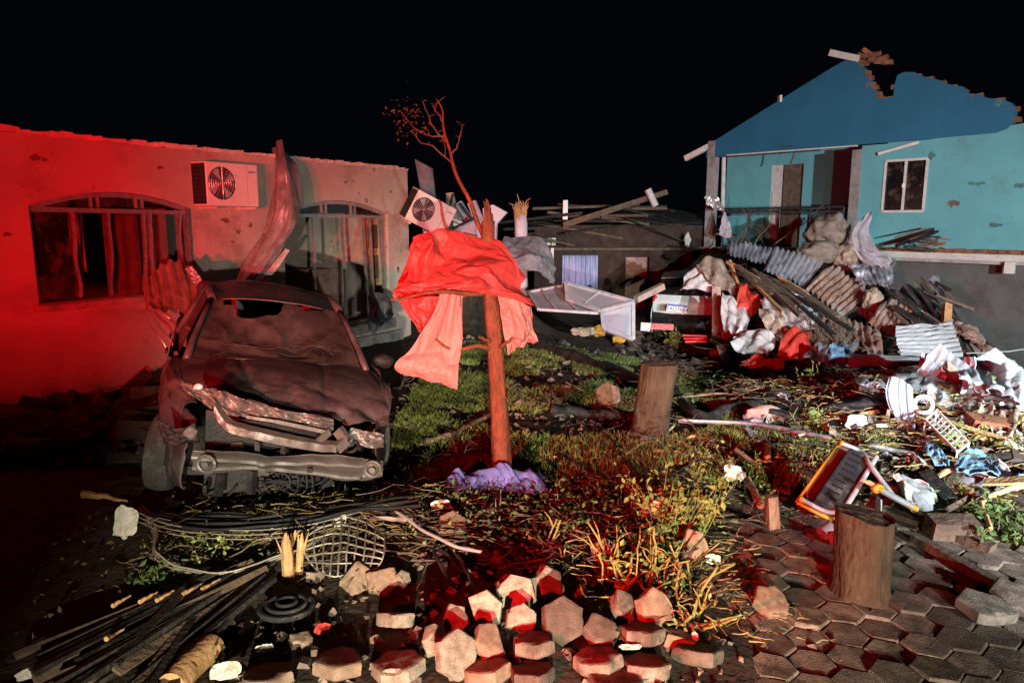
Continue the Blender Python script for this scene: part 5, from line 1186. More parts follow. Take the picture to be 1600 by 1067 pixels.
for k, (lb, c) in enumerate(pl):
    P = [U(x, y, 13.7 + .12 * k) for x, y in c]; tag(MB().prism(P, (.02, .05, 0)).build('torn_board', ['cloth_tan', 'white_panel', 'cloth_lilac', 'white_panel', 'wood_pink'][k]), lb, 'board', 'boards behind the tarpaulin')
tag(MB().prism([U(x, y, 13.7) for x, y in ((648, 249), (674, 263), (680, 318), (660, 312))], (.02, .04, 0)).build('grey_plate', 'cloth_grey'), 'dark grey plate sticking up behind the tilted air conditioner', 'plate')
for k, (a, b) in enumerate((((708, 303), (696, 350)), ((718, 318), (738, 345)), ((700, 362), (742, 340)), ((706, 342), (724, 350)), ((708, 350), (720, 354)))):
    plank(['black strut standing behind the tarpaulin', 'black strut along the pale triangular board', 'dark rail low behind the tarpaulin', 'upper white slat behind the tarpaulin', 'lower white slat behind the tarpaulin'][k], (*a, 13.4), (*b, 13.4), .07, .05, 'char' if k < 3 else 'white_trim', 'strut' if k < 3 else 'slat')
S('foil_duct', 'crumpled silver duct hanging below the tilted air conditioner', 'duct', [[(655, 340, 12.6), (664, 338, 12.6), (672, 342, 12.6)], [(660, 356, 12.5), (668, 356, 12.5), (674, 360, 12.5)], [(662, 372, 12.5), (670, 374, 12.5), (678, 374, 12.5)]], 'alu', 20, 36, .006, .05, 6, 4)
# metal sheet torn over the wall of the left house
S('torn_metal_sheet', 'long twisted metal sheet hanging over the wall of the plastered house', 'metal sheet', [[(424, 232, 10.5), (433, 224, 10.4), (440, 219, 10.4), (448, 240, 10.6)], [(428, 264, 10.2), (438, 258, 10.0), (446, 256, 10.0), (458, 262, 10.3)], [(430, 292, 10.1), (440, 290, 9.9), (452, 288, 9.9), (464, 300, 10.2)], [(424, 322, 10.0), (440, 316, 9.8), (456, 318, 9.8), (466, 342, 10.1)], [(412, 346, 9.9), (430, 350, 9.7), (452, 352, 9.7), (462, 358, 9.9)], [(398, 378, 9.7), (412, 386, 9.5), (430, 388, 9.5), (446, 386, 9.7)], [(384, 408, 9.5), (394, 416, 9.3), (406, 420, 9.3), (424, 412, 9.5)], [(370, 446, 9.3), (378, 450, 9.1), (386, 452, 9.1), (396, 446, 9.3)]], 'crumpled_tin', 50, 130, .006, .05, 3.2, 1, fold=.02, ff=2.5)
S('bent_flashing', 'pale bent flashing strip below the twisted metal sheet', 'flashing', [[(446, 390, 9.6), (452, 392, 9.6)], [(420, 420, 9.3), (430, 424, 9.3)], [(388, 450, 9.0), (402, 456, 9.0)]], 'white_trim', 8, 40, .006, .025, 4, 2)
S('corrugated_sheet', 'red lit corrugated sheet leaning below the left arched window', 'roofing sheet', [[(224, 440, 7.9), (250, 416, 8.1), (284, 408, 8.2), (322, 448, 8.0)], [(226, 474, 7.7), (260, 462, 7.8), (296, 462, 7.7), (326, 470, 7.7)], [(228, 482, 7.6), (262, 484, 7.6), (298, 488, 7.5), (318, 490, 7.5)]], 'galv_rust', 80, 40, .004, .012, 3, 5, None, (7, .03))
S('curled_sheet_end', 'curled ribbed end of the sheet above the car roof', 'roofing sheet', [[(288, 418, 8.0), (300, 414, 8.0)], [(300, 436, 7.9), (312, 432, 7.9)], [(308, 452, 7.8), (321, 446, 7.8)]], 'galv', 8, 60, .004, .01, 3, 6, None, (5, .02, 1))
mb = MB()
for dx in (0, 13): mb.tube([crow([U(222 + dx, 486, 7.3), U(236 + dx, 512, 7.2), U(252 + dx, 530, 7.1), U(262 + dx, 548, 7.1)], i / 12) for i in range(13)], .016, 6)
mb.tube([U(222, 486, 7.3), U(246, 484, 7.3), U(266, 498, 7.2)], .012, 6)
tag(mb.build('bent_railing', 'alu', smooth=True), 'bent metal frame arching down beside the car', 'railing')
S('hanging_plastic', 'dark torn plastic hanging under the right arched window', 'plastic', [[(575, 462, 11.3), (596, 458, 11.4), (613, 462, 11.5)], [(578, 490, 11.1), (596, 488, 11.0), (612, 488, 11.2)], [(580, 522, 10.9), (588, 516, 10.9), (598, 508, 11.0)]], 'cloth_grey', 30, 40, .008, .06, 3, 8)

# scraps of roofing scattered through the pile, loose wires
rnd = random.Random(51)
for k in range(24):
    if k < 16: x, y = rnd.uniform(1150, 1430), rnd.uniform(440, 560)
    else: x, y = rnd.uniform(1420, 1595), rnd.uniform(565, 640)
    c = V(x, y, 30) + Vector((0, -.12, .12)); w, h = rnd.uniform(.35, .9), rnd.uniform(.25, .6); rot = Euler((rnd.gauss(.9, .4), rnd.gauss(.2, .4), rnd.gauss(-.3, .6))).to_matrix()
    fn = corr(lambda u, v: c + rot @ Vector(((u - .5) * w, (v - .5) * h * (1 - .3 * u), .08 * u * u)), w / .085, .016)
    fn = crumple(fn, .045, 2, k + 9, fac=((3, 2, 1.), (6, 5, .5)))
    tag(MB().sheet(fn, int(w / .085 * 6), 10, .004).build('roofing_scrap', rnd.choice(['galv', 'galv_rust', 'galv_rust', 'galv_pale', 'galv']), smooth=True, auto=50), 'bent scrap of corrugated roofing sticking out of the rubble', 'roofing scrap', 'roofing scraps in the rubble')
for k in range(18):
    x, y = rnd.uniform(1130, 1580), rnd.uniform(430, 620); p = V(x, y, 30) + Vector((0, -.1, .1)); P = [p]
    for i in range(5): P.append(P[-1] + Vector((rnd.gauss(0, .25), rnd.gauss(-.05, .1), rnd.gauss(-.03, .14))))
    tag(MB().tube([crow(P, i / 24) for i in range(25)], rnd.uniform(.004, .009), 5).build('loose_cable', rnd.choice(['cable', 'cable', 'tube_grey', 'brick']), smooth=True), 'loose cable curling out of the rubble pile', 'cable', 'loose cables in the rubble')

S('roofing_sheet', 'wide dented roofing sheet filling the middle of the pile', 'roofing sheet', [[(1284, 494, 12.9), (1326, 500, 12.8), (1372, 512, 12.4)], [(1276, 520, 12.3), (1326, 528, 12.1), (1376, 532, 11.9)], [(1282, 546, 11.7), (1330, 550, 11.5), (1384, 552, 11.4)]], 'galv_rust', 80, 40, .005, .10, 2, 71, GP, (9, .024))
S('roofing_sheet', 'torn pale sheet under the laths of the pile', 'roofing sheet', [[(1180, 424, 14.3), (1220, 440, 14.0), (1262, 464, 13.6)], [(1186, 446, 13.9), (1226, 464, 13.6), (1270, 486, 13.2)]], 'galv_pale', 60, 24, .005, .08, 2, 72, GP, (8, .022))
S('pink_sheet', 'pale pink cloth spread over the left foot of the pile', 'cloth', [[(1128, 460, 13.4), (1150, 470, 13.2), (1172, 496, 12.9)], [(1126, 486, 13.0), (1146, 498, 12.8), (1166, 514, 12.5)], [(1130, 512, 12.6), (1144, 522, 12.4), (1160, 530, 12.2)]], 'cloth_white', 44, 44, .006, .06, 2.4, 73, CLO, fold=.03, ff=2.5)
S('roofing_sheet', 'bent silvery sheet between the rags and the pale flashing', 'roofing sheet', [[(1262, 540, 11.6), (1300, 530, 11.8), (1340, 540, 11.6)], [(1258, 562, 11.0), (1292, 560, 11.0), (1324, 564, 10.9)]], 'galv', 60, 24, .005, .09, 2, 74, GP, (6, .022))
S('roofing_sheet', 'dark torn sheet at the foot of the grey wall', 'roofing sheet', [[(1470, 500, 12.4), (1500, 506, 12.2), (1540, 530, 11.9)], [(1490, 524, 11.9), (1520, 536, 11.7), (1556, 560, 11.3)]], 'galv_rust', 60, 24, .005, .09, 2, 75, GP, (6, .022))
# ------------------------------------------------------------------ stumps
def stump(label, top, bot, wpx, seed, tilt=0.):
    B = G(*bot); Y = B.y; T = U(top[0], top[1], Y + .06); w = wpx * (B - Vector((0, 0, CZ))).length / F
    t = empty('tree_stump', B, label, 'stump', 'stumps on the lawn'); h = T.z - B.z + .03
    n, k = 88, 44; vs = []; fs = []
    for i in range(k + 1):
        u = i / k; c = B.lerp(Vector((T.x, T.y, B.z + h)), u) - Vector((0, 0, .05 * (1 - u)))
        for j in range(n):
            a = 2 * math.pi * j / n; d = Vector((math.cos(a), math.sin(a), 0)); ph = noise.noise(Vector((d.x * 1.4 + seed, d.y * 1.4, u * .6)))
            rg = abs(noise.noise(Vector((a * 3.2, u * 1.2 + seed, 0)))) if 0 else abs(noise.noise(Vector((d.x * 5, d.y * 5, u * 1.6 + seed))))
            r = w / 2 * (1 + .14 * ph - .16 * max(0, .35 - 2.2 * rg) - .05 * abs(noise.noise(Vector((d.x * 11, d.y * 11, u * 4 + seed)))) + .22 * (max(0, .22 - u) / .22) ** 1.5 * (1 + .9 * noise.noise(Vector((d.x * 2.2 + seed, d.y * 2.2, 4)))))
            q = c + d * r
            if i == k: q.z += .008 * noise.noise(d * 2 + Vector((seed, 0, 0))) + tilt * d.x
            vs.append(q)
    for i in range(k):
        for j in range(n): fs.append((i * n + j, i * n + (j + 1) % n, (i + 1) * n + (j + 1) % n, (i + 1) * n + j))
    MB().add(vs, fs).build('bark', 'stump_bark', t, smooth=True)
    ring = [Vector(v) for v in vs[-n:]]; c = sum(ring, Vector()) / n
    tv = []; tf = []
    for m in range(5):
        s = 1 - m / 5
        for j in range(n): tv.append(c + (ring[j] - c) * s * .995 + Vector((0, 0, .006 * noise.noise(ring[j] * 9 + Vector((m, 0, 0))))))
    tv.append(c)
    for m in range(4):
        for j in range(n): tf.append((m * n + j, m * n + (j + 1) % n, (m + 1) * n + (j + 1) % n, (m + 1) * n + j))
    for j in range(n): tf.append((4 * n + j, 4 * n + (j + 1) % n, 5 * n))
    MB().add(tv, tf).build('sawn_top', 'wood_old', t)
stump('short thick stump standing on the paving at the right', (1351, 812), (1343, 925), 73, 1, -.03)
stump('taller bark covered stump on the grass in the middle', (1030, 572), (1014, 682), 58, 5)
# ------------------------------------------------------------------ loose pavers
HL = {}
def loose(label, px, py, dz, rx, ry, rz, kind='paver', sc=1., chip=.0, seed=0, name='loose_paver', cat='paving stone'):
    key = (kind, chip, seed % 5)
    if key not in HL: HL[key] = rough_hex('loose_paver', .142, .078, kind, 50 + seed % 5 + int(chip * 100), chip)
    p = G(px, py, dz * .72); o = bpy.data.objects.new(name, HL[key]); COL.objects.link(o)
    rot = Euler((R(rx), R(ry), R(rz)))
    o.rotation_euler = rot; o.location = p - rot.to_matrix() @ Vector((0, 0, .039)); sc *= .80; o.scale = (sc, sc, .86)
    tag(o, label, cat, 'loose pavers in the foreground')
LP = [
 ('pale paver tilted up at the left of the heap, edge lit', 618, 966, .08, -28, 6, 10, 'paver_pale', .95, .25),
 ('half paver standing beside the tilted edge lit one', 683, 1002, .09, 62, 10, 70, 'paver_pale', .72, .3),
 ('small pale paver leaning at the upper left of the heap', 709, 967, .10, 58, -8, 20, 'paver_pale', .68, .25),
 ('pale paver with a notch standing near the heap top', 756, 953, .12, 66, 6, -8, 'paver_pale', .88, .3),
 ('round shouldered paver standing behind the notched one', 806, 929, .12, 60, -10, 14, 'paver_pale', .95, .1),
 ('pale paver at the very top of the heap', 857, 913, .13, 62, 8, 40, 'paver_pale', .86, .12),
 ('rough broken paver below the round shouldered one', 814, 969, .12, 52, 14, 5, 'paver_pale', .72, .3),
 ('smooth dark grey hexagonal paver leaning in the heap centre', 880, 968, .14, 44, 12, 12, 'paver', 1., 0),
 ('big speckled paver standing in the lower left heap', 714, 1022, .12, 54, 14, 30, 'paver_pale', .98, .15),
 ('brown broken paver under the notched paver', 766, 1001, .10, 40, -8, 55, 'paver_red', .78, .3),
 ('dark topped paver lying flat in front of the grey hexagon', 833, 1004, .10, -12, 2, 8, 'paver', .92, .1),
 ('dark flat paver with a bright front edge, bottom left of heap', 622, 1040, .07, -8, 0, 32, 'paver_pale', 1.1, 0),
 ('reddish flat paver at the far left of the heap', 530, 1034, .05, -10, 4, 4, 'paver_red', 1.1, .15),
 ('single pale paver standing alone behind the cut stems', 945, 862, .10, 70, 0, 12, 'paver_pale', .78, .1),
 ('red brown paver standing behind the yellow stems', 1024, 953, .12, 56, 10, 26, 'paver_red', .98, .12),
 ('mossy dark paver lying in front of the red brown one', 1003, 988, .10, -16, 4, 10, 'paver', .98, .05),
 ('grey paver at the right end of the heap', 1090, 1020, .06, -18, 10, 18, 'paver', 1.05, .1),
 ('dark paver lying below the mossy one', 1010, 1040, .07, -14, 2, 4, 'paver', 1.02, .1),
 ('flat dark paver left of the lower dark pavers', 934, 1032, .07, -10, -4, 20, 'paver', 1., .1),
 ('partly cut off paver at the bottom of the heap', 834, 1052, .06, -14, 0, 10, 'paver', .98, .15),
 ('rust coloured flat paver in the lower heap', 760, 1048, .06, -16, -4, 24, 'paver_red', 1., .15),
 ('reddish paver lying alone on the paving', 1205, 940, .05, 20, 14, -20, 'paver_red', .9, .15),
 ('reddish stone standing beyond the pale leafy plant', 1082, 850, .12, 64, -12, 8, 'paver_red', .85, .25),
 ('dull red paver at the bottom edge left of the heap', 418, 1058, .05, -12, 0, 20, 'paver_red', 1.1, .1),
 ('grey paver cut off by the bottom edge', 962, 1066, .05, -10, 4, 8, 'paver', 1.1, 0),
 ('flat paver on the grass beside the tree foot', 670, 742, .03, 8, -4, 14, 'paver_red', .98, .12),
 ('red lit brick like paver at the left by the wire mesh', 556, 903, .09, 60, 10, 6, 'paver_red', .85, .25),
 ('long red lit paver next to the wire mesh', 597, 905, .08, 50, -6, 18, 'paver_red', .85, .3),
 ('small pale paver chip right of the red lit pavers', 628, 905, .07, 46, 10, 36, 'paver_pale', .42, .3),
 ('rounded flat stone at the right edge of the paving', 1542, 950, .06, 6, 4, 12, 'paver_pale', 1.3, .2),
 ('pale flat stone tilted at the far right edge of the paving', 1590, 932, .08, 14, -4, 12, 'paver', 1.2, .2),
 ('leaning round slab on the grass left of the taller stump', 950, 617, .20, 58, 4, 12, 'paver_red', 1.35, .1),
 ('half hidden paver under the leaves left of the heap', 470, 1000, .03, 10, 6, 33, 'paver_red', .5, .3),
 ('small stone slab between the grass and the pavers', 1062, 1000, .05, 8, 14, 50, 'paver_red', .7, .3),
 ('grey slab leaning under the dark slats near the blue cloth', 707, 820, .06, 30, 8, 10, 'paver_red', .85, .2),
 ('pale stone lying by the violet speck at the lawn edge', 1088, 645, .05, 20, 8, 10, 'paver_pale', .5, .2),
 ('brown slab leaning on the heap behind the red brown paver', 975, 948, .1, 40, 12, 40, 'paver', .8, .2),
 ('dark paver half under the mossy one', 940, 985, .09, 24, -6, 30, 'paver', .8, .2),
 ('pinkish slab on the lawn in front of the tarpaulin', 712, 697, .04, 10, 4, 50, 'paver_red', .8, .2)]
for k, q in enumerate(LP): loose(q[0], q[1], q[2], q[3], q[4], q[5], q[6], q[7], q[8], q[9], seed=k)
# ------------------------------------------------------------------ long things on the ground
def rod(label, pts, r0, r1, m, cat, name, group=None, wob=.01, seed=0, dz=.03, n=7, k=None, rough=.12):
    P = [V(*q) if len(q) == 3 else G(q[0], q[1], dz) for q in pts]
    p, r = limb(P, r0, r1, seed=seed, wob=wob, k=k or max(10, 7 * len(P)), rough=rough)
    return tag(MB().tube(p, r, n).build(name, m, smooth=True, auto=50), label, cat, group)
rod('dark fallen log lying behind the taller stump, left end', [(836, 538), (900, 560), (960, 580), (1012, 604)], .10, .09, 'char', 'log', 'fallen_log', wob=.03, dz=.08, n=12)
rod('dark fallen log right of the taller stump', [(1050, 604), (1085, 650), (1140, 640), (1208, 626)], .07, .06, 'char', 'log', 'fallen_log', wob=.03, dz=.06, n=12)
rod('dark log across the grass under the round slab', [(860, 640), (920, 646), (1000, 650)], .06, .05, 'char', 'log', 'fallen_log', wob=.02, dz=.05, n=10)
rod('long straight shiny pole lying right of the taller stump', [(1060, 657), (1180, 663), (1296, 684)], .022, .022, 'alu', 'pole', 'metal_pole', wob=0, dz=.1)
rod('second shiny pole in line behind the overturned desk', [(1355, 694), (1400, 704), (1446, 714)], .022, .022, 'alu', 'pole', 'metal_pole', wob=0, dz=.1)
rod('peeled branch forked on the grass left of the trunk', [(664, 690), (700, 682), (735, 664), (768, 646)], .035, .022, 'bark', 'branch', 'fallen_branch', wob=.02, dz=.05)
rod('short branch crossing the forked one on the grass', [(637, 660), (652, 670), (672, 690)], .025, .02, 'bark', 'branch', 'fallen_branch', wob=.01)
SB = 'pale sticks round the taller stump'
for k, (pts, r0, r1, m) in enumerate((
 ([(1010, 655), (1050, 684), (1112, 712)], .022, .012, 'wood_pale'), ([(975, 700), (1010, 690), (1050, 668), (1058, 640)], .016, .01, 'wood_pale'), ([(970, 715), (1000, 695), (1035, 680)], .014, .008, 'wood_pale'),
 ([(1072, 686), (1102, 684), (1118, 705), (1130, 726)], .018, .014, 'wood_raw'), ([(1140, 722), (1150, 700), (1166, 692), (1172, 686)], .022, .012, 'wood_pale'), ([(1140, 740), (1165, 748), (1180, 770), (1188, 790)], .034, .026, 'wood_raw'),
 ([(1040, 690), (1055, 712), (1064, 722)], .014, .01, 'wood_raw'), ([(1020, 704), (1060, 708), (1110, 716)], .02, .014, 'wood_raw'), ([(935, 765), (950, 785), (964, 798)], .03, .012, 'wood_raw'), ([(840, 720), (870, 714), (900, 718)], .012, .008, 'wood_pale'),
 ([(985, 590), (1060, 578), (1105, 572)], .01, .006, 'wood_pale'), ([(1062, 590), (1085, 575), (1102, 570)], .012, .008, 'wood_pale'))):
    rod('pale broken stick lying on the grass round the taller stump', pts, r0, r1, m, 'stick', 'pale_stick', SB, .02, k)
# dark slats of a broken fence, fanned out
SL = 'dark sticks in front of the tree'
for k, (a, b) in enumerate((((630, 790), (700, 905)), ((642, 822), (722, 892)), ((690, 800), (768, 868)), ((745, 795), (790, 868)), ((770, 800), (812, 880)), ((800, 795), (860, 885)), ((826, 788), (872, 870)), ((850, 780), (930, 870)), ((880, 790), (960, 880)), ((905, 742), (1000, 805)), ((935, 665), (1010, 760)), ((870, 710), (960, 760)), ((840, 812), (905, 905)), ((760, 832), (800, 905)), ((700, 850), (745, 925)), ((655, 770), (830, 790)), ((600, 800), (760, 800)), ((880, 770), (1000, 800)), ((820, 700), (900, 760)), ((960, 690), (1000, 780)))):
    rod('dark thin stick lying loose in front of the tree foot', [a, ((a[0] + b[0]) / 2 + 3, (a[1] + b[1]) / 2 - 2), b], .017, .010, 'char', 'stick', 'dark_stick', SL, .012, k, dz=.05, n=5)
# bundle of long dark boards running to the lower left
rnd = random.Random(31); BD = 'dark boards at the lower left'
for k in range(26):
    u = k / 25; x0 = rnd.uniform(10, 190) + 60 * u; y0 = 1068 - 100 * (1 - u) * rnd.uniform(.3, 1) + 40 * u; x1 = rnd.uniform(300, 430); y1 = 895 + 40 * u - (x1 - 300) * .22 + rnd.uniform(-12, 12)
    a = G(x0, y0, .04 + .05 * rnd.random()); b = G(x1, y1, .05 + .06 * rnd.random())
    tag(MB().bar(a, b, rnd.uniform(.025, .06), rnd.uniform(.012, .03), up=(rnd.gauss(0, .4), 0, 1), jit=.004).build('dark_board', rnd.choice(['char', 'wood_old', 'char'])), 'long dark board in the bundle at the lower left', 'board', BD)
for k, (x, y) in enumerate(((190, 938), (232, 932), (258, 930), (300, 920), (330, 912), (180, 990))):
    rod('orange wood splinter lying on the dark boards', [(x - 14, y + 8), (x, y), (x + 14, y - 8)], .012, .004, 'wood_raw', 'splinter', 'wood_splinter', 'splinters on the dark boards', .004, k, dz=.12)
# black cables
CB = 'black cables below the car'
for k in range(9):
    o = k * 2.2; rod('black cable running across below the car front', [(215 + o * 3, 800 + o), (300, 806 + o * 1.1), (400, 806 + o), (500, 797 + o * .8), (580, 786 + o * .5), (640 + o, 772 + o)], .012, .012, 'cable', 'cable', 'black_cable', CB, .03, k, dz=.14 + .01 * (k % 3), n=6, k=40)
rod('thin grey conduit curving out of the slats', [(620, 800), (665, 830), (710, 852), (752, 862)], .010, .010, 'tube_grey', 'conduit', 'grey_conduit', None, .005, 3, dz=.14)
rod('pinkish lath lying right of the wire mesh', [(560, 808), (600, 810), (645, 812)], .014, .014, 'wood_pink', 'lath', 'pink_lath', None, .003, 3, dz=.10, n=4)
rod('orange lath just below the car right wheel', [(548, 797), (570, 795), (590, 796)], .018, .014, 'wood_raw', 'lath', 'orange_lath', None, .003, 4, dz=.12, n=4)
rod('thick sawn log at the bottom edge, left', [(268, 1072), (295, 1042), (330, 1010)], .062, .066, 'wood_raw', 'log', 'sawn_log', None, .004, 5, dz=.06, n=16, rough=.02)
rod('orange splintered stick left of the white scrap', [(130, 772), (165, 776), (206, 785)], .03, .005, 'wood_raw', 'stick', 'splintered_stick', None, .01, 6, dz=.08)
# splintered stakes
for k, (a, b, w) in enumerate((((452, 905), (446, 832), .035), ((446, 880), (462, 828), .02), ((466, 895), (472, 832), .022))):
    A = G(*a); B = U(b[0], b[1], A.y + .02)
    mb = MB().tube([A - Vector((0, 0, .05)), A.lerp(B, .5), A.lerp(B, .8), B], [w, w * .9, w * .7, .004], 7, rough=.15)
    for i in range(4): d = Vector((rnd.gauss(0, .01), 0, 0)); mb.tube([A.lerp(B, .5) + d, A.lerp(B, 1.05 * rnd.uniform(.8, 1)) + d * 2.5], [.01, .002], 4)
    tag(mb.build('splintered_stake', 'wood_raw'), ['thick splintered stake standing between the wire baskets', 'thin splintered stake in front of the thick one', 'splintered stake right of the thick one'][k], 'stake', 'splintered stakes')
# wire basket and wire mesh
def wire_basket():
    t = empty('wire_basket', G(330, 880), 'crushed wire basket full of leaves in front of the car', 'basket')
    rim = [(215, 800), (232, 815), (240, 845), (236, 868), (262, 888), (320, 903), (362, 900), (410, 884), (470, 862), (500, 845)]
    hs = [(0, 0, .0), (.02, -6, .05), (.03, -14, .11), (.04, -24, .17)]
    rows = []
    for j, (o, dy, dz) in enumerate(hs):
        P = [G(x + j * 2, y - j * 3, .03 + dz * .6) for x, y in rim]; pts = [crow(P, i / 60) + Vector((0, 0, .015 * nz((i * .2, j, 0)))) for i in range(61)]
        rows.append(pts); MB().tube(pts, .006, 5).build('wire', 'wire', t, smooth=True)
    for i in range(6, 60, 4): MB().tube([r[i] for r in rows], .0045, 5).build('wire', 'wire', t)
    rim2 = [(215, 800), (260, 818), (320, 826), (400, 828), (480, 820), (560, 800)]
    for j in range(3): MB().tube([crow([G(x, y + j * 7, .16 - .03 * j) for x, y in rim2], i / 40) for i in range(41)], .004, 5).build('wire', 'wire', t, smooth=True)
wire_basket()
def wire_mesh():
    t = empty('wire_mesh', G(540, 890), 'bent welded wire mesh sheet right of the splintered stakes', 'wire mesh')
    fn = crumple(netfn([[G(478, 828, .14), G(520, 806, .16), G(560, 812, .16), G(600, 832, .16)], [G(476, 860, .12), G(520, 848, .16), G(556, 850, .17), G(600, 864, .14)], [G(486, 884, .07), G(516, 900, .08), G(552, 894, .08), G(590, 888, .08)]]), .014, 5, 3)
    for i in range(10): MB().tube([fn(i / 9, v / 14) for v in range(15)], .0055, 5).build('wire', 'wire', t, smooth=True)
    for j in range(7): MB().tube([fn(u / 20, j / 6) for u in range(21)], .0055, 5).build('wire', 'wire', t, smooth=True)
wire_mesh()
# wheel cover half sunk
c = G(448, 948, .05); mb = MB(); n = 40
for rr, z, w in ((.135, .0, .016), (.10, .02, .01), (.05, .03, .01)): mb.tube([c + Vector((math.cos(2 * math.pi * i / n) * rr, math.sin(2 * math.pi * i / n) * rr * .9, z)) for i in range(n + 1)], w, 6, cap=False)
mb.prism([c + Vector((math.cos(2 * math.pi * i / n) * .13, math.sin(2 * math.pi * i / n) * .118, -.02)) for i in range(n)], (0, 0, .02))
tag(mb.build('wheel_cover', 'plastic_black', smooth=True, auto=40), 'black round wheel cover lying left of the paver heap', 'wheel cover')
# paper and plastic scraps
def scrap(label, px, py, w, h, rx, rz, m='paper', seed=0, dz=.1, name='paper_scrap', cat='paper', amp=.02):
    c = G(px, py, dz); rot = Euler((R(rx), 0, R(rz))).to_matrix()
    def fn(u, v):
        a = (u - .5) * 2; b = (v - .5) * 2; k = 1 + .22 * nz((a * 1.5 + seed, b * 1.5, 0))
        p = Vector((a * w / 2 * (1 - .22 * b * b) * k, b * h / 2 * (1 - .2 * a * a) * k, 0)); p.z = amp * (noise.noise(p * 14 + Vector((seed, 3, 0))) + .5 * abs(noise.noise(p * 33)))
        return c + rot @ p
    return tag(MB().sheet(fn, 22, 22, .003).build(name, m, smooth=True, auto=40), label, cat)
scrap('white jagged scrap standing out left of the wire basket', 196, 815, .17, .20, 72, -8, 'paper', 1, .12)
scrap('white cloth scrap beside the pale leafy plant', 1026, 796, .22, .14, 60, 20, 'paper', 2, .10, amp=.05)
scrap('white scrap beside the sawn log at the bottom', 352, 1048, .15, .08, 40, 10, 'paper', 3, .06)
scrap('small white crumpled paper on the paving edge', 1113, 873, .09, .06, 50, 10, 'paper', 4, .04)
scrap('small red scrap lying on the dark ground', 504, 982, .08, .06, 40, 30, 'cloth_red', 5, .04, 'red_scrap', 'scrap')
scrap('small pale scrap on the dark ground', 412, 1012, .09, .04, 30, 10, 'paper', 6, .03)
scrap('pale scrap at the bottom left corner', 46, 1052, .10, .05, 40, 30, 'paper', 7, .06)
scrap('green grey crumpled scrap under the blue cloth', 690, 792, .14, .10, 50, 0, 'paper', 8, .06, amp=.04)
scrap('pale crumpled scrap on the wire mesh', 530, 812, .09, .08, 60, 10, 'paper', 9, .14, amp=.04)
scrap('white knotted rag among the sticks right of the stump', 1146, 738, .16, .14, 60, 20, 'paper', 10, .08, 'white_rag', 'rag', .07)
scrap('white shard with black spots beside the propped laths', 1338, 660, .22, .16, 74, 12, 'paper', 11, .12, 'spotted_shard', 'shard', .01)
scrap('small white bit right of the lower heap', 1086, 994, .03, .05, 30, 0, 'paper', 12, .05, amp=.005)
scrap('long pale scrap on the mossy paver', 985, 1010, .10, .03, 20, 4, 'paper', 13, .09, amp=.005)
scrap('pale plastic scrap in the rubbish by the framed panels', 912, 518, .5, .2, 60, 4, 'paper', 14, .1, amp=.1)
scrap('orange packet lying by the standing framed panel', 967, 530, .25, .2, 60, 4, 'yellow', 15, .1, 'orange_packet', 'packet', .05)
scrap('brown packet left of the orange packet', 936, 518, .25, .25, 60, 4, 'yellow', 16, .1, 'orange_packet', 'packet', .06)
# ------------------------------------------------------------------ right hand side rubbish
def build_desk():
    t = empty('school_desk', G(1300, 800), 'overturned school desk with yellow edging, black tray and grey legs', 'desk')
    A, B, C_, D_ = U(1246, 784, 4.85), U(1312, 692, 5.25), U(1362, 716, 5.2), U(1303, 812, 4.78)
    n = (B - A).cross(D_ - A).normalized(); n = n if n.y < 0 else -n
    MB().prism([A, B, C_, D_], -n * .022).build('desk_top', 'desk_board', t)
    mb = MB(); 
    for a, b in ((A, B), (B, C_), (C_, D_), (D_, A)): mb.tube([a - n * .011, b - n * .011], .015, 8)
    mb.build('edging', 'yellow', t, smooth=True)
    def L(u, v, h=0.): return A.lerp(B, v).lerp(D_.lerp(C_, v), u) + n * h
    q = MB(); q.prism([L(.30, .04, .10), L(.98, .04, .10), L(.98, .86, .10), L(.30, .86, .10)], n * .008)
    for a, b in (((.30, .04), (.98, .04)), ((.98, .04), (.98, .86)), ((.98, .86), (.30, .86)), ((.30, .86), (.30, .04))):
        p, r = L(*a, .005), L(*b, .005); q.prism([p, r, r + n * .10, p + n * .10], (r - p).cross(n).normalized() * .006)
    q.build('book_tray', 'plastic_black', t)
    for k in range(9): q = MB().bar(L(.42, .12 + k * .085, .112), L(.72, .12 + k * .085, .112), .012, .01, up=n); q.build('tray_slot', 'slot_black', t)
    def leg(P, r=.017):
        q = MB(); k = len(P); q.tube([crow(P, i / 20) for i in range(21)], r, 10); return q.build('leg', 'tube_grey', t, smooth=True, auto=50)
    leg([L(.05, .97, .03), L(.62, .97, .04), U(1358, 724, 4.98), U(1380, 754, 4.85), U(1402, 782, 4.75)])
    leg([L(.08, .02, .03), L(.7, .0, .05), L(.98, .02, .12)]); leg([L(1.0, .0, .12), L(1.0, .5, .125), L(1.0, .9, .12)], .019)
    leg([U(1374, 764, 4.72), U(1398, 777, 4.66), U(1426, 792, 4.6)], .022)
    for p, d in ((L(.05, .97, .03), L(.0, .97, .03)), (L(.08, .02, .03), L(.0, .02, .03)), (U(1420, 789, 4.61), U(1430, 794, 4.6)), (U(1366, 760, 4.74), U(1376, 765, 4.71))): MB().tube([p, p.lerp(d, .5), d + (d - p) * .4], [.021, .024, .018], 10).build('foot_cap', 'yellow', t, smooth=True, auto=50)
    MB().blob(U(1371, 763, 4.73), (.045, .03, .035), 3, .15, 2, 3).build('coupling', 'yellow', t, smooth=True)
    MB().tube([U(1345, 750, 4.78), U(1358, 754, 4.76), U(1372, 762, 4.73)], [.006, .016, .02], 6, rough=.2).build('stretcher', 'wood_raw', t)
build_desk()
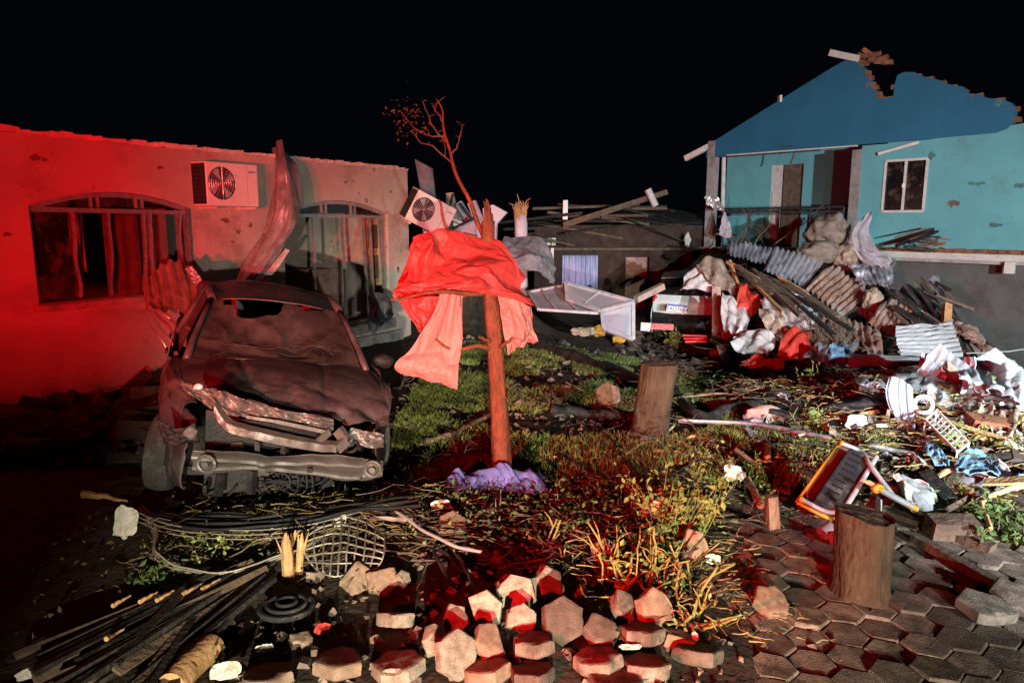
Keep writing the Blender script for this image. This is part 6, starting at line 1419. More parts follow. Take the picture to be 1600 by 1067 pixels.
S('plastic_shard', 'curved white and grey plastic shard beside the desk leg', 'plastic shard', [[(1396, 742, 5.1), (1412, 744, 5.1), (1436, 756, 5.1)], [(1410, 770, 4.9), (1430, 768, 4.85), (1462, 772, 5.0)], [(1424, 800, 4.7), (1450, 806, 4.6), (1472, 806, 4.8)]], 'plastic_grey', 30, 40, .006, .015, 4, 1)
S('plastic_shard', 'small white plastic shard above the desk leg end', 'plastic shard', [[(1394, 742, 5.0), (1404, 740, 5.0)], [(1402, 752, 4.95), (1410, 748, 4.95)]], 'paper', 12, 12, .004, .01, 8, 2)
S('plastic_shard', 'white torn panel inside the curved plastic shard', 'plastic shard', [[(1411, 748, 4.96), (1420, 756, 4.9), (1446, 772, 4.9)], [(1414, 778, 4.78), (1422, 782, 4.76), (1436, 780, 4.8)], [(1424, 796, 4.66), (1426, 792, 4.68), (1428, 790, 4.7)]], 'paper', 16, 20, .004, .01, 6, 3)
tag(MB().prism([U(1468, 768, 5.4), U(1494, 754, 5.45), U(1498, 780, 5.3), U(1490, 778, 5.3)], (0, .02, 0)).build('glass_shard', 'plastic_grey'), 'pale grey triangular shard right of the desk', 'shard')
S('ribbed_panel', 'blue grey ribbed metal panel standing on edge in the heap', 'roofing sheet', [[(1390, 588, 6.75), (1408, 592, 6.7), (1426, 606, 6.65)], [(1384, 612, 6.7), (1408, 622, 6.65), (1428, 636, 6.6)], [(1392, 642, 6.65), (1412, 650, 6.6), (1430, 660, 6.55)], [(1412, 668, 6.6), (1420, 672, 6.6), (1430, 676, 6.55)]], 'ribbed_blue', 70, 20, .005, .008, 3, 4, None, (3, .010, 0, True))
S('crumpled_sheet', 'large crumpled pale roofing sheet at the bright spot', 'roofing sheet', [[(1450, 582, 7.7), (1492, 588, 7.6), (1530, 606, 7.5)], [(1440, 604, 7.2), (1485, 612, 7.1), (1526, 628, 7.1)], [(1436, 630, 6.9), (1480, 640, 6.8), (1522, 654, 6.8)]], 'galv_pale', 60, 44, .005, .07, 2.6, 5, None, (4, .015))
S('crumpled_sheet', 'small crumpled grey sheet below the white wire rack', 'roofing sheet', [[(1450, 652, 7.6), (1466, 654, 7.6), (1484, 680, 7.3)], [(1426, 676, 7.2), (1448, 684, 7.0), (1478, 690, 7.0)], [(1424, 690, 6.9), (1446, 700, 6.8), (1466, 700, 6.8)]], 'galv_pale', 40, 30, .005, .05, 4, 6)
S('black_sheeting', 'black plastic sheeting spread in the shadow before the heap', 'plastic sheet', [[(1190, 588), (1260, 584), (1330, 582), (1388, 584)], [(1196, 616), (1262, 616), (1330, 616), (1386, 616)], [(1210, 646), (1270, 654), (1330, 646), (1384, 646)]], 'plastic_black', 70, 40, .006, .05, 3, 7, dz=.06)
S('denim_cloth', 'pale blue denim scrap at the end of the shiny pole', 'cloth', [[(1440, 702), (1458, 694), (1474, 706)], [(1450, 714), (1468, 712), (1482, 722)], [(1460, 724), (1474, 726), (1484, 730)]], 'denim', 36, 30, .006, .028, 6, 8, dz=.12)
S('denim_cloth', 'crumpled pale blue cloth right of the denim scrap', 'cloth', [[(1490, 724), (1512, 706), (1540, 712), (1556, 730)], [(1494, 732), (1520, 726), (1544, 730), (1562, 738)], [(1504, 738), (1524, 742), (1546, 742), (1566, 744)]], 'denim', 50, 30, .006, .028, 6, 9, dz=.12)
S('denim_cloth', 'strip of pale blue cloth running to the right edge', 'cloth', [[(1560, 728), (1580, 738), (1602, 744)], [(1562, 738), (1582, 748), (1602, 756)]], 'denim', 30, 10, .006, .03, 6, 10, dz=.1)
def rack():
    P = [G(1446, 656, .22), G(1464, 640, .24), G(1514, 692, .16), G(1496, 706, .16)]
    t = empty('wire_rack', P[3], 'white wire dish rack lying tilted in the bright heap', 'rack')
    f = lambda u, v: P[0].lerp(P[1], u).lerp(P[3].lerp(P[2], u), v) + Vector((0, 0, .0))
    mb = MB()
    for a, b in ((0, 1), (1, 2), (2, 3), (3, 0)): mb.tube([P[a], P[b]], .011, 6)
    for a in range(4): mb.tube([P[a], P[a] + Vector((.02, .05, -.14))], .008, 5)
    for a, b in ((0, 1), (1, 2), (2, 3), (3, 0)): mb.tube([P[a] + Vector((.02, .05, -.14)), P[b] + Vector((.02, .05, -.14))], .008, 5)
    mb.build('frame', 'white_plastic', t)
    for i in range(1, 9): MB().tube([f(0, i / 9), f(.5, i / 9) + Vector((0, .02, -.03)), f(1, i / 9)], .006, 5).build('rail', 'white_plastic', t)
    for i in range(1, 3): MB().tube([f(i / 3, 0), f(i / 3, 1)], .006, 5).build('rail', 'white_plastic', t)
rack()
c = G(1443, 632, .22); tag(MB().tube([c + Vector((math.cos(i * .2618) * .085, .02 * math.sin(i * .26), math.sin(i * .2618) * .075)) for i in range(25)], .02, 8).build('white_ring', 'white_plastic', smooth=True), 'white plastic ring above the wire rack', 'ring')
tag(MB().blob(G(1482, 688, .1), (.10, .09, .09), 3, .5, 3, 3).build('green_bag', 'green_sac', smooth=True), 'bright green plastic bag below the wire rack', 'bag')
tag(MB().box(G(1541, 664, .08), (.32, .16, .14), Euler((.2, .15, -.2)).to_matrix(), jit=.02).build('red_brick', 'brick'), 'red brown brick lying in the straw right of the rack', 'brick')
plank('broad white board at the right edge, upper piece', (1562, 662), (1606, 640), .20, .05, 'white_trim', 'board')
plank('grey board at the right edge below the white one', (1562, 664), (1606, 694), .16, .05, 'concrete', 'board')
rod('thick curved branch lying right of the desk', [(1447, 765), (1462, 746), (1490, 736), (1530, 742), (1568, 752)], .035, .026, 'wood_pale', 'branch', 'thick_branch', None, .02, 4, dz=.06, n=10)
rod('forked yellowish branch at the right edge', [(1604, 756), (1570, 766), (1546, 776), (1534, 788), (1548, 826)], .024, .014, 'wood_pale', 'branch', 'forked_branch', None, .01, 5, dz=.09, n=8)
rod('curved pale branch reaching over the wire rack', [(1482, 650, 7.2), (1506, 660, 7.0), (1522, 672, 6.9), (1536, 684, 6.8)], .022, .016, 'wood_pale', 'branch', 'curved_branch', None, .01, 6)
rod('thin wire crossing before the grey wall', [(1510, 552, 10.5), (1560, 550, 10.3), (1602, 546, 10.2)], .008, .008, 'tube_grey', 'wire', 'loose_wire', None, .01, 6)
rod('long bare root arching over the grey board', [(1508, 570, 9.9), (1540, 576, 9.8), (1575, 590, 9.5), (1602, 606, 9.3)], .016, .010, 'wood_pink', 'root', 'bare_root', None, .04, 7)
rod('curly root standing at the right edge', [(1588, 662, 7.6), (1590, 645, 7.6), (1582, 630, 7.6), (1578, 612, 7.7)], .016, .008, 'wood_pale', 'root', 'bare_root', None, .03, 8)
plank('long weathered plank running right from behind the short stump', (1378, 797), (1552, 856), .10, .05, 'wood_old')
plank('second weathered plank crossing the paving at the right', (1430, 840), (1596, 934), .08, .05, 'wood_old')
plank('short orange plank under the desk tray', (1308, 796), (1344, 800), .05, .03, 'wood_raw')
tag(MB().box(G(1488, 826, .06), (.30, .14, .13), Euler((.1, 0, -.1)).to_matrix(), jit=.012).build('timber_block', 'wood_old'), 'squared timber block lying right of the short stump', 'block')
plank('short dark stake standing left of the pipe fittings', (1207, 824, G(1207, 824).y), (1206, 775, G(1207, 824).y), .07, .07, 'bark', 'stake', up=(1, 0, 0))
c = G(1285, 834, .05); tag(MB().tube([c, c + Vector((.05, .03, .03)), c + Vector((.09, .0, -.02))], .045, 14).build('pipe_elbow', 'plastic_grey', smooth=True, auto=50), 'grey pipe elbow left of the short stump', 'pipe fitting')
c = G(1302, 842, .05); tag(MB().tube([c, c + Vector((.09, .03, .0))], .042, 14).build('pipe_sleeve', 'galv_pale', smooth=True, auto=50), 'pale pipe sleeve touching the short stump', 'pipe fitting')
plank('clear glass strip standing behind the short stump', (1373, 822, 4.45), (1374, 778, 4.45), .05, .012, 'galv_pale', 'glass strip', up=(1, 0, 0))
for k, (a, b, m) in enumerate((((1300, 655), (1370, 636), 'wood_raw'), ((1369, 636), (1394, 650), 'wood_old'), ((1358, 644), (1366, 656), 'wood_old'), ((1320, 672), (1360, 674), 'wood_raw'), ((1250, 672), (1300, 676), 'wood_old'))):
    plank(['long thin lath propped behind the desk', 'short lath making a corner behind the desk', 'tiny lath under the propped lath', 'yellowish lath in front of the spotted shard', 'brown lath beside the shiny pole'][k], a, b, .05, .04, m, 'lath', None, 'lath')
tag(MB().blob(G(1194, 648, .1), (.2, .08, .1), 3, .2, 2, 5).build('tan_stone', 'wood_pink', smooth=True), 'tan wedge shaped stone at the right end of the dark log', 'stone')
tag(MB().blob(G(1172, 553, .06), (.09, .08, .08), 3, .1, 2, 5).build('violet_ball', 'cloth_lilac', smooth=True), 'small violet ball at the lawn edge', 'ball') if 0 else None
tag(MB().blob(G(1142, 554, .06), (.10, .08, .08), 3, .1, 2, 5).build('violet_cap', 'cloth_blue', smooth=True), 'small violet lump at the far lawn edge', 'lump')
tag(MB().blob(G(1119, 553, .05), (.12, .1, .09), 3, .2, 2, 8).build('pale_stone', 'paver_pale', smooth=True), 'small pale stone left of the violet lump', 'stone')
plank('orange lath lying on the far grass strip', (1005, 556), (1032, 560), .07, .03, 'wood_raw', 'lath', None, 'lath')
plank('thin orange lath on the grass near the red rag', (1130, 569), (1172, 573), .04, .02, 'wood_raw', 'lath', None, 'lath')
plank('red plastic crate side beside the buried car', (1004, 509, 13.6), (1052, 511, 13.6), .05, .12, 'red_lens', 'crate', None, 'crate_side')
plank('white end of the red crate beside the buried car', (1001, 510, 13.5), (1016, 511, 13.5), .05, .16, 'cloth_white', 'crate', None, 'crate_side')
for k in range(3): plank('red lath on the ground under the buried car', (1066 + k * 2, 524 + k * 5, 13.0), (1104, 525 + k * 4, 13.0), .04, .03, 'red_lens', 'lath', 'red laths under the buried car', 'red_lath')
# ------------------------------------------------------------------ plants
def plant(label, px, py, n, h, sp, m, seed, stem='stem_yellow', leaf=.05, r=.006, nl=10, name='cut_bush', cat='bush', cut=False, lean=.35):
    rn = random.Random(seed); B = G(px, py)
    t = empty(name, B, label, cat); lf = MB()
    for k in range(n):
        a = rn.uniform(0, 6.28); b = B + Vector((math.cos(a) * sp * rn.random(), math.sin(a) * sp * .6 * rn.random(), -.02)); L = h * rn.uniform(.45, 1.1)
        d = Vector((rn.gauss(0, lean), rn.gauss(0, lean) - .1, 1)).normalized(); e = d + Vector((rn.gauss(0, .3), rn.gauss(0, .3), 0))
        P = [b, b + d * L * .5, b + d * L * .5 + e.normalized() * L * .5]
        rr = r * rn.uniform(.7, 1.3); pts = [crow(P, i / 8) + Vector((nz((i * .8, k, seed)), nz((i * .8, k, seed + 5)), 0)) * .008 for i in range(9)]
        q = MB().tube(pts, [rr * (1 - (.25 if cut else .7) * i / 8) for i in range(9)], 6, rough=.1)
        if rn.random() < .6:
            p = pts[rn.randrange(3, 7)]; e2 = p + Vector((rn.gauss(0, .05), rn.gauss(0, .04), rn.uniform(.02, .09))) * (h / .25); q.tube([p, (p + e2) / 2 + Vector((.005, 0, .01)), e2], [rr * .7, rr * .6, rr * .45], 5)
        q.build('stem', stem, t, smooth=True)
        for _ in range(nl):
            p = pts[rn.randrange(2, 9)] + Vector((rn.gauss(0, .025), rn.gauss(0, .025), rn.gauss(0, .02))); leafcard(lf, p, leaf * rn.uniform(.5, 1.2), rn)
    if lf.v: lf.build('leaves', m, t)
plant('cut bush of thick yellow stems on the paver heap', 985, 930, 14, .38, .18, 'leaf_yellow', 1, leaf=.05, r=.0062, nl=7, cut=True)
plant('cluster of bare yellow stems left of the red brown paver', 965, 905, 9, .36, .12, 'leaf', 2, leaf=.05, r=.006, nl=6, cut=True)
plant('tall forked yellow stems in front of the pale leafy plant', 1040, 925, 12, .38, .16, 'leaf', 3, leaf=.05, r=.0062, nl=6, cut=True)
plant('cut stems leaning right at the paving edge', 1085, 975, 11, .32, .12, 'leaf_yellow', 4, leaf=.05, r=.008, nl=3, cut=True, lean=.7)
plant('pale green leafy plant behind the cut stems', 1055, 840, 26, .50, .20, 'leaf_yellow', 5, leaf=.055, r=.004, nl=20, name='leafy_plant', cat='plant')
plant('small green plant among the cut stems', 1020, 880, 14, .28, .16, 'leaf', 6, leaf=.06, r=.004, nl=8, name='leafy_plant', cat='plant')
plant('thin pale sapling stem left of the heap top', 888, 885, 3, .28, .04, 'leaf_yellow', 7, leaf=.02, r=.008, nl=1, cut=True, name='bare_shoot', cat='shoot')
plant('bare forked stem left of the paver heap', 850, 860, 3, .26, .05, 'leaf_yellow', 8, leaf=.02, r=.007, nl=1, cut=True, name='bare_shoot', cat='shoot')
plant('green leafy sprigs beside the wire basket', 245, 905, 10, .12, .16, 'leaf', 9, leaf=.05, r=.003, nl=14, name='leafy_plant', cat='plant')
plant('leafy branches heaped inside the wire basket', 330, 855, 34, .17, .42, 'leaf_yellow', 10, leaf=.045, r=.004, nl=9, name='leafy_plant', cat='plant', lean=1.2)
plant('green sprigs in front of the blue cloth', 670, 800, 16, .12, .22, 'leaf_yellow', 11, leaf=.045, r=.003, nl=8, name='leafy_plant', cat='plant', lean=1.0)
plant('spiky green tuft beside the long shiny pole', 1265, 665, 16, .26, .12, 'leaf', 12, leaf=.09, r=.005, nl=6, name='leafy_plant', cat='plant', lean=.7)
plant('small spiky plant in the dark before the heap', 1268, 606, 10, .34, .10, 'leaf', 13, leaf=.10, r=.006, nl=4, name='leafy_plant', cat='plant', lean=.5)
plant('small yellow green shrub below the buried car', 1050, 545, 12, .5, .2, 'leaf_yellow', 14, leaf=.10, r=.007, nl=18, name='leafy_plant', cat='plant', lean=.4)
plant('small bright shrub at the pile foot beside the upright board', 1132, 545, 12, .5, .2, 'leaf', 15, leaf=.10, r=.007, nl=18, name='leafy_plant', cat='plant', lean=.4)
plant('green leaves on the log end at the bottom left', 338, 1040, 5, .10, .04, 'leaf', 16, leaf=.05, r=.003, nl=6, name='leafy_plant', cat='plant')
plant('green foliage at the lower right edge', 1560, 810, 26, .24, .4, 'leaf', 17, leaf=.07, r=.004, nl=12, name='leafy_plant', cat='plant', lean=1.0)
plant('bluish green foliage right of the timber block', 1590, 850, 18, .2, .3, 'leaf', 18, leaf=.07, r=.004, nl=12, name='leafy_plant', cat='plant', lean=1.1)
plant('twiggy yellow brush behind the desk edge', 1365, 700, 16, .2, .2, 'leaf_yellow', 19, leaf=.04, r=.005, nl=6, name='leafy_plant', cat='plant', lean=1.0)

# ------------------------------------------------------------------ loose wreckage on the right: boards, tin, rags
rnd = random.Random(77)
def inq(): return rnd.uniform(1170, 1600), rnd.uniform(585, 800)
for k in range(46):
    while True:
        x, y = inq()
        if not (1230 < x < 1440 and y > 690) and not (x < 1390 and y > 740): break
    L = rnd.uniform(.15, .6); a = rnd.uniform(0, 3.14); p = G(x, y, .05 + .06 * rnd.random()); d = Vector((math.cos(a), math.sin(a), rnd.gauss(0, .2))) * L / 2
    tag(MB().bar(p - d, p + d, rnd.uniform(.03, .11), rnd.uniform(.012, .035), up=(rnd.gauss(0, .4), rnd.gauss(0, .4), 1), jit=.006).build('broken_board', rnd.choice(['wood_old', 'wood_raw', 'wood_pale', 'wood_pink', 'char', 'wood_old'])), 'broken bit of board in the rubbish at the right', 'board', 'broken boards in the right hand rubbish')
for k in range(50):
    x, y = (rnd.uniform(1385, 1600), rnd.uniform(580, 760)) if k < 36 else (rnd.uniform(1170, 1390), rnd.uniform(580, 680))
    m, nm = rnd.choice([('galv_pale', 'tin'), ('paper', 'plastic'), ('cloth_tan', 'rag'), ('galv_rust', 'tin'), ('white_plastic', 'plastic'), ('cloth_grey', 'rag')])
    c = G(x, y, .06 + .05 * rnd.random()); w, h = rnd.uniform(.06, .24), rnd.uniform(.05, .18); rot = Euler((rnd.gauss(.5, .5), rnd.gauss(0, .5), rnd.uniform(0, 6))).to_matrix()
    fn = crumple(lambda u, v: c + rot @ Vector(((u - .5) * w, (v - .5) * h * (1 - .4 * u), 0)), .025, 6, k, fac=((3, 3, 1.), (7, 6, .4)))
    tag(MB().sheet(fn, 14, 12, .003).build(nm + '_scrap', m, smooth=True, auto=40), {'tin': 'bent tin scrap', 'plastic': 'white plastic scrap', 'rag': 'crumpled rag'}[nm] + ' in the rubbish at the right', nm, 'scraps in the right hand rubbish')
for k in range(52):
    x, y = (rnd.uniform(1130, 1430), rnd.uniform(455, 578)) if k % 4 else (rnd.uniform(1430, 1600), rnd.uniform(560, 640)); c = V(x, y, 30); w, h = rnd.uniform(.2, .8), rnd.uniform(.15, .5); rot = Euler((rnd.gauss(.7, .5), rnd.gauss(0, .5), rnd.uniform(0, 6))).to_matrix(); c.z += .1
    m = rnd.choice(['cloth_tan', 'cloth_white', 'galv_rust', 'cloth_grey', 'wood_old', 'cloth_red', 'cloth_lilac'])
    fn = crumple(lambda u, v: c + rot @ Vector(((u - .5) * w, (v - .5) * h * (1 - .4 * u), 0)), .06, 3, k + 50, fac=((3, 3, 1.), (7, 6, .4)))
    tag(MB().sheet(fn, 14, 12, .006).build('crumpled_scrap', m, smooth=True, auto=40), 'crumpled scrap of sheet on the rubble pile', 'scrap', 'scraps low on the rubble pile')
for k in range(40):
    x, y = rnd.uniform(1110, 1560), rnd.uniform(460, 590); p = V(x, y, 30) + Vector((0, -.05, .08)); L = rnd.uniform(.4, 1.5); a = rnd.gauss(-.5, .5); d = Vector((math.cos(a), rnd.gauss(-.3, .4), math.sin(a) * .6)) * L / 2
    tag(MB().bar(p - d, p + d, rnd.uniform(.03, .12), rnd.uniform(.02, .05), up=(rnd.gauss(0, .4), rnd.gauss(0, .4), 1), jit=.008).build('broken_lath', rnd.choice(['wood_old', 'wood_raw', 'wood_pink', 'char', 'brick', 'wood_old'])), 'broken lath sticking out low on the rubble pile', 'lath', 'broken laths low on the rubble pile')

plant('loose yellow green shoots beyond the pale leafy plant', 1000, 800, 16, .34, .25, 'leaf_yellow', 31, leaf=.045, r=.004, nl=12, name='leafy_plant', cat='plant', lean=.8)
plant('tangled green branch left of the pale leafy plant', 930, 810, 16, .26, .30, 'leaf', 32, leaf=.045, r=.004, nl=10, name='leafy_plant', cat='plant', lean=1.1)
plant('leafy branch lying below the taller stump', 960, 725, 18, .24, .35, 'leaf_yellow', 33, leaf=.04, r=.004, nl=8, name='leafy_plant', cat='plant', lean=1.2)
plant('yellow foliage heaped at the right edge by the white board', 1575, 700, 26, .30, .45, 'leaf_yellow', 34, leaf=.06, r=.005, nl=12, name='leafy_plant', cat='plant', lean=1.1)
plant('dry brush behind the wire rack', 1545, 625, 24, .36, .5, 'leaf_yellow', 35, leaf=.05, r=.006, nl=8, name='leafy_plant', cat='plant', lean=1.0)
plant('tangled brush left of the overturned desk', 1190, 735, 22, .26, .45, 'leaf_yellow', 36, leaf=.045, r=.005, nl=8, name='leafy_plant', cat='plant', lean=1.2)
plant('leafy tangle right of the wire mesh', 640, 800, 20, .18, .3, 'leaf', 37, leaf=.04, r=.003, nl=10, name='leafy_plant', cat='plant', lean=1.2)
# big pale sheets carrying the pile on to the right edge
S('crumpled_sheet', 'big pale crumpled sheet below the lilac grey corrugated one', 'roofing sheet', [[(1500, 560), (1548, 566), (1604, 580)], [(1496, 580), (1550, 590), (1604, 606)], [(1510, 604), (1556, 618), (1604, 632)]], 'galv_pale', 56, 40, .005, .09, 2, 61, None, (5, .016), dz=.28)
S('crumpled_sheet', 'dull bent sheet under the pale blue flashing', 'roofing sheet', [[(1330, 578), (1390, 582), (1446, 586)], [(1336, 592), (1390, 598), (1440, 602)], [(1350, 606), (1392, 612), (1430, 614)]], 'galv', 50, 30, .005, .07, 2.4, 62, None, (4, .015), dz=.14)
S('tan_sheet', 'tan cloth sheet spread right of the wire rack', 'cloth', [[(1530, 640), (1560, 636), (1590, 646)], [(1524, 656), (1556, 660), (1588, 668)], [(1530, 672), (1556, 682), (1580, 684)]], 'cloth_tan', 40, 30, .006, .05, 3, 63, dz=.10, fold=.02)
S('white_sheet', 'torn white sheet left of the ribbed panel', 'cloth', [[(1296, 590), (1324, 586), (1352, 596)], [(1300, 602), (1326, 604), (1356, 610)]], 'cloth_white', 36, 24, .006, .04, 3, 64, dz=.10, fold=.02)

# dark fallen branches tangled over the middle of the yard
rnd = random.Random(88)
for k in range(34):
    x, y = rnd.uniform(600, 1180), rnd.uniform(590, 850)
    if k > 25: x, y = rnd.uniform(1180, 1390), rnd.uniform(580, 680)
    a = rnd.gauss(.3, .7); L = rnd.uniform(.35, 1.1) * (1 + (750 - y) / 400); p = G(x, y, .03); P = [p]
    for i in range(4):
        a += rnd.gauss(0, .3); q = P[-1] + Vector((math.cos(a), math.sin(a), 0)) * L / 4; q.z = hgt(q.x, q.y) + rnd.uniform(.02, .10); P.append(q)
    pts, rs_ = limb(P, rnd.uniform(.008, .018), .004, seed=k + 200, wob=.012, k=18); mb = MB().tube(pts, rs_, 6)
    for j in range(rnd.randrange(3, 8)):
        b = pts[rnd.randrange(3, 18)]; e = b + Vector((rnd.gauss(0, .12), rnd.gauss(0, .12), rnd.uniform(.0, .12))) * (1 + L * .5); mb.tube([b, (b + e) / 2 + Vector((rnd.gauss(0, .02), 0, .02)), e], [.005, .004, .002], 5)
    tag(mb.build('fallen_branch', rnd.choice(['wood_old', 'char', 'bark', 'wood_old']), smooth=True, auto=60), 'dark fallen branch tangled in the middle of the yard', 'branch', 'fallen branches in the yard')
# dark wreckage along the foot of the plastered house
for k in range(16):
    u = rnd.random(); b = LA + LE * (-.3 + 3.2 * u) + LN * rnd.uniform(.15, .9); p = Vector((b.x, b.y, .05)); h = rnd.uniform(.08, .32); d = Vector((rnd.gauss(0, .5), rnd.gauss(0, .4), h))
    tag(MB().bar(p, p + d, rnd.uniform(.06, .25), rnd.uniform(.02, .05), up=(LN.x, LN.y, rnd.gauss(0, .5)), jit=.01).build('dark_plank', rnd.choice(['char', 'wood_old', 'dark_metal', 'char'])), 'dark plank lying at the foot of the plastered house', 'plank', 'dark planks along the plastered house')
# ------------------------------------------------------------------ uncountable litter, one object of each kind
def stuff(name, mb, m, label):
    o = mb.build(name, m, org=(0, 0, 0)); o['kind'] = 'stuff'; o['label'] = label; o['category'] = name.replace('_', ' '); return o
rs = random.Random(99)
def inpave(x, y): return x > 1.0 + max(0, y - 4.2) * .35 and y < 5.2
def clump(x, y, f=1.1, o=0.): return noise.noise(Vector((x * f + o, y * f, o))) + .5 * noise.noise(Vector((x * f * 2.7, y * f * 2.7, o + 3)))
# lawn
mb = MB()
def blades(n, xr, yr, cond, hmin=.035, hmax=.09):
    for _ in range(n):
        x = rs.uniform(*xr); y = rs.uniform(*yr)
        if not cond(x, y): continue
        z = hgt(x, y) - .005; a = rs.uniform(0, 6.28); h = rs.uniform(hmin, hmax); w = rs.uniform(.003, .006) * (1 + y * .06)
        dx, dy = math.cos(a) * w, math.sin(a) * w; lx, ly = rs.gauss(0, .4) * h, rs.gauss(0, .4) * h
        mb.add([(x - dx, y - dy, z), (x + dx, y + dy, z), (x + lx * .5 + dx * .7, y + ly * .5 + dy * .7, z + h * .6), (x + lx, y + ly, z + h)], [(0, 1, 2), (0, 2, 3)])
blades(130000, (-1.2, 4.2), (4.6, 12.2), lambda x, y: clump(x, y, .9) > (-.12 if y > 5.2 else .1) and not (x > 2.4 and y < 6) and not (x > 3.4 and y < 9))
stuff('grass', mb, 'grass', 'short green grass growing in patches on the lawn')
# chips of masonry
def chips(name, n, reg, m, smin, smax, label, cond=None):
    mb = MB()
    for _ in range(n):
        x0, x1, y0, y1 = reg[rs.randrange(len(reg))]; x = rs.uniform(x0, x1); y = rs.uniform(y0, y1)
        if cond and not cond(x, y): continue
        s = rs.uniform(smin, smax) * (1 if rs.random() < .85 else 2) * (.8 + y * .05); z = hgt(x, y) + s * .2 - (.0 if not inpave(x, y) else .01)
        mb.box((x, y, z), (s * rs.uniform(.6, 1.6), s * rs.uniform(.6, 1.3), s * rs.uniform(.3, .8)), Euler((rs.gauss(0, .5), rs.gauss(0, .5), rs.uniform(0, 6))).to_matrix(), taper=rs.uniform(.4, .9), jit=s * .16)
    return stuff(name, mb, m, label)
chips('rubble', 2600, [(-1.5, 1.6, 2.6, 5.6), (-1, 5, 8.5, 13), (1.5, 6, 5.4, 9.5), (-3, 1, 6, 9)], 'chips', .012, .045, 'small pale chips of masonry strewn over the ground')
chips('rubble', 4200, [(2, 9.5, 9, 17), (2.6, 7, 5.2, 10)], 'chips_dark', .02, .08, 'dark broken rubble covering the pile')
chips('rubble', 900, [(3, 7, 5.2, 9.5)], 'galv_pale', .01, .05, 'pale bits of broken sheet in the bright heap')
chips('rubble', 900, [(-5.2, -2.9, 5.9, 7.6)], 'chips_dark', .04, .16, 'dark rubble heaped along the plastered house')
chips('gravel', 1200, [(1, 4.6, 2.3, 5.3)], 'chips', .006, .018, 'fine grit scattered over the paving')
# twigs
def twigs(name, n, reg, m, l0, l1, r, label, cond=None, lift=.05):
    mb = MB()
    for _ in range(n):
        x0, x1, y0, y1 = reg[rs.randrange(len(reg))]; x = rs.uniform(x0, x1); y = rs.uniform(y0, y1)
        if cond and not cond(x, y): continue
        L = l0 + (l1 - l0) * rs.random() ** 2.2; a = rs.uniform(0, 6.28) if rs.random() < .6 else rs.gauss(.35, .5); p = Vector((x, y, hgt(x, y) + rs.uniform(0, lift) ** 1.0)); q = r * rs.uniform(.45, 1.3)
        P = [p]; k = rs.randrange(3, 6)
        for i in range(k):
            a += rs.gauss(0, .32); P.append(P[-1] + Vector((math.cos(a), math.sin(a), rs.gauss(-.04, .16))) * L / k)
        for v in P: v.z = max(v.z, hgt(v.x, v.y) + q * .3)
        mb.tube(P, [q * (1 - .6 * i / k) for i in range(k + 1)], 4)
    return stuff(name, mb, m, label)
heap = lambda x, y: clump(x, y, .8, 4) > -.35
cl1 = lambda x, y: clump(x, y, 1.4, 8) > .05
twigs('twigs', 4200, [(2.8, 7.5, 5.0, 10)], 'straw', .05, .4, .006, 'yellow straw and twigs heaped at the right', heap, .14)
twigs('twigs', 1500, [(2.3, 8.5, 5.2, 12)], 'wood_old', .08, .6, .008, 'brown twigs in the heap at the right', heap, .16)
twigs('twigs', 700, [(-1.6, 2.6, 4.6, 7.2)], 'straw', .04, .25, .0032, 'fine dry straw on the lawn', cl1, .04)
twigs('twigs', 1500, [(-2.2, 1.2, 3.9, 5.4)], 'wood_old', .05, .4, .005, 'brown twigs in front of the car', None, .10)
twigs('twigs', 380, [(-2.2, -.6, 4.2, 5.0)], 'straw', .06, .4, .0035, 'pale vines tangled below the car front', None, .18)
twigs('twigs', 700, [(-.5, 5, 7, 12.5)], 'char', .08, .6, .008, 'black twigs scattered over the far lawn', None, .06)
twigs('twigs', 420, [(.2, 1.5, 3.2, 4.6)], 'straw', .04, .22, .004, 'yellow stalks lying between the loose pavers', None, .10)
twigs('twigs', 1100, [(3.5, 9, 10, 16)], 'wood_old', .2, .9, .012, 'brown sticks on the rubble pile', None, .2)
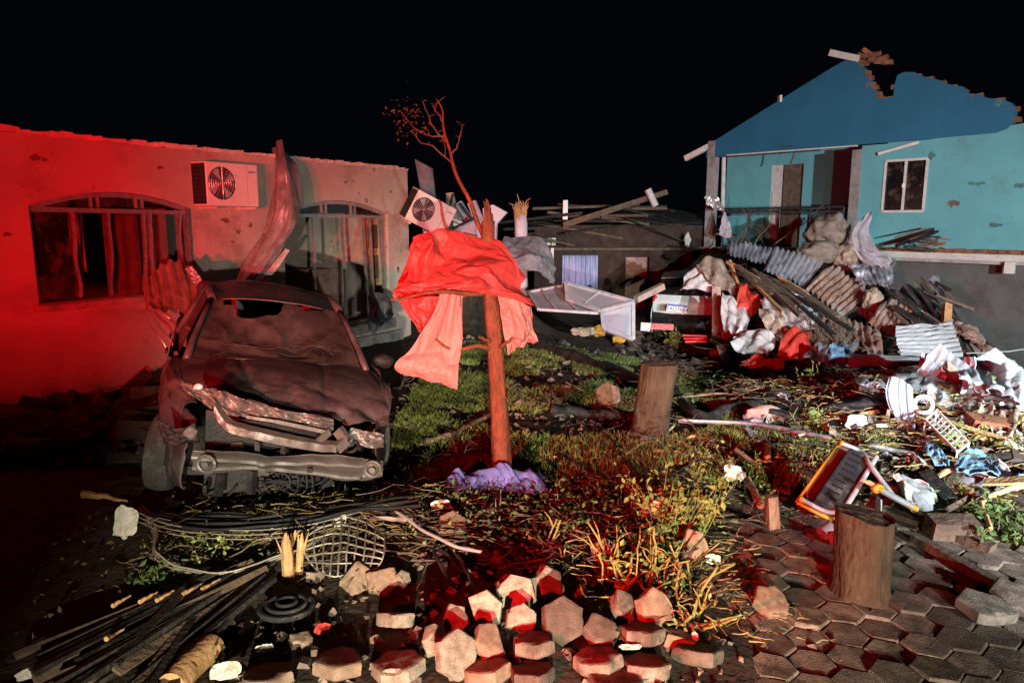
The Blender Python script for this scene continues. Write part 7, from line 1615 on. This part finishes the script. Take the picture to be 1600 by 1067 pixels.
# leaves
def leaves(name, n, reg, m, s0, s1, label, lift=.06, cond=None):
    mb = MB()
    for _ in range(n):
        x0, x1, y0, y1 = reg[rs.randrange(len(reg))]; x = rs.uniform(x0, x1); y = rs.uniform(y0, y1)
        if cond and not cond(x, y): continue
        leafcard(mb, Vector((x, y, hgt(x, y) + rs.uniform(0, lift))), rs.uniform(s0, s1) * (.7 + .06 * y), rs)
    return stuff(name, mb, m, label)
leaves('leaf_litter', 3000, [(-3, 2.5, 3.2, 8), (2.2, 7, 5, 10)], 'dry_leaf', .02, .06, 'brown dead leaves scattered over the yard')
leaves('leaf_litter', 3200, [(2.4, 7, 4.9, 9.5), (-2, 1.2, 4, 5.2)], 'leaf', .02, .06, 'fresh green leaves torn from the trees', .16, heap)
leaves('leaf_litter', 1500, [(-2, 1.4, 4, 5.2), (1.2, 3, 4.8, 6.2)], 'leaf_yellow', .02, .05, 'yellow leaves in front of the car', .12)

# ------------------------------------------------------------------ tell alike neighbours apart by their order in the picture
def order_labels():
    from collections import defaultdict
    byl = defaultdict(list)
    for o in COL.objects:
        if o.parent is None and 'label' in o and o.get('kind') is None: byl[o['label']].append(o)
    ordn = ['first', 'second', 'third'] + ['%dth' % i for i in range(4, 60)]
    ordn[40], ordn[41], ordn[42] = '41st', '42nd', '43rd'
    ordn[20], ordn[21], ordn[22], ordn[30], ordn[31], ordn[32] = '21st', '22nd', '23rd', '31st', '32nd', '33rd'
    for lb, L in byl.items():
        if len(L) < 2: continue
        def px(o):
            c = o.matrix_basis.translation if o.type != 'MESH' else o.matrix_basis @ (sum((Vector(b) for b in o.bound_box), Vector()) / 8)
            return c.x / (c.y * CP - (c.z - CZ) * SP)
        for i, o in enumerate(sorted(L, key=px)): o['label'] = lb + ', ' + ordn[i] + ' from the left'
order_labels()
for o in COL.objects:
    if '_w' in o: del o['_w']

c = Vector((-4.35, 6.75, 1.0)); mb = MB().blob((0, 0, 0), (1, 1, 1), 3, .0, 1, 1); o = mb.build('smoke', 'smoke', org=(0, 0, 0)); o.location = c; o.scale = (1.5, .5, .55); o['kind'] = 'stuff'; o['label'] = 'thin smoke drifting along the wall of the plastered house'; o['category'] = 'smoke'
